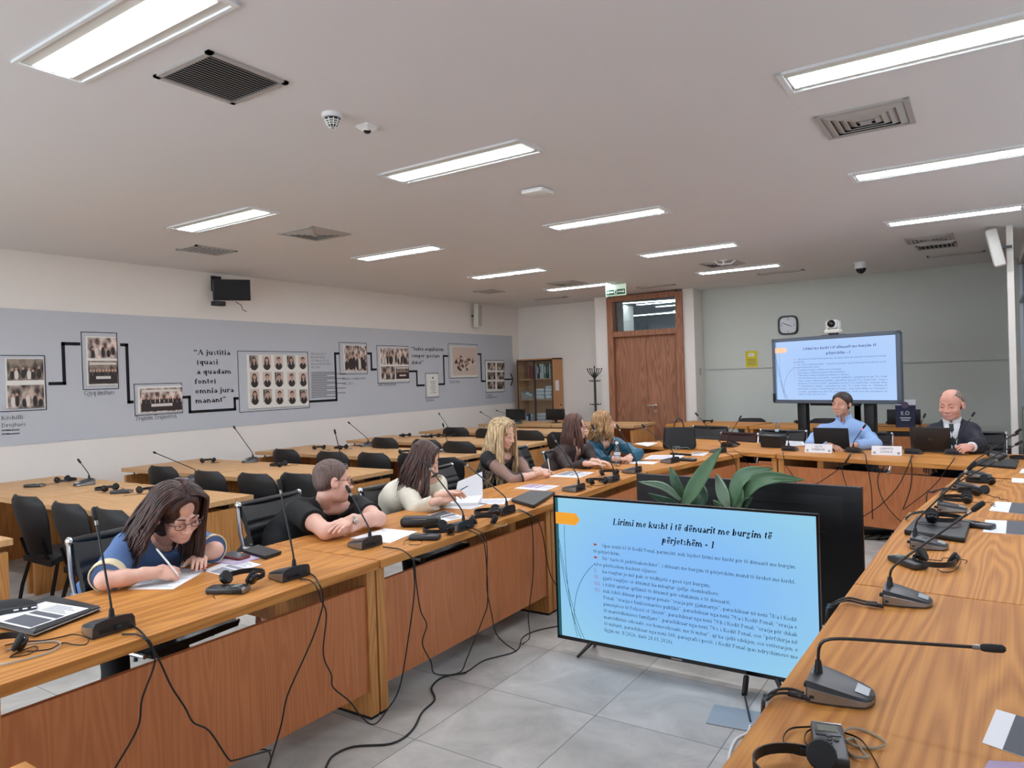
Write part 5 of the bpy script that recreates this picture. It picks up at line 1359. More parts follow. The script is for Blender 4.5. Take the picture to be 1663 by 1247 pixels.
def floor_tv(label, loc, rz, slide_on, W=1.45, H=.835, zb=.07):
    t = thing('television', label, 'television', loc, rz, None)
    zc = zb+H/2
    h = MB().box((0, .012, zc), (W, .020, H), bev=.004, seg=1)
    h.rings([[(sx*(W/2-.10), .022, zc+sz*(H/2-.06)) for sx, sz in ((-1, -1), (1, -1), (1, 1), (-1, 1))], [(sx*(W/2-.16), .030, zc-.03+sz*(H/2-.14)) for sx, sz in ((-1, -1), (1, -1), (1, 1), (-1, 1))]]).box((0, .0255, zc+.30), (W-.5, .012, .004)).box((0, .0295, zc+.14), (W-.4, .014, .003))
    h.build('housing', mat('tv_back_black', (22, 23, 26), .42), t, .3)
    bz = MB(); w = .011
    for x, z, a, b in ((0, zc+H/2-w/2, W, w), (0, zc-H/2+.010, W, .020), (-W/2+w/2, zc, w, H), (W/2-w/2, zc, w, H)): bz.box((x, -.001, z), (a, .010, b))
    bz.build('bezel', M['blackgloss'], t, 0)
    MB().box((0, -.0065, zc-H/2+.009), (.06, .001, .006)).build('maker_plate', M['grille'], t, 0)
    for s in (-1, 1):
        MB().tube([(s*(W/2-.22), .012, zb+.01), (s*(W/2-.16), -.07, .006)], [.014, .009], 6).tube([(s*(W/2-.22), .012, zb+.01), (s*(W/2-.16), .15, .006)], [.014, .009], 6).build('foot', M['black'], t)
    if slide_on: slide(t, W-.022, H-.031, -.0035, zc+.0045, screen_glow('slide_blue', (140, 196, 255), (158, 216, 240), W, H, .93), mat('slide_orange', (214, 140, 30), .7, emit=(222, 150, 30), estr=.55), INK1)
    else: MB().box((0, -.002, zc), (W-.022, .002, H-.03)).build('screen', screen_glow('slide_blue_back', (140, 196, 255), (158, 216, 240), W, H, .8), t, 0)
    return t
floor_tv('large television on the floor showing the blue slide, inside the horseshoe', (-1.400, 3.625, 0), .003, True)
floor_tv('large television seen from behind, black back turned to the room', (-1.325, 4.60, 0), PI-.086, False)
# ---- big interactive display on its stand behind the head table
A_, B_ = ony(1256, 602, 9.55), ony(1463.5, 594, 9.03)
dd = Vector((B_.x-A_.x, B_.y-A_.y, 0)); W_ = dd.length; mid = (A_+B_)/2
zt, zb = 1.985, 1.165
disp = thing('interactive_display', 'big grey framed display on a black stand behind the speakers, showing the slide', 'display', (mid.x, mid.y, 0), math.atan2(dd.y, dd.x))
f = MB(); fw_, zc = .045, (zt+zb)/2
for x, z, a, b in ((0, zt-fw_/2, W_, fw_), (0, zb+fw_/2, W_, fw_), (-W_/2+fw_/2, zc, fw_, zt-zb), (W_/2-fw_/2, zc, fw_, zt-zb)): f.box((x, 0, z), (a, .05, b), bev=.006, seg=1)
f.box((0, .05, zc), (W_-.03, .06, zt-zb-.03)); f.build('frame', mat('display_frame', (96, 104, 116), .4, .3), disp, .3)
slide(disp, W_-2*fw_+.004, zt-zb-2*fw_+.004, -.018, zc, screen_glow('slide_pale_blue', (176, 208, 255), (186, 214, 255), 1, 1, .98), mat('slide_salmon', (246, 168, 130), .7, emit=(250, 168, 128), estr=.75), INK2)
for s in (-1, 1):
    MB().box((s*.42-.03, .10, .66), (.115, .09, 1.30), bev=.006).build('column', M['black'], disp)
MB().box((-.03, .09, zb-.015), (.62, .06, .03), bev=.006).build('speaker_bar', M['black'], disp)
MB().box((-.03, .10, .42), (.8, .04, .10)).build('cross_bar', M['black'], disp, 0)
MB().box((-.03, .1, .035), (1.1, .06, .07), bev=.01).box((-.45, .1, .05), (.08, .6, .06), bev=.01).box((.39, .1, .05), (.08, .6, .06), bev=.01).build('base', M['black'], disp)
MB().box((-W_/2+.02, -.005, zb+.07), (.05, .04, .12), bev=.008).build('pen_holder', M['black'], disp)
MB().tube([(-W_/2+.30, .08, zb), (-W_/2+.31, .09, .95), (-W_/2+.33, .10, .5), (-W_/2+.35, .12, .02)], .006, 6).build('power_cable', M['black'], disp)
# ---- conference camera on top
p = ony(1353, 540, 9.33)
cam_t = thing('conference_camera', 'white pan tilt conference camera on top of the big display', 'camera', (p.x, p.y+.02, zt+.002), math.atan2(dd.y, dd.x)+.15)
MB().box((0, 0, .012), (.10, .06, .024), bev=.004).box((0, 0, .003), (.28, .04, .006)).build('mount', M['black'], cam_t)
MB().box((0, 0, .045), (.17, .13, .045), bev=.012).build('base', M['offwhite'], cam_t)
for s in (-1, 1): MB().box((s*.067, 0, .115), (.024, .07, .11), bev=.01).build('arm', M['offwhite'], cam_t)
MB().box((0, -.005, .13), (.105, .11, .105), bev=.022).build('head', M['white'], cam_t)
MB().lathe([(.046, 0), (.046, .012), (.038, .016), (.036, .006)], 20, mtx=Matrix.Translation((0, -.058, .135)) @ Matrix.Rotation(PI/2, 4, 'X')).ell((0, -.062, .135), (.034, .012, .034)).build('lens', M['blackgloss'], cam_t)

# ================================================================ PLANT BETWEEN THE TELEVISIONS
M['leaf'] = mat('leaf_green', (92, 126, 92), .38, noise=.25, nscale=14); M['leafdark'] = mat('leaf_dark_green', (60, 92, 68), .4, noise=.2, nscale=14); M['leafpale'] = mat('leaf_pale_green', (136, 158, 134), .4, noise=.15, nscale=14)
PX0, PY0 = -1.66, 4.12
plant = thing('potted_plant', 'potted plant with long broad green leaves between the two televisions', 'plant', (PX0, PY0, 0))
MB().lathe([(.11, 0), (.15, .25), (.17, .30), (.17, .32), (.15, .32), (.14, .28)], 24).build('pot', mat('grey_pot', (120, 116, 110), .6), plant)
MB().lathe([(.148, .27), (.10, .285), (.001, .29)], 20).build('soil', mat('soil', (60, 46, 36), .95, noise=.3, nscale=60), plant)
def leaf(pb, pm, pt, w, dy=(0, 0, 0), m='leaf', fold=.25, twist=0.0):
    """stem rises from the soil to pb, blade runs pb-pm-pt (photo points in the plane of the plant, shifted in depth by dy)"""
    P = [ony(*q, PY0+d)-Vector((PX0, PY0, 0)) for q, d in zip((pb, pm, pt), dy)]
    ax = spline(P, 8); n = len(ax); R = []
    for i, p in enumerate(ax):
        u = i/(n-1); a = ax[max(0, i-1)]; b = ax[min(n-1, i+1)]; t_ = (b-a).normalized()
        view = Vector((-.4, -.9, .1)).normalized(); s = t_.cross(view).normalized()
        s = (Matrix.Rotation(twist*u, 3, t_) @ s); nr = s.cross(t_).normalized()
        ww = w*(math.sin(PI*min(1, u*.93+.07)**.85)**.9+.03)*(1 if u < .98 else .3); row = []
        for k in range(7):
            e = -1+k/3; row.append(p+s*(ww*e)+nr*(fold*ww*abs(e)**1.3+.004*math.sin(9*e+3*u)))
        R.append(row+[q-nr*.0016 for q in row[::-1]])
    l = MB().rings(R).build('leaf', M[m], plant, 1.2)
    b0 = Vector((random.uniform(-.05, .05), random.uniform(-.04, .04), .28))
    MB().tube(bez(b0, b0+Vector((0, 0, .2)), P[0]-(P[1]-P[0])*.6, P[0]+(P[1]-P[0])*.06, 8), [.006]*6+[.005, .004, .003], 6).build('stem', M['leafdark'], l)
leaf((1110, 822), (1138, 776), (1172, 727), .052, (0, -.02, -.05), 'leaf')
leaf((1112, 812), (1098, 783), (1088, 757), .040, (.02, .04, .08), 'leafdark', .3)
leaf((1106, 812), (1078, 790), (1037, 782), .026, (0, -.04, -.08), 'leafpale', .3)
leaf((1105, 822), (1078, 812), (1052, 801), .026, (-.03, -.06, -.1), 'leafdark')
leaf((1118, 826), (1140, 808), (1142, 786), .045, (.05, .08, .1), 'leafdark', .15)
leaf((1183, 826), (1172, 796), (1163, 769), .044, (0, .02, .05), 'leafpale', .15)
leaf((1188, 824), (1205, 775), (1256, 760), .045, (0, .0, .0), 'leaf', .3)
leaf((1196, 818), (1236, 778), (1308, 779), .042, (.03, -.03, -.08), 'leaf', .3)
leaf((1196, 828), (1202, 812), (1206, 794), .022, (-.04, -.06, -.06), 'leaf', .2)
leaf((1204, 830), (1212, 816), (1222, 807), .022, (-.03, -.05, -.06), 'leafdark', .2)
leaf((1172, 832), (1166, 820), (1158, 812), .024, (-.05, -.08, -.1), 'leaf', .2)

# ================================================================ CABLES
M['cable'] = mat('cable_black', (24, 22, 22), .5)
def cable_px(label, pts, X=-2.402, r=.0034, group='black cables hanging from the left row', start=(), plane='x', end_floor=True):
    """follows photo points: on the table top first (start), then hanging in front of the panel, then lying on the floor"""
    P = [onz(*q, .757) for q in start]
    for q in pts:
        v = onx(*q, X) if plane == 'x' else plane(q)
        P.append(v if v.z > .008 else onz(*q, .006))
    o = P[0].copy(); o.z = 0
    t = MB().tube(spline([p-o for p in P], 5), r, 6).build('cable', M['cable'], None, 1.2, o); tag(t, label, 'cable', group); return t
cable_px('cable from the microphone by the portfolio, falling to the bottom edge', [(246, 1047), (251, 1078), (231, 1134), (224, 1181), (186, 1249)], start=[(206, 1012), (225, 1022), (238, 1036)])
cable_px('cable from the microphone by the portfolio, swinging right to the floor', [(243, 1047), (259, 1073), (278, 1114), (300, 1148), (314, 1173), (340, 1187), (370, 1231), (382, 1234), (417, 1224), (440, 1218)], start=[(198, 1030), (222, 1030), (236, 1038)])
cable_px('cable from the microphone by the black wallet, running down the panel to the left', [(524, 963), (524, 984), (511, 1028), (494, 1068), (467, 1129), (457, 1176), (442, 1227), (434, 1249)], start=[(500, 929), (512, 937), (519, 950)])
cable_px('cable from the microphone by the black wallet ending at the table leg', [(521, 974), (530, 998), (525, 1062), (538, 1095), (541, 1116), (568, 1139), (588, 1165), (608, 1176), (629, 1152), (649, 1116), (663, 1038), (673, 960), (671, 912)], start=[(487, 940), (505, 943), (515, 955)], X=-2.385)
cable_px('cable from the microphone before the shaved man to the floor bundle', [(673, 915), (676, 947), (683, 991), (693, 1015), (686, 1045), (700, 1075), (704, 1092), (723, 1096), (757, 1091), (787, 1072), (838, 1057), (849, 1035), (871, 1024), (908, 1016)], start=[(622, 888), (650, 892), (666, 903)])
cable_px('cable from the microphone by the pouch to the floor bundle, right strand', [(791, 890), (791, 957), (799, 998), (804, 1025), (817, 1042), (838, 1057)], start=[(765, 857), (783, 866)])
cable_px('cable from the microphone by the pouch, left strand', [(788, 892), (792, 974), (784, 1005), (767, 1048), (757, 1072), (750, 1089), (735, 1096)], start=[(760, 861), (778, 870)], X=-2.395)
cable_px('cable from the microphone by the closed laptop, falling straight to the floor', [(864, 850), (866, 924), (861, 974), (858, 1001), (860, 1035), (848, 1046)], start=[(838, 828), (856, 834)])
cable_px('cable from the microphone by the closed laptop, behind the big screen edge', [(880, 862), (892, 927), (905, 952), (914, 960)], start=[(842, 826), (868, 840)], X=-2.405)
cable_px('thick black cable snaking over the floor along the left tables', [(528, 1249), (541, 1227), (575, 1212), (636, 1207), (669, 1186), (686, 1156), (706, 1136), (701, 1116), (720, 1099), (757, 1092)], X=-2.6, r=.0048, group=None)
cable_px('thin cable lying under the left tables in the bottom left', [(370, 1232), (400, 1222), (432, 1217), (440, 1232), (436, 1249)], X=-2.7, r=.003, group=None)
# cables in front of the head table
hA, hB = Vector((-1.755, 7.40, 0)), Vector((-.10, 6.97, 0)); hd_ = (hB-hA).normalized(); hn_ = Vector((hd_.y, -hd_.x, 0))
def headplane(q):
    d = ray(*q); o = Vector((0, 0, CAMH)); pp = hA+hn_*.02
    t_ = (pp-o).dot(hn_)/d.dot(hn_); return o+d*t_
ST = {'cable left of the first name plate with a fork': (1272, 733), 'cable falling left from the red ring microphone': (1383, 736), 'cable falling straight from the red ring microphone': (1380, 736.5), 'cable right of the red ring microphone reaching the floor': (1402, 736), 'cable from the suited man\'s left microphone crossing to the left': (1483, 739), 'cable from the suited man\'s left microphone falling straight': (1480, 739.5), 'cable from the microphone before the fist': (1550, 742)}
GC = 'black cables hanging in front of the head table'
for lb, pts in (('cable left of the first name plate with a fork', [(1272, 740), (1277, 757), (1286, 770), (1295, 790)]), ('cable falling left from the red ring microphone', [(1381, 740), (1370, 755), (1349, 771), (1324, 786), (1290, 795), (1262, 797)]),
  ('cable falling straight from the red ring microphone', [(1379, 740), (1368, 762), (1375, 790), (1378, 805)]), ('cable right of the red ring microphone reaching the floor', [(1405, 738), (1409, 760), (1415, 793), (1417, 843)]),
  ('thick cable curving from under the head table to the right', [(1436, 759), (1427, 770), (1426, 788), (1434, 812), (1448, 832), (1463, 846), (1482, 852)]), ('cable from the suited man\'s left microphone crossing to the left', [(1480, 744), (1470, 768), (1456, 793), (1430, 820), (1400, 840)]),
  ('cable from the suited man\'s left microphone falling straight', [(1479, 746), (1481, 765), (1478, 795), (1466, 828)]), ('cable from the microphone before the fist', [(1549, 746), (1535, 765), (1520, 785), (1500, 803), (1468, 827)])):
    cable_px(lb, pts, plane=headplane, r=.0042, group=GC, start=[ST[lb]] if lb in ST else ())
GT = 'cables of the corner tables'
dA, dB = Vector((-2.46, 5.815, 0)), Vector((-2.10, 7.44, 0)); de_ = (dB-dA).normalized(); dn_ = Vector((de_.y, -de_.x, 0))
def cornerplane(q):
    d = ray(q[0], q[1]); o = Vector((0, 0, CAMH)); t_ = (dA+dn_*.018-o).dot(dn_)/d.dot(dn_); v = o+d*t_
    if len(q) > 2: v.z = q[2]
    return v
cable_px('cable below the microphone right of the handbag', [(1191, 744), (1196, 764), (1190, 785), (1187, 800), (1186, 830), (1185, 850, .0085)], plane=cornerplane, group=GT, start=[(1178, 735), (1186, 738)])
cable_px('cable falling at the inner table corner', [(1206, 741), (1216, 756), (1222, 775), (1224, 800), (1225, 840, .0085)], plane=cornerplane, group=GT, start=[(1190, 730), (1200, 735)])
# right row: short loops running over the front edge
GRC = 'cable loops at the right microphones'
for k, (lb, q, e) in enumerate((('cable loop at the rear of the nearest right microphone', [(1302, 1132), (1284, 1126), (1262, 1126), (1246, 1136)], [(1238, 1150), (1236, 1170)]), ('cable loop at the rear of the second right microphone', [(1424, 983), (1405, 981), (1375, 975), (1350, 985)], [(1342, 1000), (1338, 1020)]),
   ('cable loop at the rear of the fourth right microphone', [(1517, 832), (1500, 832), (1482, 835), (1472, 842)], [(1467, 850)]), ('cable loop at the rear of the fifth right microphone', [(1548, 794), (1530, 795), (1515, 800)], [(1505, 806), (1480, 822)]))):
    P = [onz(*p, .762) for p in q]+[onz(*p, .60) for p in e[:1]]+[onz(*e[0], .60)+Vector((-.01, .01, -.30)), onz(*e[0], .60)+Vector((-.01, .01, -.594))]
    o = P[0].copy(); o.z = 0
    w = MB().tube(spline([p-o for p in P], 6), .0042, 6).tube(spline([p-o+Vector((0, .018, .004)) for p in P[:-1]]+[P[-1]-o], 6), .0042, 6)
    w.tube([P[0]-o+Vector((.02, .008, -.002)), P[0]-o+Vector((-.035, .008, 0))], .0075, 8)
    t = w.build('cable', M['cable'], None, 1.2, o); tag(t, lb, 'cable', GRC)
# floor box, coiled lead and white lead below the big screen
p = onz(1200, 1168, 0)
t = thing('floor_box', 'grey square floor box lid in front of the television', 'floor box', (p.x, p.y, 0), .12)
MB().box((0, 0, .003), (.26, .20, .006), bev=.002).build('lid', mat('floor_box_grey', (150, 160, 168), .4), t); MB().box((.09, -.085, .012), (.05, .025, .016), bev=.003).build('plug', M['graphite'], t)
def coil(label, a, b, R_, n, m, tail):
    a, b = Vector(a), Vector(b); d = (b-a); L = d.length; d.normalize(); u = d.orthogonal().normalized(); v = d.cross(u); pts = []
    for i in range(n*10+1):
        s = i/(n*10); an = 2*PI*i/10; pts.append(a+d*(L*s)+u*(R_*math.cos(an))+v*(R_*math.sin(an)))
    o = Vector((a.x, a.y, 0)); q = MB().tube([p-o for p in pts], .0035, 5).tube([p-o for p in [b]+[Vector(x) for x in tail]], .0045, 6)
    t = q.build('coiled_lead', m, None, 1.2, o); return tag(t, label, 'cable')
c0, c1 = Vector((-1.03, 3.60, .07)), onz(1209, 1128, .02)
coil('black coiled lead hanging from the big television towards the floor box', c0, c1, .011, 16, M['cable'], [onz(1214, 1150, .012), onz(1219, 1172, .008)])
P = [onz(*q, .006) for q in ((1219, 1178), (1214, 1190), (1196, 1200), (1186, 1220), (1182, 1246))]; o = P[0].copy(); o.z = 0
tag(MB().tube(spline([p-o for p in P], 6), .006, 6).build('white_lead', M['white'], None, 1.2, o), 'white lead leaving the floor box under the right table', 'cable')
P = [ony(1252, 1094, 3.66), onz(1264, 1104, .05), onz(1278, 1098, .06), ony(1290, 1090, 3.68)]; o = P[0].copy(); o.z = 0
tag(MB().tube(spline([p-o for p in P], 5), .003, 5).build('cable', M['cable'], None, 1.2, o), 'thin cable loop below the right part of the big television', 'cable')
# power strip and plug tangle beyond the second television
p = onz(1418, 868, 0)
t = thing('power_strip', 'white plug and power strip tangle on the floor beyond the black television', 'power strip', (p.x, p.y, 0), .5)
MB().box((0, 0, .025), (.30, .06, .045), bev=.008).build('strip', M['graphite'], t); MB().ell((-.20, .04, .045), (.06, .045, .045), 12, 8).build('adapter', M['white'], t); MB().box((-.16, -.12, .015), (.06, .05, .03), bev=.005).build('yellow_tag', mat('yellow_tag', (200, 200, 60), .6), t)
w = MB()
for k in range(5):
    rr = random.Random(k); w.tube(spline([(-.15+.08*k, 0, .04), (rr.uniform(-.3, .3), rr.uniform(-.25, .2), .008), (rr.uniform(-.1, .6), rr.uniform(-.3, .3), .008), (.5+.1*k, rr.uniform(-.2, .3), .008)], 6), .005, 5)
w.build('lead', M['cable'], t)

# ================================================================ BACK OF THE ROOM
# ---- bookcase with glass doors
BY = 12.62
a, b = ony(839, 585, BY), ony(897, 580, BY)
bx0, bx1, bz = a.x, b.x, (a.z+b.z)/2; bw = bx1-bx0
bc = thing('bookcase', 'tall wooden bookcase with glass doors in the far left corner', 'bookcase', ((bx0+bx1)/2, BY, 0))
D_ = .41
for s in (-1, 1): MB().box((s*(bw/2-.012), D_/2, bz/2), (.024, D_, bz)).build('side_panel', M['case'], bc, 0)
MB().box((0, D_/2, bz-.012), (bw, D_, .024)).build('top_panel', M['case'], bc, 0); MB().box((0, D_-.008, bz/2), (bw-.05, .012, bz-.05)).build('back_panel', M['case'], bc, 0)
shz = [ony(868, y, BY+.2).z for y in (693, 648, 615)]
for z in shz+[.06]: MB().box((0, D_/2+.02, z-.012), (bw-.05, D_-.06, .024)).build('shelf', M['case'], bc, 0)
for s in (-1, 1):
    dr = MB(); cx = s*bw*.247; zz0, zz1 = .08, bz-.03; hh = zz1-zz0
    for x, z, p_, q_ in ((cx, zz1-.012, bw*.48, .024), (cx, zz0+.012, bw*.48, .024), (cx-bw*.235, (zz0+zz1)/2, .02, hh), (cx+bw*.235, (zz0+zz1)/2, .02, hh)): dr.box((x, -.006, z), (p_, .012, q_))
    dd_ = dr.build('door_frame', mat('dark_frame', (60, 44, 38), .5), bc, 0); MB().box((cx, -.006, (zz0+zz1)/2), (bw*.46, .004, hh-.04)).build('door_pane', M['clear'], dd_, 0)
MB().box((bw/2+.001, .16, ony(903, 626, BY).z), (.001, .15, .21)).build('taped_sheet', M['paper'], bc, 0)
BC = Vector((bc.location.x, BY, 0))
def binder(x, z, w, h, m, label_m=None, lab=''):
    t = thing('ring_binder', lab, 'binder', (BC.x+x, BY+.10, z), 0, 'binders in the glass bookcase')
    MB().box((0, .13, h/2), (w*.94, .26, h)).build('cover', m, t, 0)
    if label_m: MB().box((0, -.0008, h*.60), (w*.6, .002, h*.45)).build('spine_label', label_m, t, 0)
BM = {n: mat('binder_'+n, c, .6) for n, c in dict(white=(220, 222, 220), black=(36, 38, 42), navy=(44, 58, 110), green=(40, 110, 76), red=(150, 50, 50), grey=(150, 154, 156), teal=(60, 110, 110)).items()}
def hfr(px): return ony(px, 620, BY+.12).x-BC.x
top_z = shz[2]+.001
row = [(861, 3.2, 'red', None), (865.5, 3.2, 'red', None), (872, 1.8, 'white', None), (875, 3.4, 'black', 'white'), (879, 3, 'white', 'teal'), (882.5, 2.6, 'white', None), (886.5, 4.4, 'green', 'white'), (891, 3, 'black', 'grey'), (894, 2.4, 'white', None)]
NM = {'red': 'red', 'white': 'white', 'black': 'black', 'green': 'green'}
for k, (px, w, m, l) in enumerate(row):
    w_ = w*.0093; order = ('first', 'second', 'third', 'fourth', 'fifth', 'sixth', 'seventh', 'eighth', 'last')[k]
    binder(hfr(px), top_z, w_, .30 if m != 'red' else .28, BM[m], BM[l] if l else None, '%s binder on the top shelf of the bookcase, %s from the left' % (NM[m], order))
for k, (px, w, m, l) in enumerate(((852, 2.6, 'white', None), (855.5, 5.6, 'navy', 'white'), (862.5, 4.6, 'white', 'grey'), (867, 3, 'grey', None))):
    binder(hfr(px), shz[0]+.001, w*.0093, .28, BM[m], BM[l] if l else None, '%s binder on the lower shelf of the bookcase, %s from the left' % (m, ('first', 'second', 'third', 'fourth')[k]))
def pile(px, z, n, w, lab):
    t = thing('paper_pile', lab, 'papers', (BC.x+hfr(px), BY+.22, z), 0, 'piles of papers in the bookcase')
    rr = random.Random(px)
    for k in range(n):
        h = .024; MB().box((rr.uniform(-.008, .008), rr.uniform(-.01, .01), .002+h*k+h/2), (w*(1-rr.uniform(0, .08)), .24, h*.88), rz=rr.uniform(-.04, .04)).build('bundle', M['paper'] if k % 3 else mat('grey_bundle', (186, 190, 194), .8), t, 0)
pile(877, shz[1]+.001, 9, .20, 'left pile of papers on the middle shelf of the bookcase'); pile(891, shz[1]+.001, 11, .15, 'right pile of papers on the middle shelf of the bookcase')
pile(877, shz[0]+.001, 12, .20, 'left pile of papers on the lower shelf of the bookcase'); pile(891, shz[0]+.001, 8, .15, 'right pile of papers on the lower shelf of the bookcase')
t = thing('storage_tray', 'pale plastic tray of small things on the middle shelf of the bookcase', 'tray', (BC.x+hfr(856), BY+.22, shz[1]+.001))
MB().rings([[(-.14, -.10, 0), (.14, -.10, 0), (.14, .10, 0), (-.14, .10, 0)], [(-.17, -.12, .16), (.15, -.12, .05), (.15, .12, .08), (-.17, .12, .2)]]).build('tray', M['grille'], t, .4); MB().lathe([(.035, .06), (.04, .14), (.03, .14)], 14, (-.02, -.07, 0)).ell((.06, -.08, .09), (.05, .03, .03), 10, 6).build('contents', M['white'], t)
# ---- coat stand
p = ony(963, 600, 12.25)
cs = thing('coat_stand', 'black coat stand with curved hooks left of the door', 'coat stand', (p.x+.03, 12.25, 0))
zt_ = ony(961, 597, 12.25).z
MB().lathe([(.022, .02), (.022, zt_-.1), (.010, zt_-.08), (.010, zt_), (.018, zt_+.015), (.002, zt_+.03)], 14).build('pole', M['black'], cs)
MB().lathe([(.20, 0), (.20, .02), (.17, .03), (.03, .045), (.03, .06)], 24).build('base', M['black'], cs)
for k in range(6):
    a = 2*PI*k/6+.3; c, s = math.cos(a), math.sin(a)
    MB().tube(bez((0, 0, zt_-.22), (c*.03, s*.03, zt_-.16), (c*.12, s*.12, zt_-.12), (c*.135, s*.135, zt_-.03), 8), .008, 6).ell((c*.136, s*.136, zt_-.025), (.014, .014, .014), 10, 6).build('hook', M['black'], cs)
for z in (ony(961, 619, 12.25).z, ony(964, 657, 12.25).z):
    for k in range(4):
        a = PI/2*k; c, s = math.cos(a), math.sin(a); MB().tube([(0, 0, z), (c*.10, s*.10, z), (c*.11, s*.11, z+.012)], .007, 6).ell((c*.11, s*.11, z+.012), (.012, .012, .012), 8, 6).build('peg', M['black'], cs)
# ---- two black monitors on the last desk row
def monitor(label, px0, px1, py, yy):
    a, b = ony(px0, py, yy), ony(px1, py, yy); w = (b-a).length; c = (a+b)/2
    t = thing('desk_monitor', label, 'monitor', (c.x, yy, .7505), .0, 'black monitors on the last desk row')
    MB().box((0, 0, .155), (w, .03, .20), bev=.004).build('housing', M['black'], t); MB().box((0, -.016, .155), (w-.03, .002, .17)).build('screen', M['blackgloss'], t, 0)
    MB().box((0, .02, .06), (.04, .02, .12)).lathe([(.10, 0), (.10, .008), (.02, .014)], 18, (0, .02, 0)).build('stand', M['black'], t)
monitor('left black monitor on the last desk row before the bookcase', 822, 853, 674, 11.35); monitor('right black monitor on the last desk row below the bookcase side', 887, 917, 674, 11.35)
# ---- low monitor and gift bag on the right rear desk
a, b = ony(1440, 682, 11.2), ony(1495, 682, 11.2)
t = thing('desk_monitor', 'low black monitor on the rear desk behind the gift bag', 'monitor', ((a.x+b.x)/2, 11.25, .7505), 0)
MB().box((0, 0, .13), ((b-a).length, .03, .21), bev=.004).build('housing', M['black'], t); MB().box((0, .02, .012), (.2, .14, .024), bev=.004).build('stand', M['black'], t)
p = ony(1471, 690, 11.08)
t = thing('gift_bag', 'dark blue gift bag with a round seal and white lettering on the rear desk', 'bag', (p.x, 11.10, .7505))
MB().rings([[(-.11, -.05, 0), (.11, -.05, 0), (.11, .05, 0), (-.11, .05, 0)], [(-.12, -.05, .30), (.12, -.05, .30), (.12, .05, .30), (-.12, .05, .30)]]).build('body', mat('navy_paper', (36, 42, 74), .5), t, .3)
MB().box((0, .02, .33), (.24, .01, .09)).build('tissue', M['paper'], t, 0)
MB().lathe([(.045, 0), (.045, .003), (.002, .004)], 24, mtx=Matrix.Translation((.0, -.056, .305)) @ Matrix.Rotation(PI/2, 4, 'X')).build('seal', mat('seal_purple', (98, 84, 110), .6), t)
tx = MB(); vs, fs = text_mesh('E.Ö', .07, 'CENTER'); tx.add([(v[0], -.0535, .17+v[1]) for v in vs], fs)
for k in range(2): tx.box((0, -.0525, .13-.03*k), (.13-.03*k, .002, .012))
tx.build('lettering', M['paper'], t, 0)
t = thing('cable', 'loose cable lying on the rear desk left of the gift bag', 'cable', (p.x-.35, 11.1, .7525)); MB().tube(spline([(-.2, 0, .002), (-.08, .03, .002), (.0, -.02, .004), (.12, .02, .002), (.2, .0, .002)], 6), .004, 5).build('lead', M['cable'], t)

# pale lanyards and lead tangles beside the headsets
def lanyard(label, pts, m, r=.003, z=.754):
    P = [onz(*q, z) for q in pts]; o = P[0].copy(); o.z = 0; zz = [(.004 if k % 3 == 1 else 0) for k in range(len(P))]
    tag(MB().tube(spline([p-o+Vector((0, 0, h)) for p, h in zip(P, zz)], 6), r, 6, flat=.5).build('lanyard', m, None, 1.2, o), label, 'lanyard')
lanyard('pale lanyard looped beside the nearest right receiver', [(1362, 1196), (1378, 1186), (1404, 1186), (1432, 1200), (1438, 1212), (1420, 1215), (1392, 1212), (1374, 1206), (1388, 1200), (1402, 1222), (1410, 1232), (1385, 1228), (1372, 1214)], mat('lanyard_beige', (170, 160, 138), .6), .0038)
lanyard('pale clear cable tangle at the left table edge before the portfolio', [(10, 1056), (40, 1050), (66, 1043), (92, 1042), (98, 1049), (84, 1058), (52, 1068), (18, 1078), (-6, 1080)], mat('lanyard_silver', (186, 182, 172), .45), .0036)
lanyard('thin black headset lead curling towards the tall left microphone', [(8, 1048), (36, 1044), (70, 1040), (100, 1034), (120, 1032), (142, 1036), (140, 1046), (122, 1049), (102, 1044), (80, 1054), (44, 1060)], M['cable'], .0022)
lanyard('black headset lead loops around the nearest right receiver', [(1316, 1180), (1284, 1186), (1272, 1200), (1284, 1220), (1312, 1230), (1330, 1224), (1308, 1206), (1312, 1190), (1340, 1182), (1372, 1190), (1398, 1204), (1416, 1226), (1430, 1252)], M['cable'], .0024)
lanyard('headset lead loops in front of the second right microphone', [(1538, 912), (1560, 910), (1556, 920), (1546, 928), (1530, 930), (1522, 924)], M['cable'], .0022)
lanyard('headset lead loops left of the brown haired woman\'s microphone', [(655, 884), (660, 878), (676, 876), (686, 880), (678, 886), (664, 884)], M['cable'], .0018)
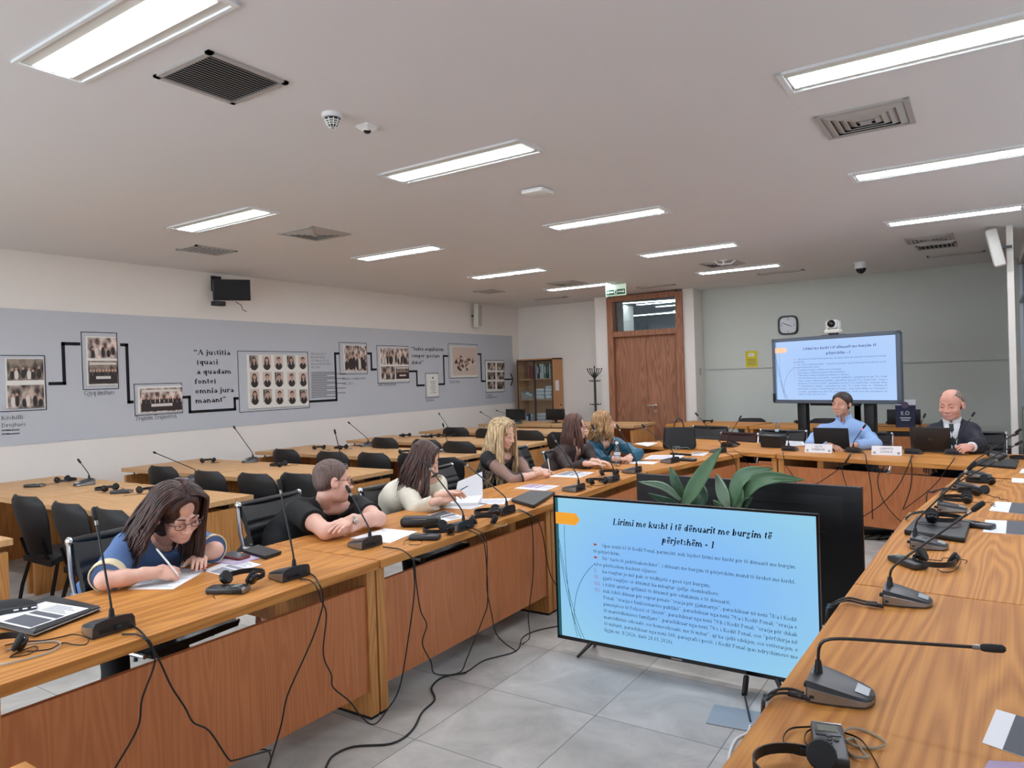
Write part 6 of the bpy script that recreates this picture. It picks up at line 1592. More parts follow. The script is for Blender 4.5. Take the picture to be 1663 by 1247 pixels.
# ================================================================ PEOPLE: bodies grown as one smooth implicit surface
class Field:
    def __init__(s, lo, hi, h):
        s.h = h; s.lo = np.array(lo, float); n = np.ceil((np.array(hi)-s.lo)/h).astype(int)+1
        s.n = n; s.f = np.full(n, .5, np.float32)
        s.ax = [s.lo[i]+h*np.arange(n[i]) for i in range(3)]
    def _sub(s, lo, hi):
        i0 = np.clip(np.floor((np.array(lo)-s.lo)/s.h).astype(int), 0, s.n); i1 = np.clip(np.ceil((np.array(hi)-s.lo)/s.h).astype(int)+1, 0, s.n)
        if np.any(i1 <= i0): return None
        sl = tuple(slice(a, b) for a, b in zip(i0, i1))
        X, Y, Z = np.meshgrid(s.ax[0][sl[0]], s.ax[1][sl[1]], s.ax[2][sl[2]], indexing='ij', sparse=True)
        return sl, X, Y, Z
    def _mix(s, sl, d, k, op):
        f = s.f[sl]
        if op == 'add':
            if k > 0: hh = np.maximum(k-np.abs(f-d), 0)/k; r = np.minimum(f, d)-hh*hh*k*.25
            else: r = np.minimum(f, d)
        elif op == 'sub':
            d = -d
            if k > 0: hh = np.maximum(k-np.abs(f-d), 0)/k; r = np.maximum(f, d)+hh*hh*k*.25
            else: r = np.maximum(f, d)
        s.f[sl] = r
    def ell(s, c, r, M=None, k=.02, op='add'):
        c = np.array(c, float); r = np.array(r, float); R = max(r)+k+2*s.h
        q = s._sub(c-R, c+R)
        if q is None: return s
        sl, X, Y, Z = q; dx, dy, dz = X-c[0], Y-c[1], Z-c[2]
        if M is None: a, b, e = dx/r[0], dy/r[1], dz/r[2]; k2 = np.sqrt((a/r[0])**2+(b/r[1])**2+(e/r[2])**2)
        else:
            L = [dx*M[0][i]+dy*M[1][i]+dz*M[2][i] for i in range(3)]      # columns of M are the local axes
            a, b, e = L[0]/r[0], L[1]/r[1], L[2]/r[2]; k2 = np.sqrt((a/r[0])**2+(b/r[1])**2+(e/r[2])**2)
        k0 = np.sqrt(a*a+b*b+e*e); d = np.where(k2 > 1e-6, k0*(k0-1)/np.maximum(k2, 1e-6), -min(r))
        s._mix(sl, d.astype(np.float32), k, op); return s
    def cone(s, a, b, ra, rb, k=.02, op='add'):
        a = np.array(a, float); b = np.array(b, float); R = max(ra, rb)+k+2*s.h
        q = s._sub(np.minimum(a, b)-R, np.maximum(a, b)+R)
        if q is None: return s
        sl, X, Y, Z = q; ab = b-a; L2 = max(ab@ab, 1e-9)
        t = np.clip(((X-a[0])*ab[0]+(Y-a[1])*ab[1]+(Z-a[2])*ab[2])/L2, 0, 1)
        d = np.sqrt((X-a[0]-t*ab[0])**2+(Y-a[1]-t*ab[1])**2+(Z-a[2]-t*ab[2])**2)-(ra+(rb-ra)*t)
        s._mix(sl, d.astype(np.float32), k, op); return s
    def chain(s, pts, rs, k=.02, op='add'):
        for i in range(len(pts)-1): s.cone(pts[i], pts[i+1], rs[i], rs[i+1], k, op)
        return s
    def cut(s, p, n, k=.0):
        """keep the side the normal points away from"""
        X, Y, Z = np.meshgrid(*s.ax, indexing='ij', sparse=True); n = np.array(n, float); n /= np.linalg.norm(n)
        d = ((X-p[0])*n[0]+(Y-p[1])*n[1]+(Z-p[2])*n[2]).astype(np.float32); s.f = np.maximum(s.f, d); return s
    def folds(s, amp, freq, seed=0, dirn=(0, 0, 1)):
        X, Y, Z = np.meshgrid(*s.ax, indexing='ij', sparse=True); r = np.random.RandomState(seed); g = 0
        for i in range(6):
            w = r.normal(size=3); w = w/np.linalg.norm(w)+np.array(dirn)*.8; w = w/np.linalg.norm(w)*freq*r.uniform(.5, 1.6); p = r.uniform(0, 6.28)
            g = g+np.sin(w[0]*X+w[1]*Y+w[2]*Z+p+1.3*np.sin(.4*freq*(X+Y*.7-Z*.5)+i))
        s.f = s.f+(amp*g/2.4).astype(np.float32); return s
    def mesh(s):
        f = s.f; ins = f < 0
        c = [ins[i:f.shape[0]-1+i, j:f.shape[1]-1+j, k:f.shape[2]-1+k] for i in (0, 1) for j in (0, 1) for k in (0, 1)]
        cnt = sum(x.astype(np.int8) for x in c); act = (cnt > 0) & (cnt < 8); I = np.argwhere(act)
        if len(I) == 0: return np.zeros((0, 3)), []
        idx = np.full(act.shape, -1, np.int32); idx[act] = np.arange(len(I))
        acc = np.zeros((len(I), 3)); num = np.zeros(len(I))
        off = np.array([(i, j, k) for i in (0, 1) for j in (0, 1) for k in (0, 1)])
        V = np.stack([f[I[:, 0]+o[0], I[:, 1]+o[1], I[:, 2]+o[2]] for o in off], 1).astype(float)
        for a in range(8):
            for b in range(a+1, 8):
                if np.abs(off[a]-off[b]).sum() != 1: continue
                va, vb = V[:, a], V[:, b]; m = (va < 0) != (vb < 0)
                t = np.where(m, va/np.where(m, va-vb, 1), 0)
                acc += np.where(m[:, None], off[a]+(off[b]-off[a])*t[:, None], 0); num += m
        P = s.lo+(I+acc/num[:, None])*s.h; F = []
        for ax in range(3):
            u, v = [(1, 2), (2, 0), (0, 1)][ax]
            A = np.moveaxis(ins, (ax, u, v), (0, 1, 2)); D = np.moveaxis(idx, (ax, u, v), (0, 1, 2))
            e0 = A[:-1, 1:-1, 1:-1]; e1 = A[1:, 1:-1, 1:-1]; ch = np.argwhere(e0 != e1)
            if len(ch) == 0: continue
            i, j, k = ch[:, 0], ch[:, 1], ch[:, 2]
            q = np.stack([D[i, j, k], D[i, j+1, k], D[i, j+1, k+1], D[i, j, k+1]], 1)
            fl = ~e0[i, j, k]; q[fl] = q[fl][:, ::-1]; q = q[(q >= 0).all(1)]; F += q.tolist()
        return P, F
def fmesh(fields, origin, rnd=0):
    mb = MB(); o = np.array(origin)
    for f in fields:
        P, F = f.mesh(); mb.add((P-o).tolist(), F)
    return mb
def basis(fwd, up=(0, 0, 1), roll=0.0):
    f = Vector(fwd).normalized(); r = f.cross(Vector(up)).normalized(); u = r.cross(f)
    r2 = r*math.cos(roll)+u*math.sin(roll); u2 = u*math.cos(roll)-r*math.sin(roll)
    return np.array([[r2[i], f[i], u2[i]] for i in range(3)])        # columns: right, forward, up
def skin_mat(name, rgb, rough=.5):
    m, nt, b = _nt(name); b.inputs['Base Color'].default_value = (*lin(rgb), 1); b.inputs['Roughness'].default_value = rough
    b.inputs['Subsurface Weight'].default_value = .08; b.inputs['Subsurface Radius'].default_value = (.02, .008, .004); b.inputs['Subsurface Scale'].default_value = .4
    tc = nt.nodes.new('ShaderNodeTexCoord'); n = nt.nodes.new('ShaderNodeTexNoise'); n.inputs['Scale'].default_value = 22; n.inputs['Detail'].default_value = 3
    mx = nt.nodes.new('ShaderNodeMix'); mx.data_type = 'RGBA'; c = lin(rgb); mx.inputs[6].default_value = (c[0]*.94, c[1]*.88, c[2]*.86, 1); mx.inputs[7].default_value = (min(1, c[0]*1.05), c[1]*1.05, c[2]*1.05, 1)
    nt.links.new(tc.outputs['Object'], n.inputs['Vector']); nt.links.new(n.outputs['Fac'], mx.inputs[0]); nt.links.new(mx.outputs[2], b.inputs['Base Color']); return m
def hair_mat(name, c0, c1, rough=.38, scale=9):
    m, nt, b = _nt(name); N = nt.nodes.new; L = nt.links.new
    tc = N('ShaderNodeTexCoord'); mp = N('ShaderNodeMapping'); mp.inputs['Scale'].default_value = (scale*9, scale*9, scale*.8)
    L(tc.outputs['Object'], mp.inputs[0]); n = N('ShaderNodeTexNoise'); n.inputs['Scale'].default_value = 1.0; n.inputs['Detail'].default_value = 4; L(mp.outputs[0], n.inputs['Vector'])
    rp = N('ShaderNodeValToRGB'); rp.color_ramp.elements[0].position = .32; rp.color_ramp.elements[1].position = .68
    rp.color_ramp.elements[0].color = (*lin(c0), 1); rp.color_ramp.elements[1].color = (*lin(c1), 1); L(n.outputs['Fac'], rp.inputs[0]); L(rp.outputs[0], b.inputs['Base Color'])
    b.inputs['Roughness'].default_value = rough
    bp = N('ShaderNodeBump'); bp.inputs['Strength'].default_value = .35; bp.inputs['Distance'].default_value = .004; L(n.outputs['Fac'], bp.inputs['Height']); L(bp.outputs[0], b.inputs['Normal']); return m
M['eyewhite'] = mat('eye_white', (226, 222, 216), .25); M['iris'] = mat('iris_brown', (52, 36, 28), .2)
def v3(a): return np.array(a, float)

def hand_field(W, d, n, side, curl, h=.0026, s=1.0, spread=.12, thumb=.5, grip=False):
    """W wrist, d direction of the fingers, n back of the hand (away from the palm), side: +1 thumb on d x n side"""
    W, d, n = v3(W), v3(d), v3(n); d /= np.linalg.norm(d); n = n-d*(n@d); n /= np.linalg.norm(n); sd = np.cross(d, n)*side     # sd points to the thumb
    F = Field(W-.17*s, W+.17*s, h)
    k = .012*s
    # wrist and palm
    F.cone(W-d*.05*s, W+d*.005*s, .030*s, .025*s, k)
    Mx = np.stack([sd, d, n], 1)
    F.ell(W+d*.048*s, (.040*s, .052*s, .0165*s), Mx, k)
    F.ell(W+d*.034*s+sd*.022*s-n*.006*s, (.020*s, .034*s, .018*s), Mx, k)
    ln = (.070, .080, .074, .058); off = (.030, .0105, -.0095, -.0285)
    for i in range(4):
        b = W+d*(.086-.004*abs(i-1.2))*s+sd*off[i]*s
        c = curl[i] if hasattr(curl, '__len__') else curl
        dd = d+sd*spread*(1.3-i)*.35; dd /= np.linalg.norm(dd); p = b; ang = 0; r = .0092*s
        F.cone(b-d*.03*s, b, .0095*s, .0095*s, .006*s)
        for j, fr in enumerate((.46, .30, .24)):
            ang += c*(.75, 1.0, .7)[j]
            t = dd*math.cos(ang)-n*math.sin(ang); q = p+t*ln[i]*fr*s
            F.cone(p, q, r, r*.92, .0025*s); p = q; r *= .92
    tb = W+d*.022*s+sd*.030*s-n*.004*s
    t1 = d*.62+sd*.72-n*(.35+.5*thumb); t1 /= np.linalg.norm(t1); t2 = d*.95+sd*(.45-.7*thumb)-n*(.25+.5*thumb); t2 /= np.linalg.norm(t2)
    m1 = tb+t1*.036*s; m2 = m1+t2*.030*s; m3 = m2+(t2*.9+d*.3)/1.15*.022*s
    F.cone(tb, m1, .0145*s, .0115*s, .008*s).cone(m1, m2, .0112*s, .0100*s, .004*s).cone(m2, m3, .0100*s, .0085*s, .004*s)
    return F
class Person:
    def __init__(s, label, seat, skin, head, hf, pelvis, neck, shoulders, arms, scale=1.0, roll=0.0, sex='f', build=1.0, hvox=.0034, bvox=.0075, wide=1.0):
        """head: centre between the ears; hf: where the face points; arms: [(elbow, wrist, hand dir, back of hand, curl, thumb)] for left, right (own left/right)"""
        s.root = thing('person', label, 'person', (seat[0], seat[1], 0)); s.o = (seat[0], seat[1], 0); s.skin = skin
        s.sc = scale; s.wd = np.array((wide if wide != 1.0 or sex == 'm' else 1.07, 1, 1)); s.H = v3(head); s.B = basis(hf, roll=roll); s.sex = sex; s.bl = build
        s.P = v3(pelvis); s.N = v3(neck); s.S = [v3(q) for q in shoulders]; s.arms = arms; s.hv, s.bv = hvox, bvox
        s.fwd = v3((*(np.cross(s.S[0]-s.S[1], (0, 0, 1))[:2]*-1), 0)); s.fwd /= np.linalg.norm(s.fwd)
        f2 = np.cross((0, 0, 1), s.S[1]-s.S[0]); f2[2] = 0; s.fwd = f2/np.linalg.norm(f2)
    def L(s, p): return s.H+s.B@(v3(p)*s.sc*s.wd)
    def torso(s, F, g=0.0):
        b = s.bl; P, N = s.P, s.N; mid = P*.5+N*.5-s.fwd*.015; ax = N-P; ax /= np.linalg.norm(ax); rt = (s.S[1]-s.S[0]); rt = rt-ax*(rt@ax); rt /= np.linalg.norm(rt); fw = np.cross(ax, rt)
        Mx = np.stack([rt, fw, ax], 1); L = np.linalg.norm(N-P)
        w = 1.0 if s.sex == 'm' else .90
        F.ell(P+ax*.02, (.165*b+g, .125*b+g, .13+g), Mx, .05)
        F.ell(P+ax*L*.36, (.138*b*w+g, .105*b+g, L*.28+g), Mx, .06)
        F.ell(P+ax*L*.68+fw*.005, (.160*b*w+g, .108*b*w+g, L*.26+g), Mx, .06)
        F.cone(s.S[0]+(N-s.S[0])*.12, s.S[1]+(N-s.S[1])*.12, .055+g, .055+g, .06)
        F.cone(N-ax*.04, N+ax*.01, (.070 if g >= 0 else .062)*w+g, (.058 if g >= 0 else .050)*w+g, .05 if g >= 0 else .03)
        if s.sex == 'f':
            for q in (-1, 1): F.ell(P+ax*L*.66+rt*q*.068*b+fw*.085*b, (.060*b+g, .052+g, .062+g), Mx, .045)
        elif b > 1.05: F.ell(P+ax*L*.30+fw*.06, (.145*b+g, .10*b+g, .14+g), Mx, .06)
        return Mx
    def legs(s, F, g=0.0, knee_z=.50):
        rt = s.S[1]-s.S[0]; rt[2] = 0; rt = rt/np.linalg.norm(rt)
        for q in (-1, 1):
            hp = s.P+rt*.085*q-np.array((0, 0, .03)); kn = hp+s.fwd*.40+rt*.05*q; kn[2] = knee_z; an = kn+s.fwd*.02+rt*.01*q; an[2] = .09
            F.chain([hp, hp*.5+kn*.5, kn, kn*.45+an*.55, an], [.092*s.bl+g, .078*s.bl+g, .056+g, .050+g, .036+g], .03)
            s.ank = getattr(s, 'ank', [])+[an]
    def armf(s, F, g=0.0, upto=1.0, hem=None):
        for i, a in enumerate(s.arms):
            S, E, W = s.S[i], v3(a[0]), v3(a[1]); b = (1.0 if s.sex == 'm' else .90)*(s.bl if s.bl > 1 else 1)**.4
            F.chain([S, S*.5+E*.5, E], [.054*b+g, .049*b+g, .041*b+g], .035)
            F.chain([E, E*.65+W*.35, W], [.040*b+g, .039*b+g, .026*b+g], .02)
    def bounds(s, m=.12):
        Q = [s.P, s.N, s.H]+s.S+[v3(a[j]) for a in s.arms for j in (0, 1)]+[s.P+s.fwd*.45]
        Q = np.array(Q); lo, hi = Q.min(0)-m, Q.max(0)+m; return lo, hi
    def build_body(s, male_face=False, chin=1.0, nose=1.0, jaw=1.0):
        lo, hi = s.bounds(); lo[2] = .0
        F = Field(lo-.02, hi, s.bv*1.15); s.torso(F, -.012); s.armf(F, 0); s.legs(F, -.012)
        for an in s.ank[-2:]: F.chain([an, an+s.fwd*.10-np.array((0, 0, .06)), an+s.fwd*.16-np.array((0, 0, .065))], [.038, .034, .022], .02)
        fields = [F]
        # head, grown finely together with the neck
        L = s.L; sc = s.sc; B = s.B
        G = Field(s.H-.21*sc, s.H+.19*sc, s.hv)
        G.cone(s.N+(s.H-s.N)*-.1, L((0, -.035, -.075)), (.057 if s.sex == 'm' else .047)*sc, (.047 if s.sex == 'm' else .041)*sc, .014)
        G.ell(L((0, -.016, .036)), np.array((.074, .094, .084))*sc*s.wd, B, .02)
        G.ell(L((0, .034, -.044)), np.array((.056*jaw, .057, .070))*sc*s.wd, B, .028*sc)
        G.ell(L((0, .036, -.084)), np.array((.041*jaw, .040, .028))*sc*s.wd, B, .02*sc)
        G.ell(L((0, .066, -.098*chin)), np.array((.024, .021, .018))*sc*s.wd, B, .022*sc)
        for q in (-1, 1):
            G.ell(L((q*.038, .062, -.034)), np.array((.024, .022, .024))*sc*s.wd, B, .02*sc)
            G.ell(L((q*.033, .099, .000)), np.array((.020, .014, .0125))*sc*s.wd, B, .012*sc, 'sub')
            G.ell(L((q*.032, .076, -.001)), np.array((.0165, .0135, .0125))*sc*s.wd, B, .004*sc)          # closed lid volume
            G.ell(L((q*.030, .081, .018)), np.array((.021, .010, .0075))*sc*s.wd, B, .012*sc)           # brow ridge
            G.ell(L((q*.0760, -.010, -.012)), np.array((.010, .021, .031))*sc*s.wd, B, .008*sc)
            G.ell(L((q*.0850, .000, -.010)), np.array((.006, .011, .016))*sc*s.wd, B, .006*sc, 'sub')
        G.cone(L((0, .086, .008)), L((0, .105*nose+.003, -.036)), .0085*sc, .0125*sc, .010*sc)
        for q in (-1, 1): G.ell(L((q*.0125, .099, -.040)), np.array((.0095, .010, .008))*sc*s.wd, B, .007*sc)
        G.ell(L((0, .082, -.067)), np.array((.026, .014, .012))*sc*s.wd, B, .012*sc)
        G.ell(L((0, .0905, -.0655)), np.array((.022, .0075, .0048))*sc*s.wd, B, .004*sc); G.ell(L((0, .0885, -.0765)), np.array((.019, .0080, .0062))*sc*s.wd, B, .004*sc)
        fields.append(G); s.G = G
        for i, a in enumerate(s.arms):
            if a[2] is None: continue
            hf_ = hand_field(a[1], a[2], a[3], (1 if i == 0 else -1)*(a[6] if len(a) > 6 else 1), a[4], thumb=a[5], s=(1.0 if s.sex == 'm' else .90)*(a[7] if len(a) > 7 else 1))
            E, W = v3(a[0]), v3(a[1]); hf_.cone(W*.55+E*.45, W, .0335*(1.05 if s.sex == 'm' else .88), .026, .01); fields.append(hf_)
        s.body = fmesh(fields, s.o).build('body', s.skin, s.root, 1.6)
        return s
    def face(s, lip=(150, 84, 80), brow=(60, 44, 36), gaze=(0, 0), closed=False, browt=.0023, lid=-.12):
        L = s.L; sc = s.sc; o = v3(s.o)
        for q in (-1, 1):
            if not closed:
                e = MB().ell(Vector(L((q*.032, .0795, -.001))-o), (.0115*sc,)*3, 14, 10).build('eye', M['eyewhite'], s.root)
                MB().ell(Vector(L((q*.032+gaze[0]*.004, .0893, -.001+gaze[1]*.004))-o), (.0052*sc,)*3, 10, 8).build('iris', M['iris'], e)
                ld = MB(); R = []
                for j in range(5):
                    th = lid+(1.40-lid)*j/4; R.append([Vector(L((q*.032+.0128*math.cos(a)*math.cos(th)*1.05, .0795+.0128*math.sin(a)*math.cos(th)*.99, -.001+.0128*math.sin(th)))-o) for a in [PI*k/10 for k in range(11)]])
                ld.rings(R, False, False).build('eyelid', s.skin, e, 1.4)
            pts = [Vector(L((q*x, y, z))-o) for x, y, z in ((.013, .0935, .0225), (.026, .0915, .0258), (.039, .0835, .0245), (.050, .071, .0165))]
            MB().tube(spline(pts, 4), [browt*sc*(.8+.4*math.sin(PI*min(1, k/12+.15))) for k in range(len(spline(pts, 4)))], 6).build('eyebrow', mat('brow_%d_%d_%d' % brow, brow, .8), s.root)
        lm = mat('lips_%d_%d_%d' % lip, lip, .4)
        mb = MB()
        for z, y, r, w in ((-.0655, .0920, .0050, .0215), (-.0760, .0905, .0062, .0185)):
            R = []
            for k in range(11):
                u = -1+2*k/10; c = Vector(L((u*w, y-.012*u*u, z+(.0022*(1-abs(abs(u)-.3)*2) if z > -.07 else 0)))-o); rr = max(.0006, r*sc*math.sqrt(max(0, 1-u*u)))
                fw = Vector(s.B[:, 1]); up = Vector(s.B[:, 2]); R.append([c+fw*(rr*math.cos(a))+up*(rr*.9*math.sin(a)) for a in [2*PI*j/8 for j in range(8)]])
            mb.rings(R)
        mb.build('lips', lm, s.root, 1.6)
        return s
    def garment(s, name, m, thick=.010, sleeve=1.0, neckcut=None, vneck=None, vw=.052, folds=(.004, 26), hem=None, cuffs=None, extra=None, seed=1, lower=True):
        """sleeve: fraction of the arm covered (0.5 = elbow)"""
        lo, hi = s.bounds(.14); lo[2] = min(lo[2], s.P[2]-.16); F = Field(lo, hi, s.bv); Mx = s.torso(F, thick)
        b = (1.0 if s.sex == 'm' else .90)*(s.bl if s.bl > 1 else 1)**.6; ends = []
        for i, a in enumerate(s.arms):
            S, E, W = s.S[i], v3(a[0]), v3(a[1]); g = thick
            if sleeve <= .5:
                T = S+(E-S)*(sleeve*2); F.chain([S, T+(E-S)/np.linalg.norm(E-S)*.05], [.052*b+g, .050*b+g*1.5], .035); ends.append((S, E, T))
            else:
                u = (sleeve-.5)*2; T = E+(W-E)*u; ww = (W-E)/np.linalg.norm(W-E)
                F.chain([S, S*.5+E*.5, E], [.050*b+g, .045*b+g, .041*b+g], .03); F.chain([E, E*.5+T*.5, T+ww*.05], [.041*b+g, .039*b+g, .033*b+g], .02); ends.append((E, W, T))
        if extra: extra(s, F, Mx)
        if folds: F.folds(folds[0], folds[1], seed)
        # clean ends: sleeves are trimmed by planes near their own end only
        for (A, Bq, T) in ends:
            n = (Bq-A)/np.linalg.norm(Bq-A); q = F._sub(T-.11, T+n*.06+.11)
            if q:
                sl, X, Y, Z = q; d = ((X-T[0])*n[0]+(Y-T[1])*n[1]+(Z-T[2])*n[2]); rr = np.sqrt((X-T[0]-d*n[0])**2+(Y-T[1]-d*n[1])**2+(Z-T[2]-d*n[2])**2)
                F.f[sl] = np.where(rr < .085, np.maximum(F.f[sl], d), F.f[sl])
        ax = Mx[:, 2]; fw = Mx[:, 1]
        q = F._sub(s.N-.16, s.N+.16)      # trim the neck opening, near the neck only
        if q:
            sl, X, Y, Z = q; c = s.N+ax*.014; n = ax+fw*.22; n = n/np.linalg.norm(n)
            d = (X-c[0])*n[0]+(Y-c[1])*n[1]+(Z-c[2])*n[2]; rr = np.sqrt(np.maximum((X-c[0]-d*n[0])**2+(Y-c[1]-d*n[1])**2+(Z-c[2]-d*n[2])**2, 0))
            F.f[sl] = np.where(rr < .095, np.maximum(F.f[sl], d), F.f[sl])
        if neckcut is not None: F.cone(s.N+ax*.005-fw*.0, s.N+ax*.14+fw*.05, neckcut, neckcut*1.2, .008, 'sub')
        if vneck:
            for t_ in np.linspace(0, 1, 15): F.ell(s.N+fw*(.06+.085*t_)-ax*(vneck*t_-.02), (vw*(1-t_)+.010, .09, .035), Mx, .008, 'sub')
        if lower: F.cut(s.P-np.array((0, 0, .14)), (0, 0, -1))
        o = fmesh([F], s.o).build(name, m, s.root, 1.5); s.ends = ends; s.Mx = Mx; return o
    def trousers(s, m, name='trousers'):
        lo, hi = s.bounds(.10); lo[2] = .0; hi[2] = s.P[2]+.16; F = Field(lo, hi, s.bv*1.3); s.legs(F, .008)
        rt = s.S[1]-s.S[0]; rt /= np.linalg.norm(rt); F.ell(s.P-np.array((0, 0, .0)), (.17*s.bl, .15*s.bl, .12), basis(s.fwd), .05); F.folds(.003, 24, 5); F.cut((0, 0, .10), (0, 0, -1))
        fmesh([F], s.o).build(name, m, s.root, 1.5)
        sh = MB()
        for an in s.ank[-2:]:
            p = an-v3(s.o); sh.tube([(p[0]-s.fwd[0]*.05, p[1]-s.fwd[1]*.05, .038), (p[0]+s.fwd[0]*.06, p[1]+s.fwd[1]*.06, .042), (p[0]+s.fwd[0]*.17, p[1]+s.fwd[1]*.17, .026), (p[0]+s.fwd[0]*.20, p[1]+s.fwd[1]*.20, .02)], [.037, .042, .026, .016], 10)
        sh.build('shoes', M['black'], s.root, 1.2)
    def cuff(s, name, m, i, r, w):
        A, Bq, T = s.ends[i]; n = (Bq-A)/np.linalg.norm(Bq-A); T = T-v3(s.o)
        u = np.cross(n, (0, 0, 1)); u /= np.linalg.norm(u); v = np.cross(n, u); R = []
        for (d, rr) in ((-w, r*.97), (-w*.6, r*1.03), (0, r*1.04), (.004, r), (.002, r*.93)): R.append([T+n*d+u*(rr*math.cos(2*PI*k/24))+v*(rr*math.sin(2*PI*k/24)) for k in range(24)])
        MB().rings(R, False).build(name, m, s.root, 1.2)
    def collar(s, name, m, r=.066, h=.03, tilt=.25, open_=.0, w=.01):
        ax, fw, rt = s.Mx[:, 2], s.Mx[:, 1], s.Mx[:, 0]; c = s.N-v3(s.o)-ax*.01; R = []
        for (dz, rr) in ((0, r*1.06), (h*.6, r*1.0), (h, r*.96), (h, r*.96-w*.6), (0, r*1.0-w*.6)):
            R.append([c+ax*(dz-.030*math.cos(a)*tilt*2)+fw*(rr*math.cos(a)*1.02)+rt*(rr*math.sin(a)) for a in [open_+(2*PI-2*open_)*k/28 for k in range(29)]])
        MB().rings(R, False, False).build(name, m, s.root, 1.3)
    def short_hair(s, m, z0=.03, front=.075, t=.006, temples=True, cut=.0, name='hair', noise=.0, brow_open=False):
        L = s.L; B = s.B; F = Field(s.H-.16*s.sc, s.H+.17*s.sc, .0034)
        F.ell(L((0, -.016, .036)), np.array((.074+t, .094+t, .084+t))*s.sc*s.wd, B, 0)
        F.ell(L((0, -.052, -.010)), np.array((.062+t*.5, .050+t*.5, .055))*s.sc*s.wd, B, .02)
        if noise: F.folds(noise, 160, 3)
        # bare face: forehead plane and everything in front of the ears below it
        F.cut(L((0, front, .060)), B@v3((0, .80, -.62)))
        F.cut(L((0, .0, -.050)), B@v3((0, .25, -1)))
        for q in (-1, 1): F.ell(L((q*.085, -.012, -.020)), np.array((.022, .026, .042))*s.sc*s.wd, B, .004, 'sub')
        for q in (-1, 1): F.ell(L((q*.078, .034, -.052)), np.array((.035, .046, .056))*s.sc*s.wd, B, .004, 'sub')
        if brow_open: F.ell(L((0, .098, .050)), np.array((.050, .048, .036))*s.sc*s.wd, B, .008, 'sub')
        if cut: F.ell(L((0, .05, .11)), np.array((.05, .10, cut))*s.sc*s.wd, B, .01, 'sub')
        fmesh([F], s.o).build(name, m, s.root, 1.5)
    def long_hair(s, m, length=.30, part=.0, vol=1.0, wave=.0, locks=70, seed=3, mult=2.4, front=(True, True), side=(1.0, 1.0), fall=None, back=.05, name='hair', rad=.0066, facecut=.062, lean=(0, 0)):
        """a cap over the skull and many tapering locks from the parting down past the shoulders; world-down gravity"""
        L = s.L; B = s.B; sc = s.sc; o = v3(s.o); t = .011*vol
        F = Field(s.H-np.array((.17, .17, .22))*sc, s.H+.17*sc, .0042)
        F.ell(L((0, -.020, .038)), np.array((.076+t, .096+t, .086+t))*sc*s.wd, B, 0)
        F.ell(L((0, -.055, -.05)), np.array((.076+t*.6, .060, .10))*sc*s.wd, B, .03)
        F.ell(L((0, .125, -.050)), np.array((facecut, .082, .118))*sc*s.wd, B, .012, 'sub'); F.ell(L((part*.04, .126, .062)), np.array((facecut*.96, .070, .054))*sc*s.wd, B, .012, 'sub')
        F.folds(.0022, 95, seed)
        cap = fmesh([F], s.o).build(name, m, s.root, 1.5)
        rr = random.Random(seed); mb = MB(); dn = Vector((0, 0, -1))
        for k in range(int(locks*mult)):
            q = 1 if k % 2 else -1; u = rr.random()
            # root on the parting line, flows over the skull, then hangs
            ph = -.25+2.05*u                                   # 0 front .. back
            y = .050-.140*u; x0 = part*.04+q*rr.uniform(.002, .03)
            zt = .038+(.086+t)*math.sqrt(max(0, 1-((y+.020)/(.098+t))**2))
            e = [L((x0, y, zt-.002))]
            for w in (.45, .9, 1.25):
                ee = math.sin(w); zz = .038+(zt-.038)*math.cos(w); e.append(L((x0*.5+q*(.078+t)*ee*(1-.25*u*u), y-.010*w+(.010*w if u < .2 else 0), zz)))
            p = Vector(e[-1]); hang = []; ln = length*side[0 if q < 0 else 1]*(.75+.35*rr.random())
            if u < .28 and not front[0 if q < 0 else 1]: ln *= .55
            ph0 = rr.uniform(0, 6.28); drift = Vector(B[:, 0])*(q*.012)+Vector(B[:, 1])*(.018 if u < .3 else -.030*u)+Vector((lean[0], lean[1], 0))
            n = 6
            for j in range(1, n+1):
                v = j/n; w = Vector(B[:, 0])*(wave*math.sin(ph0+v*9))+Vector(B[:, 1])*(wave*math.cos(ph0*1.3+v*8))
                hang.append(p+dn*(ln*v)+drift*(v*2.2)*(1 if v < .8 else .9)+w*v)
            pts = spline([Vector(x)-Vector(o) for x in e]+[h_-Vector(o) for h_ in hang], 3)
            m_ = len(pts); r0 = rad*rr.uniform(.75, 1.2)*sc
            mb.tube(pts, [max(.0012, r0*(.55+.6*min(1, i/m_*2.4))*(1 if i < m_*.7 else max(.1, 1-(i-m_*.7)/(m_*.3)))) for i in range(m_)], 6)
        mb.build('lock', m, cap, 1.6); return cap
    def glasses(s, col, r=.0215, rz=.0165, th=.0017, name='eyeglasses'):
        f = MB(); L = s.L; o = v3(s.o)
        for q in (-1, 1):
            f.tube([Vector(L((q*.0335+r*math.cos(a), .1005-.006*abs(math.cos(a)) if q*math.cos(a) > 0 else .1005, -.004+rz*math.sin(a)))-o) for a in [2*PI*k/22 for k in range(23)]], th, 5)
            f.tube([Vector(L((q*(.0335+r), .096, .003))-o), Vector(L((q*.070, .082, .006))-o), Vector(L((q*.0815, .0, .004))-o), Vector(L((q*.078, -.022, -.010))-o)], th, 5)
        f.tube([Vector(L((-.012, .101, .002))-o), Vector(L((0, .106, .006))-o), Vector(L((.012, .101, .002))-o)], th, 5)
        f.build(name, col, s.root, 1.2)
        l = MB()
        for q in (-1, 1):
            R = [[Vector(L((q*.0335+rr_*r*math.cos(a), .0995, -.004+rr_*rz*math.sin(a)))-o) for a in [2*PI*k/18 for k in range(18)]] for rr_ in (.98, .03)]; l.rings(R, False)
        l.build('lens', M['clear'], s.root, 1.0)
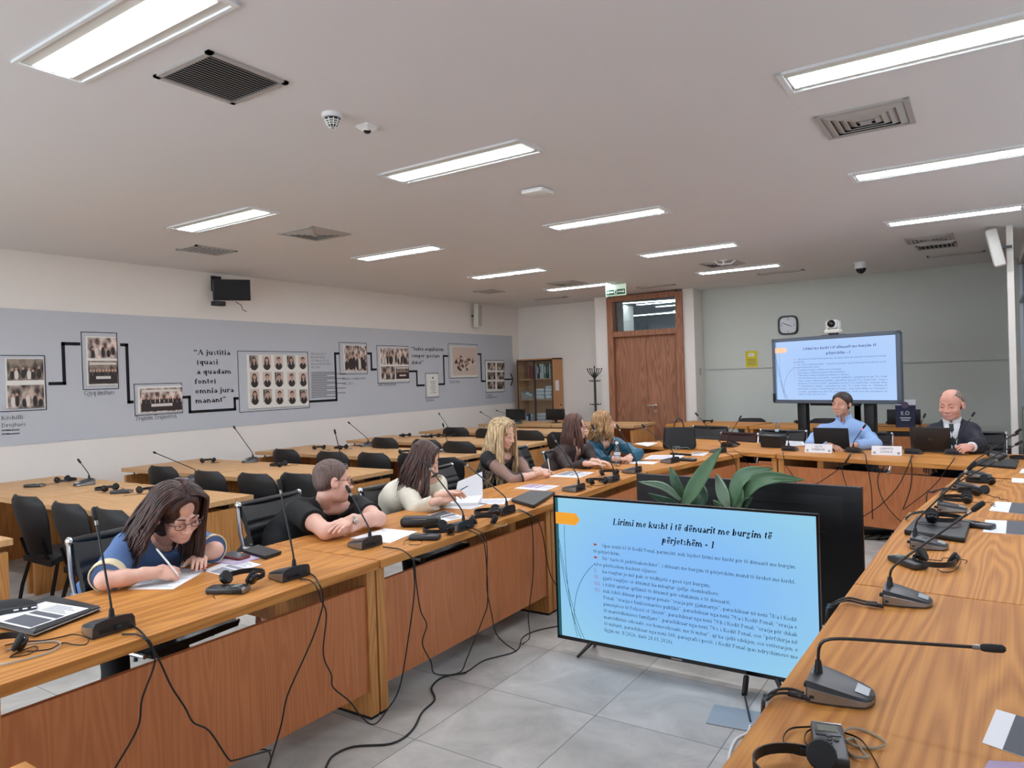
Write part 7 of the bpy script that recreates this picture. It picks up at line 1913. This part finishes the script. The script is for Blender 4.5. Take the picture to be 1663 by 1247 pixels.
def pen(label, a, b, m='white', r=.0042):
    a, b = Vector(a), Vector(b); t = thing('pen', label, 'pen', a, 0); d = b-a
    MB().tube([d*.0, d*.10, d*.92, d], [.0012, r, r, r*.8], 10).build('barrel', M[m], t); MB().tube([d*.62+Vector((0, 0, r)), d*1.0+Vector((0, 0, r))], .0013, 5).build('clip', M['steel'], t)
    return t
# ================================================================ THE EIGHT PEOPLE
def PT(v): return (v.x, v.y, v.z)
SK = {k: skin_mat('skin_'+k, c) for k, c in dict(fair=(232, 190, 168), rosy=(230, 184, 164), pale=(230, 186, 164), tan=(214, 162, 136), red=(220, 164, 144)).items()}
CL = {n: mat('cloth_'+n, c, r, noise=nz, nscale=ns, bump=b) for n, c, r, nz, ns, b in (('denim', (84, 112, 158), .8, .22, 160, .12), ('cream', (222, 208, 172), .75, .06, 60, .05), ('blacktee', (13, 13, 15), .8, .15, 90, .05), ('ivory', (226, 218, 198), .7, .05, 40, .05),
  ('black', (15, 14, 15), .7, .15, 90, .05), ('brown', (54, 38, 35), .6, .15, 80, .06), ('teal', (28, 88, 112), .45, .18, 30, .05), ('lightblue', (150, 182, 226), .75, .08, 60, .05), ('navy', (26, 28, 42), .65, .12, 120, .05), ('white', (232, 232, 232), .7, .03, 40, .03), ('trouser', (20, 20, 24), .8, .1, 90, .03), ('tie', (24, 40, 36), .5, .2, 120, .05), ('blouse', (150, 104, 92), .6, .3, 40, .03), ('lace', (176, 160, 146), .7, .3, 70, .05))}
def sheer():
    m, nt, b = _nt('sheer_black_tulle'); b.inputs['Base Color'].default_value = (*lin((96, 80, 78)), 1); b.inputs['Alpha'].default_value = .45; b.inputs['Roughness'].default_value = .6; return m

# ---- 1 woman in blue, writing
d1 = (.93, -.04, -.46)
p = Person('woman in a blue top with dark hair and glasses, bent over and writing', (-3.66, 1.86), SK['rosy'], PT(onx(288, 832, -3.14)), d1, (-3.70, 1.86, .55), PT(onx(266, 874, -3.31)),
  [PT(onx(316, 884, -3.31)), PT(onx(206, 888, -3.34))],
  [(PT(onz(349, 893, .815)), PT(onz(325, 902, .805)), (.80, -.55, -.12), (.12, .1, .98), (.25, .22, .25, .3), .0, 1, .95), (PT(onz(170, 943, .80)), PT(onz(252, 930, .803)), (.35, .88, -.16), (.55, -.42, .72), (.75, .85, 1.0, 1.1), .55, 1, .98)], scale=1.06, roll=-.10)
p.build_body().face(lip=(168, 50, 62), brow=(58, 38, 32), gaze=(0, -1), lid=-.42)
p.garment('blue_top', CL['denim'], .018, .46, .070, folds=(.005, 24), seed=2); p.cuff('sleeve_cuff', CL['cream'], 0, .071, .040); p.cuff('sleeve_cuff', CL['cream'], 1, .071, .045); p.collar('neck_trim', CL['cream'], .078, .016, .5); p.trousers(CL['trouser'])
p.long_hair(hair_mat('dark_brown_hair', (30, 18, 16), (78, 46, 36)), .34, part=-.2, locks=96, seed=4, front=(True, False), side=(1.0, .85), wave=.008, vol=1.15, lean=(-.035, -.03))
p.glasses(mat('purple_frame', (70, 40, 56), .3))
nl = MB()
for i, a in enumerate(p.arms[:1]):
    W, d, n = Vector(a[1]), Vector(a[2]).normalized(), Vector((0, 0, 1)); sd = d.cross(n)
    for off, ln in ((.030, .152), (.0105, .161), (-.0095, .156), (-.0285, .138)):
        q = W+d*(ln*.95*.90*.95)+sd*(off*.92*.9*1.3)-n*.020; nl.ell(q-Vector(p.o), (.006, .006, .003), 10, 6)
nl.build('fingernail', mat('red_nails', (150, 24, 44), .25), p.root)
w_ = Vector(p.arms[1][1]); pen('white pen in the hand of the woman in blue', w_+Vector((.055, .075, -.025)), w_+Vector((-.035, .03, .095)))
W = Vector(p.arms[0][1])-Vector(p.o); dv = (Vector(p.arms[0][0])-Vector(p.arms[0][1])).normalized(); u = dv.cross(Vector((0, 0, 1))).normalized(); v = dv.cross(u)
MB().tube([W+dv*.01+u*(.029*math.cos(a))+v*(.029*math.sin(a)) for a in [2*PI*k/20 for k in range(21)]], .0045, 6).build('bracelet', M['steel'], p.root, 1.2)
MB().ell(Vector(p.L((-.078, -.006, -.044)))-Vector(p.o), (.006, .006, .006), 10, 8).build('earring', M['steel'], p.root)

# ---- 2 man in black, leaning on crossed arms, looking away
p = Person('man in a black polo shirt with shaved hair and glasses leaning on crossed arms', (-3.72, 2.86), SK['rosy'], PT(onx(540, 781, -3.28)), (.46, .88, -.10), (-3.74, 2.86, .55), PT(onx(527, 822, -3.36)),
  [PT(onx(583, 824, -3.25)), PT(onx(484, 828, -3.40))],
  [(PT(onz(615, 843, .805)), PT(onz(566, 846, .835)), (.20, -.95, -.05), (.3, .1, .95), .25, .1, 1), (PT(onz(529, 863, .80)), PT(onz(578, 853, .80)), (-.25, .95, .0), (.3, .0, .95), .3, .1, 1)], scale=1.08, sex='m', build=1.12, roll=.10, wide=1.04)
p.build_body(jaw=1.1).face(lip=(170, 110, 102), brow=(58, 44, 38))
p.garment('polo_shirt', CL['blacktee'], .014, .30, .060, folds=(.004, 22), seed=5); p.collar('collar', CL['blacktee'], .074, .040, .35, open_=.35); p.trousers(CL['trouser'])
p.short_hair(hair_mat('cropped_hair', (84, 66, 60), (120, 98, 90), .6), front=.062, t=.0035)
p.glasses(mat('dark_red_frame', (74, 28, 34), .3), .0225, .0175, .0019)
W = Vector(p.arms[0][1])-Vector(p.o); dv = (Vector(p.arms[0][0])-Vector(p.arms[0][1])).normalized(); u = dv.cross(Vector((0, 0, 1))).normalized(); v = dv.cross(u)
wt = MB()
wt.rings([[W+dv*(.022+.010*s)+u*(.0335*math.cos(a))+v*(.031*math.sin(a)) for a in [2*PI*k/24 for k in range(24)]] for s in (-1, 1)], False); wt.ell(W+dv*.022+u*.034, (.016, .016, .016), 12, 8)
wt.build('wristwatch', M['steel'], p.root, 1.2)

# ---- 3 woman in an ivory blazer reading papers
p = Person('woman in an ivory blazer with long brown hair reading lifted pages', (-3.62, 3.72), SK['fair'], PT(onx(690, 747, -3.28)), (.78, .42, -.46), (-3.64, 3.70, .55), PT(onx(677, 783, -3.36)),
  [PT(onx(709, 787, -3.24)), PT(onx(660, 791, -3.36))],
  [(PT(onx(715, 822, -3.22)), PT(onz(722, 803, .86)), (.55, .80, .05), (-.5, .3, .8), .45, .3), (PT(onx(676, 832, -3.16)), PT(onz(713, 812, .83)), (.45, .85, .18), (.5, -.55, .65), .5, .4)])
p.build_body().face(lip=(170, 92, 88), brow=(62, 44, 36), gaze=(0, -1), lid=-.45)
p.garment('top', CL['ivory'], .006, .2, .075, vneck=.10, folds=None); p.garment('blazer', CL['ivory'], .020, .93, .074, vneck=.24, folds=(.006, 20), seed=7); p.trousers(CL['trouser'])
MB().tube([Vector(p.N)-Vector(p.o)+Vector(p.Mx[:, 0])*(.058*math.sin(a))+Vector(p.Mx[:, 1])*(.075*math.cos(a)+.045*math.cos(a))-Vector(p.Mx[:, 2])*(.05+.07*math.cos(a)) for a in [2*PI*k/24 for k in range(25)]], .0018, 5).build('necklace', M['steel'], p.root)
p.long_hair(hair_mat('chestnut_hair', (44, 28, 26), (92, 62, 54)), .33, part=.1, locks=90, seed=9, wave=.012, vol=1.1, lean=(-.02, -.03))
w_ = Vector(p.arms[0][1]); pen('dark pen in the hand of the woman in the ivory blazer', w_+Vector((.05, .10, .015)), w_+Vector((.04, .20, .03)), 'black', .0036)

# ---- 4 blonde woman with sheer sleeves, writing
p = Person('blonde woman in a black dress with sheer sleeves writing with a white pen', (-3.68, 4.98), SK['fair'], PT(onx(817, 704, -3.42)), (.95, .02, -.28), (-3.68, 4.98, .55), PT(onx(812, 738, -3.48)),
  [PT(onx(838, 742, -3.42)), PT(onx(792, 747, -3.48))],
  [(PT(onx(858, 772, -3.26)), PT(onz(876, 763, .79)), (.6, .7, -.1), (0, 0, 1), .4, .2), (PT(onx(833, 780, -3.24)), PT(onz(878, 768, .80)), (.28, .93, -.08), (.5, -.45, .7), (.7, .8, .95, 1.05), .5)])
p.build_body().face(lip=(176, 110, 106), brow=(96, 72, 54), gaze=(0, -1), lid=-.45)
p.garment('black_dress', CL['black'], .012, .10, .078, vneck=.10, folds=(.004, 24), seed=3); p.garment('sheer_sleeves', sheer(), .013, .64, .09, folds=(.006, 40), seed=8); p.cuff('sleeve_band', CL['black'], 1, .053, .012); p.trousers(CL['trouser'])
p.long_hair(hair_mat('blonde_hair', (128, 96, 64), (230, 204, 158)), .50, part=.1, locks=110, seed=12, wave=.012, vol=1.15, facecut=.064, lean=(-.015, -.01))
w_ = Vector(p.arms[1][1]); pen('white pen in the hand of the blonde woman', w_+Vector((.05, .075, -.02)), w_+Vector((.035, .065, .115)))

# ---- 5 woman in a brown jacket with glasses
p = Person('woman in a dark brown jacket with straight brown hair and thin glasses', (-3.66, 6.22), SK['fair'], PT(onx(935, 693, -3.42)), (.93, .36, -.05), (-3.68, 6.20, .55), PT(onx(927, 725, -3.48)),
  [PT(onx(953, 731, -3.40)), PT(onx(910, 736, -3.48))],
  [(PT(onx(965, 757, -3.26)), PT(onz(970, 749, .80)), (.9, .3, -.1), (0, 0, 1), .4, .2), (PT(onx(926, 764, -3.26)), PT(onz(958, 753, .80)), (.6, .8, -.1), (.2, 0, 1), .35, .2)])
p.build_body().face(lip=(170, 96, 92), brow=(70, 48, 40))
p.garment('blouse', CL['blouse'], .006, .2, .07, vneck=.06, folds=None); p.garment('jacket', CL['brown'], .020, .95, .078, vneck=.22, folds=(.006, 22), seed=11); p.trousers(CL['trouser'])
p.long_hair(hair_mat('brown_hair', (52, 30, 26), (112, 70, 54)), .30, part=.25, locks=90, seed=15, wave=.006, vol=1.05, facecut=.066)
p.glasses(mat('thin_frame', (90, 60, 56), .3), .021, .0165, .0013)
MB().ell(Vector(p.L((-.080, .0, -.046)))-Vector(p.o), (.007, .007, .007), 10, 8).build('earring', M['steel'], p.root)

# ---- 6 woman in a teal blouse
p = Person('woman in a teal satin blouse with wavy golden hair', (-3.62, 6.86), SK['rosy'], PT(onx(981, 687, -3.36)), (.90, .42, .06), (-3.64, 6.80, .55), PT(onx(975, 717, -3.42)),
  [PT(onx(1002, 720, -3.32)), PT(onx(959, 728, -3.44))],
  [(PT(onz(1036, 737, .82)), PT(onz(1024, 741, .80)), (.2, -.9, -.1), (.2, .1, .95), .45, .3), (PT(onx(982, 750, -3.26)), PT(onz(1004, 745, .80)), (.5, .85, -.1), (.2, 0, 1), .35, .2)], scale=1.02)
p.build_body().face(lip=(178, 100, 96), brow=(110, 80, 60))
p.garment('teal_blouse', CL['teal'], .018, .93, .072, vneck=.12, folds=(.007, 24), seed=21); p.cuff('cuff', CL['teal'], 0, .040, .03); p.cuff('cuff', CL['teal'], 1, .040, .03); p.collar('collar', CL['teal'], .080, .03, .4, open_=.5); p.trousers(CL['trouser'])
p.long_hair(hair_mat('golden_hair', (120, 84, 54), (206, 164, 112)), .26, part=.1, locks=96, seed=22, wave=.030, vol=1.3, facecut=.056)

# ---- 7 man in a light blue shirt at the head table
def yy(q, y): return PT(ony(*q, y))
p = Person('man in a light blue shirt sitting behind an open laptop, looking to the left', (-1.20, 8.46), SK['tan'], yy((1367, 656), 8.38), (-.40, -.92, -.03), (-1.20, 8.50, .56), yy((1370, 678), 8.46),
  [yy((1405, 702), 8.46), yy((1335, 701), 8.46)],
  [(yy((1421, 720), 8.12), PT(onz(1388, 723, .80)), (-.75, -.6, -.1), (0, -.1, 1), .5, .2), (yy((1316, 721), 8.18), PT(onz(1350, 724, .80)), (.7, -.7, -.1), (0, -.1, 1), .5, .2)], scale=1.0, sex='m', build=1.14, wide=1.17)
p.build_body(jaw=1.15).face(lip=(150, 96, 90), brow=(60, 44, 38), gaze=(-.3, 0))
p.garment('shirt', CL['lightblue'], .016, .95, .072, vneck=.05, folds=(.006, 22), seed=31); p.collar('collar', CL['lightblue'], .080, .042, .35, open_=.30); p.trousers(CL['trouser'])
p.short_hair(hair_mat('dark_short_hair', (38, 28, 24), (70, 52, 44), .6), front=.066, t=.012, noise=.0022, brow_open=True)

# ---- 8 man in a dark suit
p = Person('balding man in a dark suit and tie, fist on the head table', (-.24, 8.25), SK['red'], yy((1545, 657), 8.16), (-.34, -.92, -.16), (-.24, 8.28, .57), yy((1546, 682), 8.22),
  [yy((1577, 705), 8.22), yy((1515, 704), 8.24)],
  [(yy((1591, 724), 8.02), PT(onz(1576, 726, .82)), (-.62, -.75, -.05), (.55, -.4, .75), 1.25, .7, 1, 1.1), (yy((1498, 737), 8.10), yy((1510, 754), 7.92), (-.1, -.95, -.2), (0, -.2, 1), .4, .2)], scale=1.20, sex='m', build=1.16, wide=1.12)
p.build_body(jaw=1.12).face(lip=(150, 92, 88), brow=(110, 92, 84), gaze=(0, -.6), browt=.0024)
p.garment('shirt', CL['white'], .008, .97, .070, folds=None); p.garment('suit_jacket', CL['navy'], .024, .92, .084, vneck=.36, vw=.075, folds=(.006, 20), seed=41); p.collar('shirt_collar', CL['white'], .080, .042, .3, open_=.16); p.trousers(CL['navy'])
ax, fw, rt = [Vector(p.Mx[:, i]) for i in (2, 1, 0)]; c = Vector(p.N)-Vector(p.o)
R = []
for k in range(8):
    u = k/7; w = .016+.014*u if k else .020; q = c-ax*(.02+.24*u)+fw*(.095+.055*math.sin(1.5*u))
    R.append([q-rt*w, q+fw*.007, q+rt*w, q-fw*.006])
MB().rings(R).build('tie', CL['tie'], p.root, .8)
p.short_hair(hair_mat('grey_short_hair', (104, 88, 80), (150, 134, 124), .6), front=.02, t=.005, cut=.035)
mural_lettering()
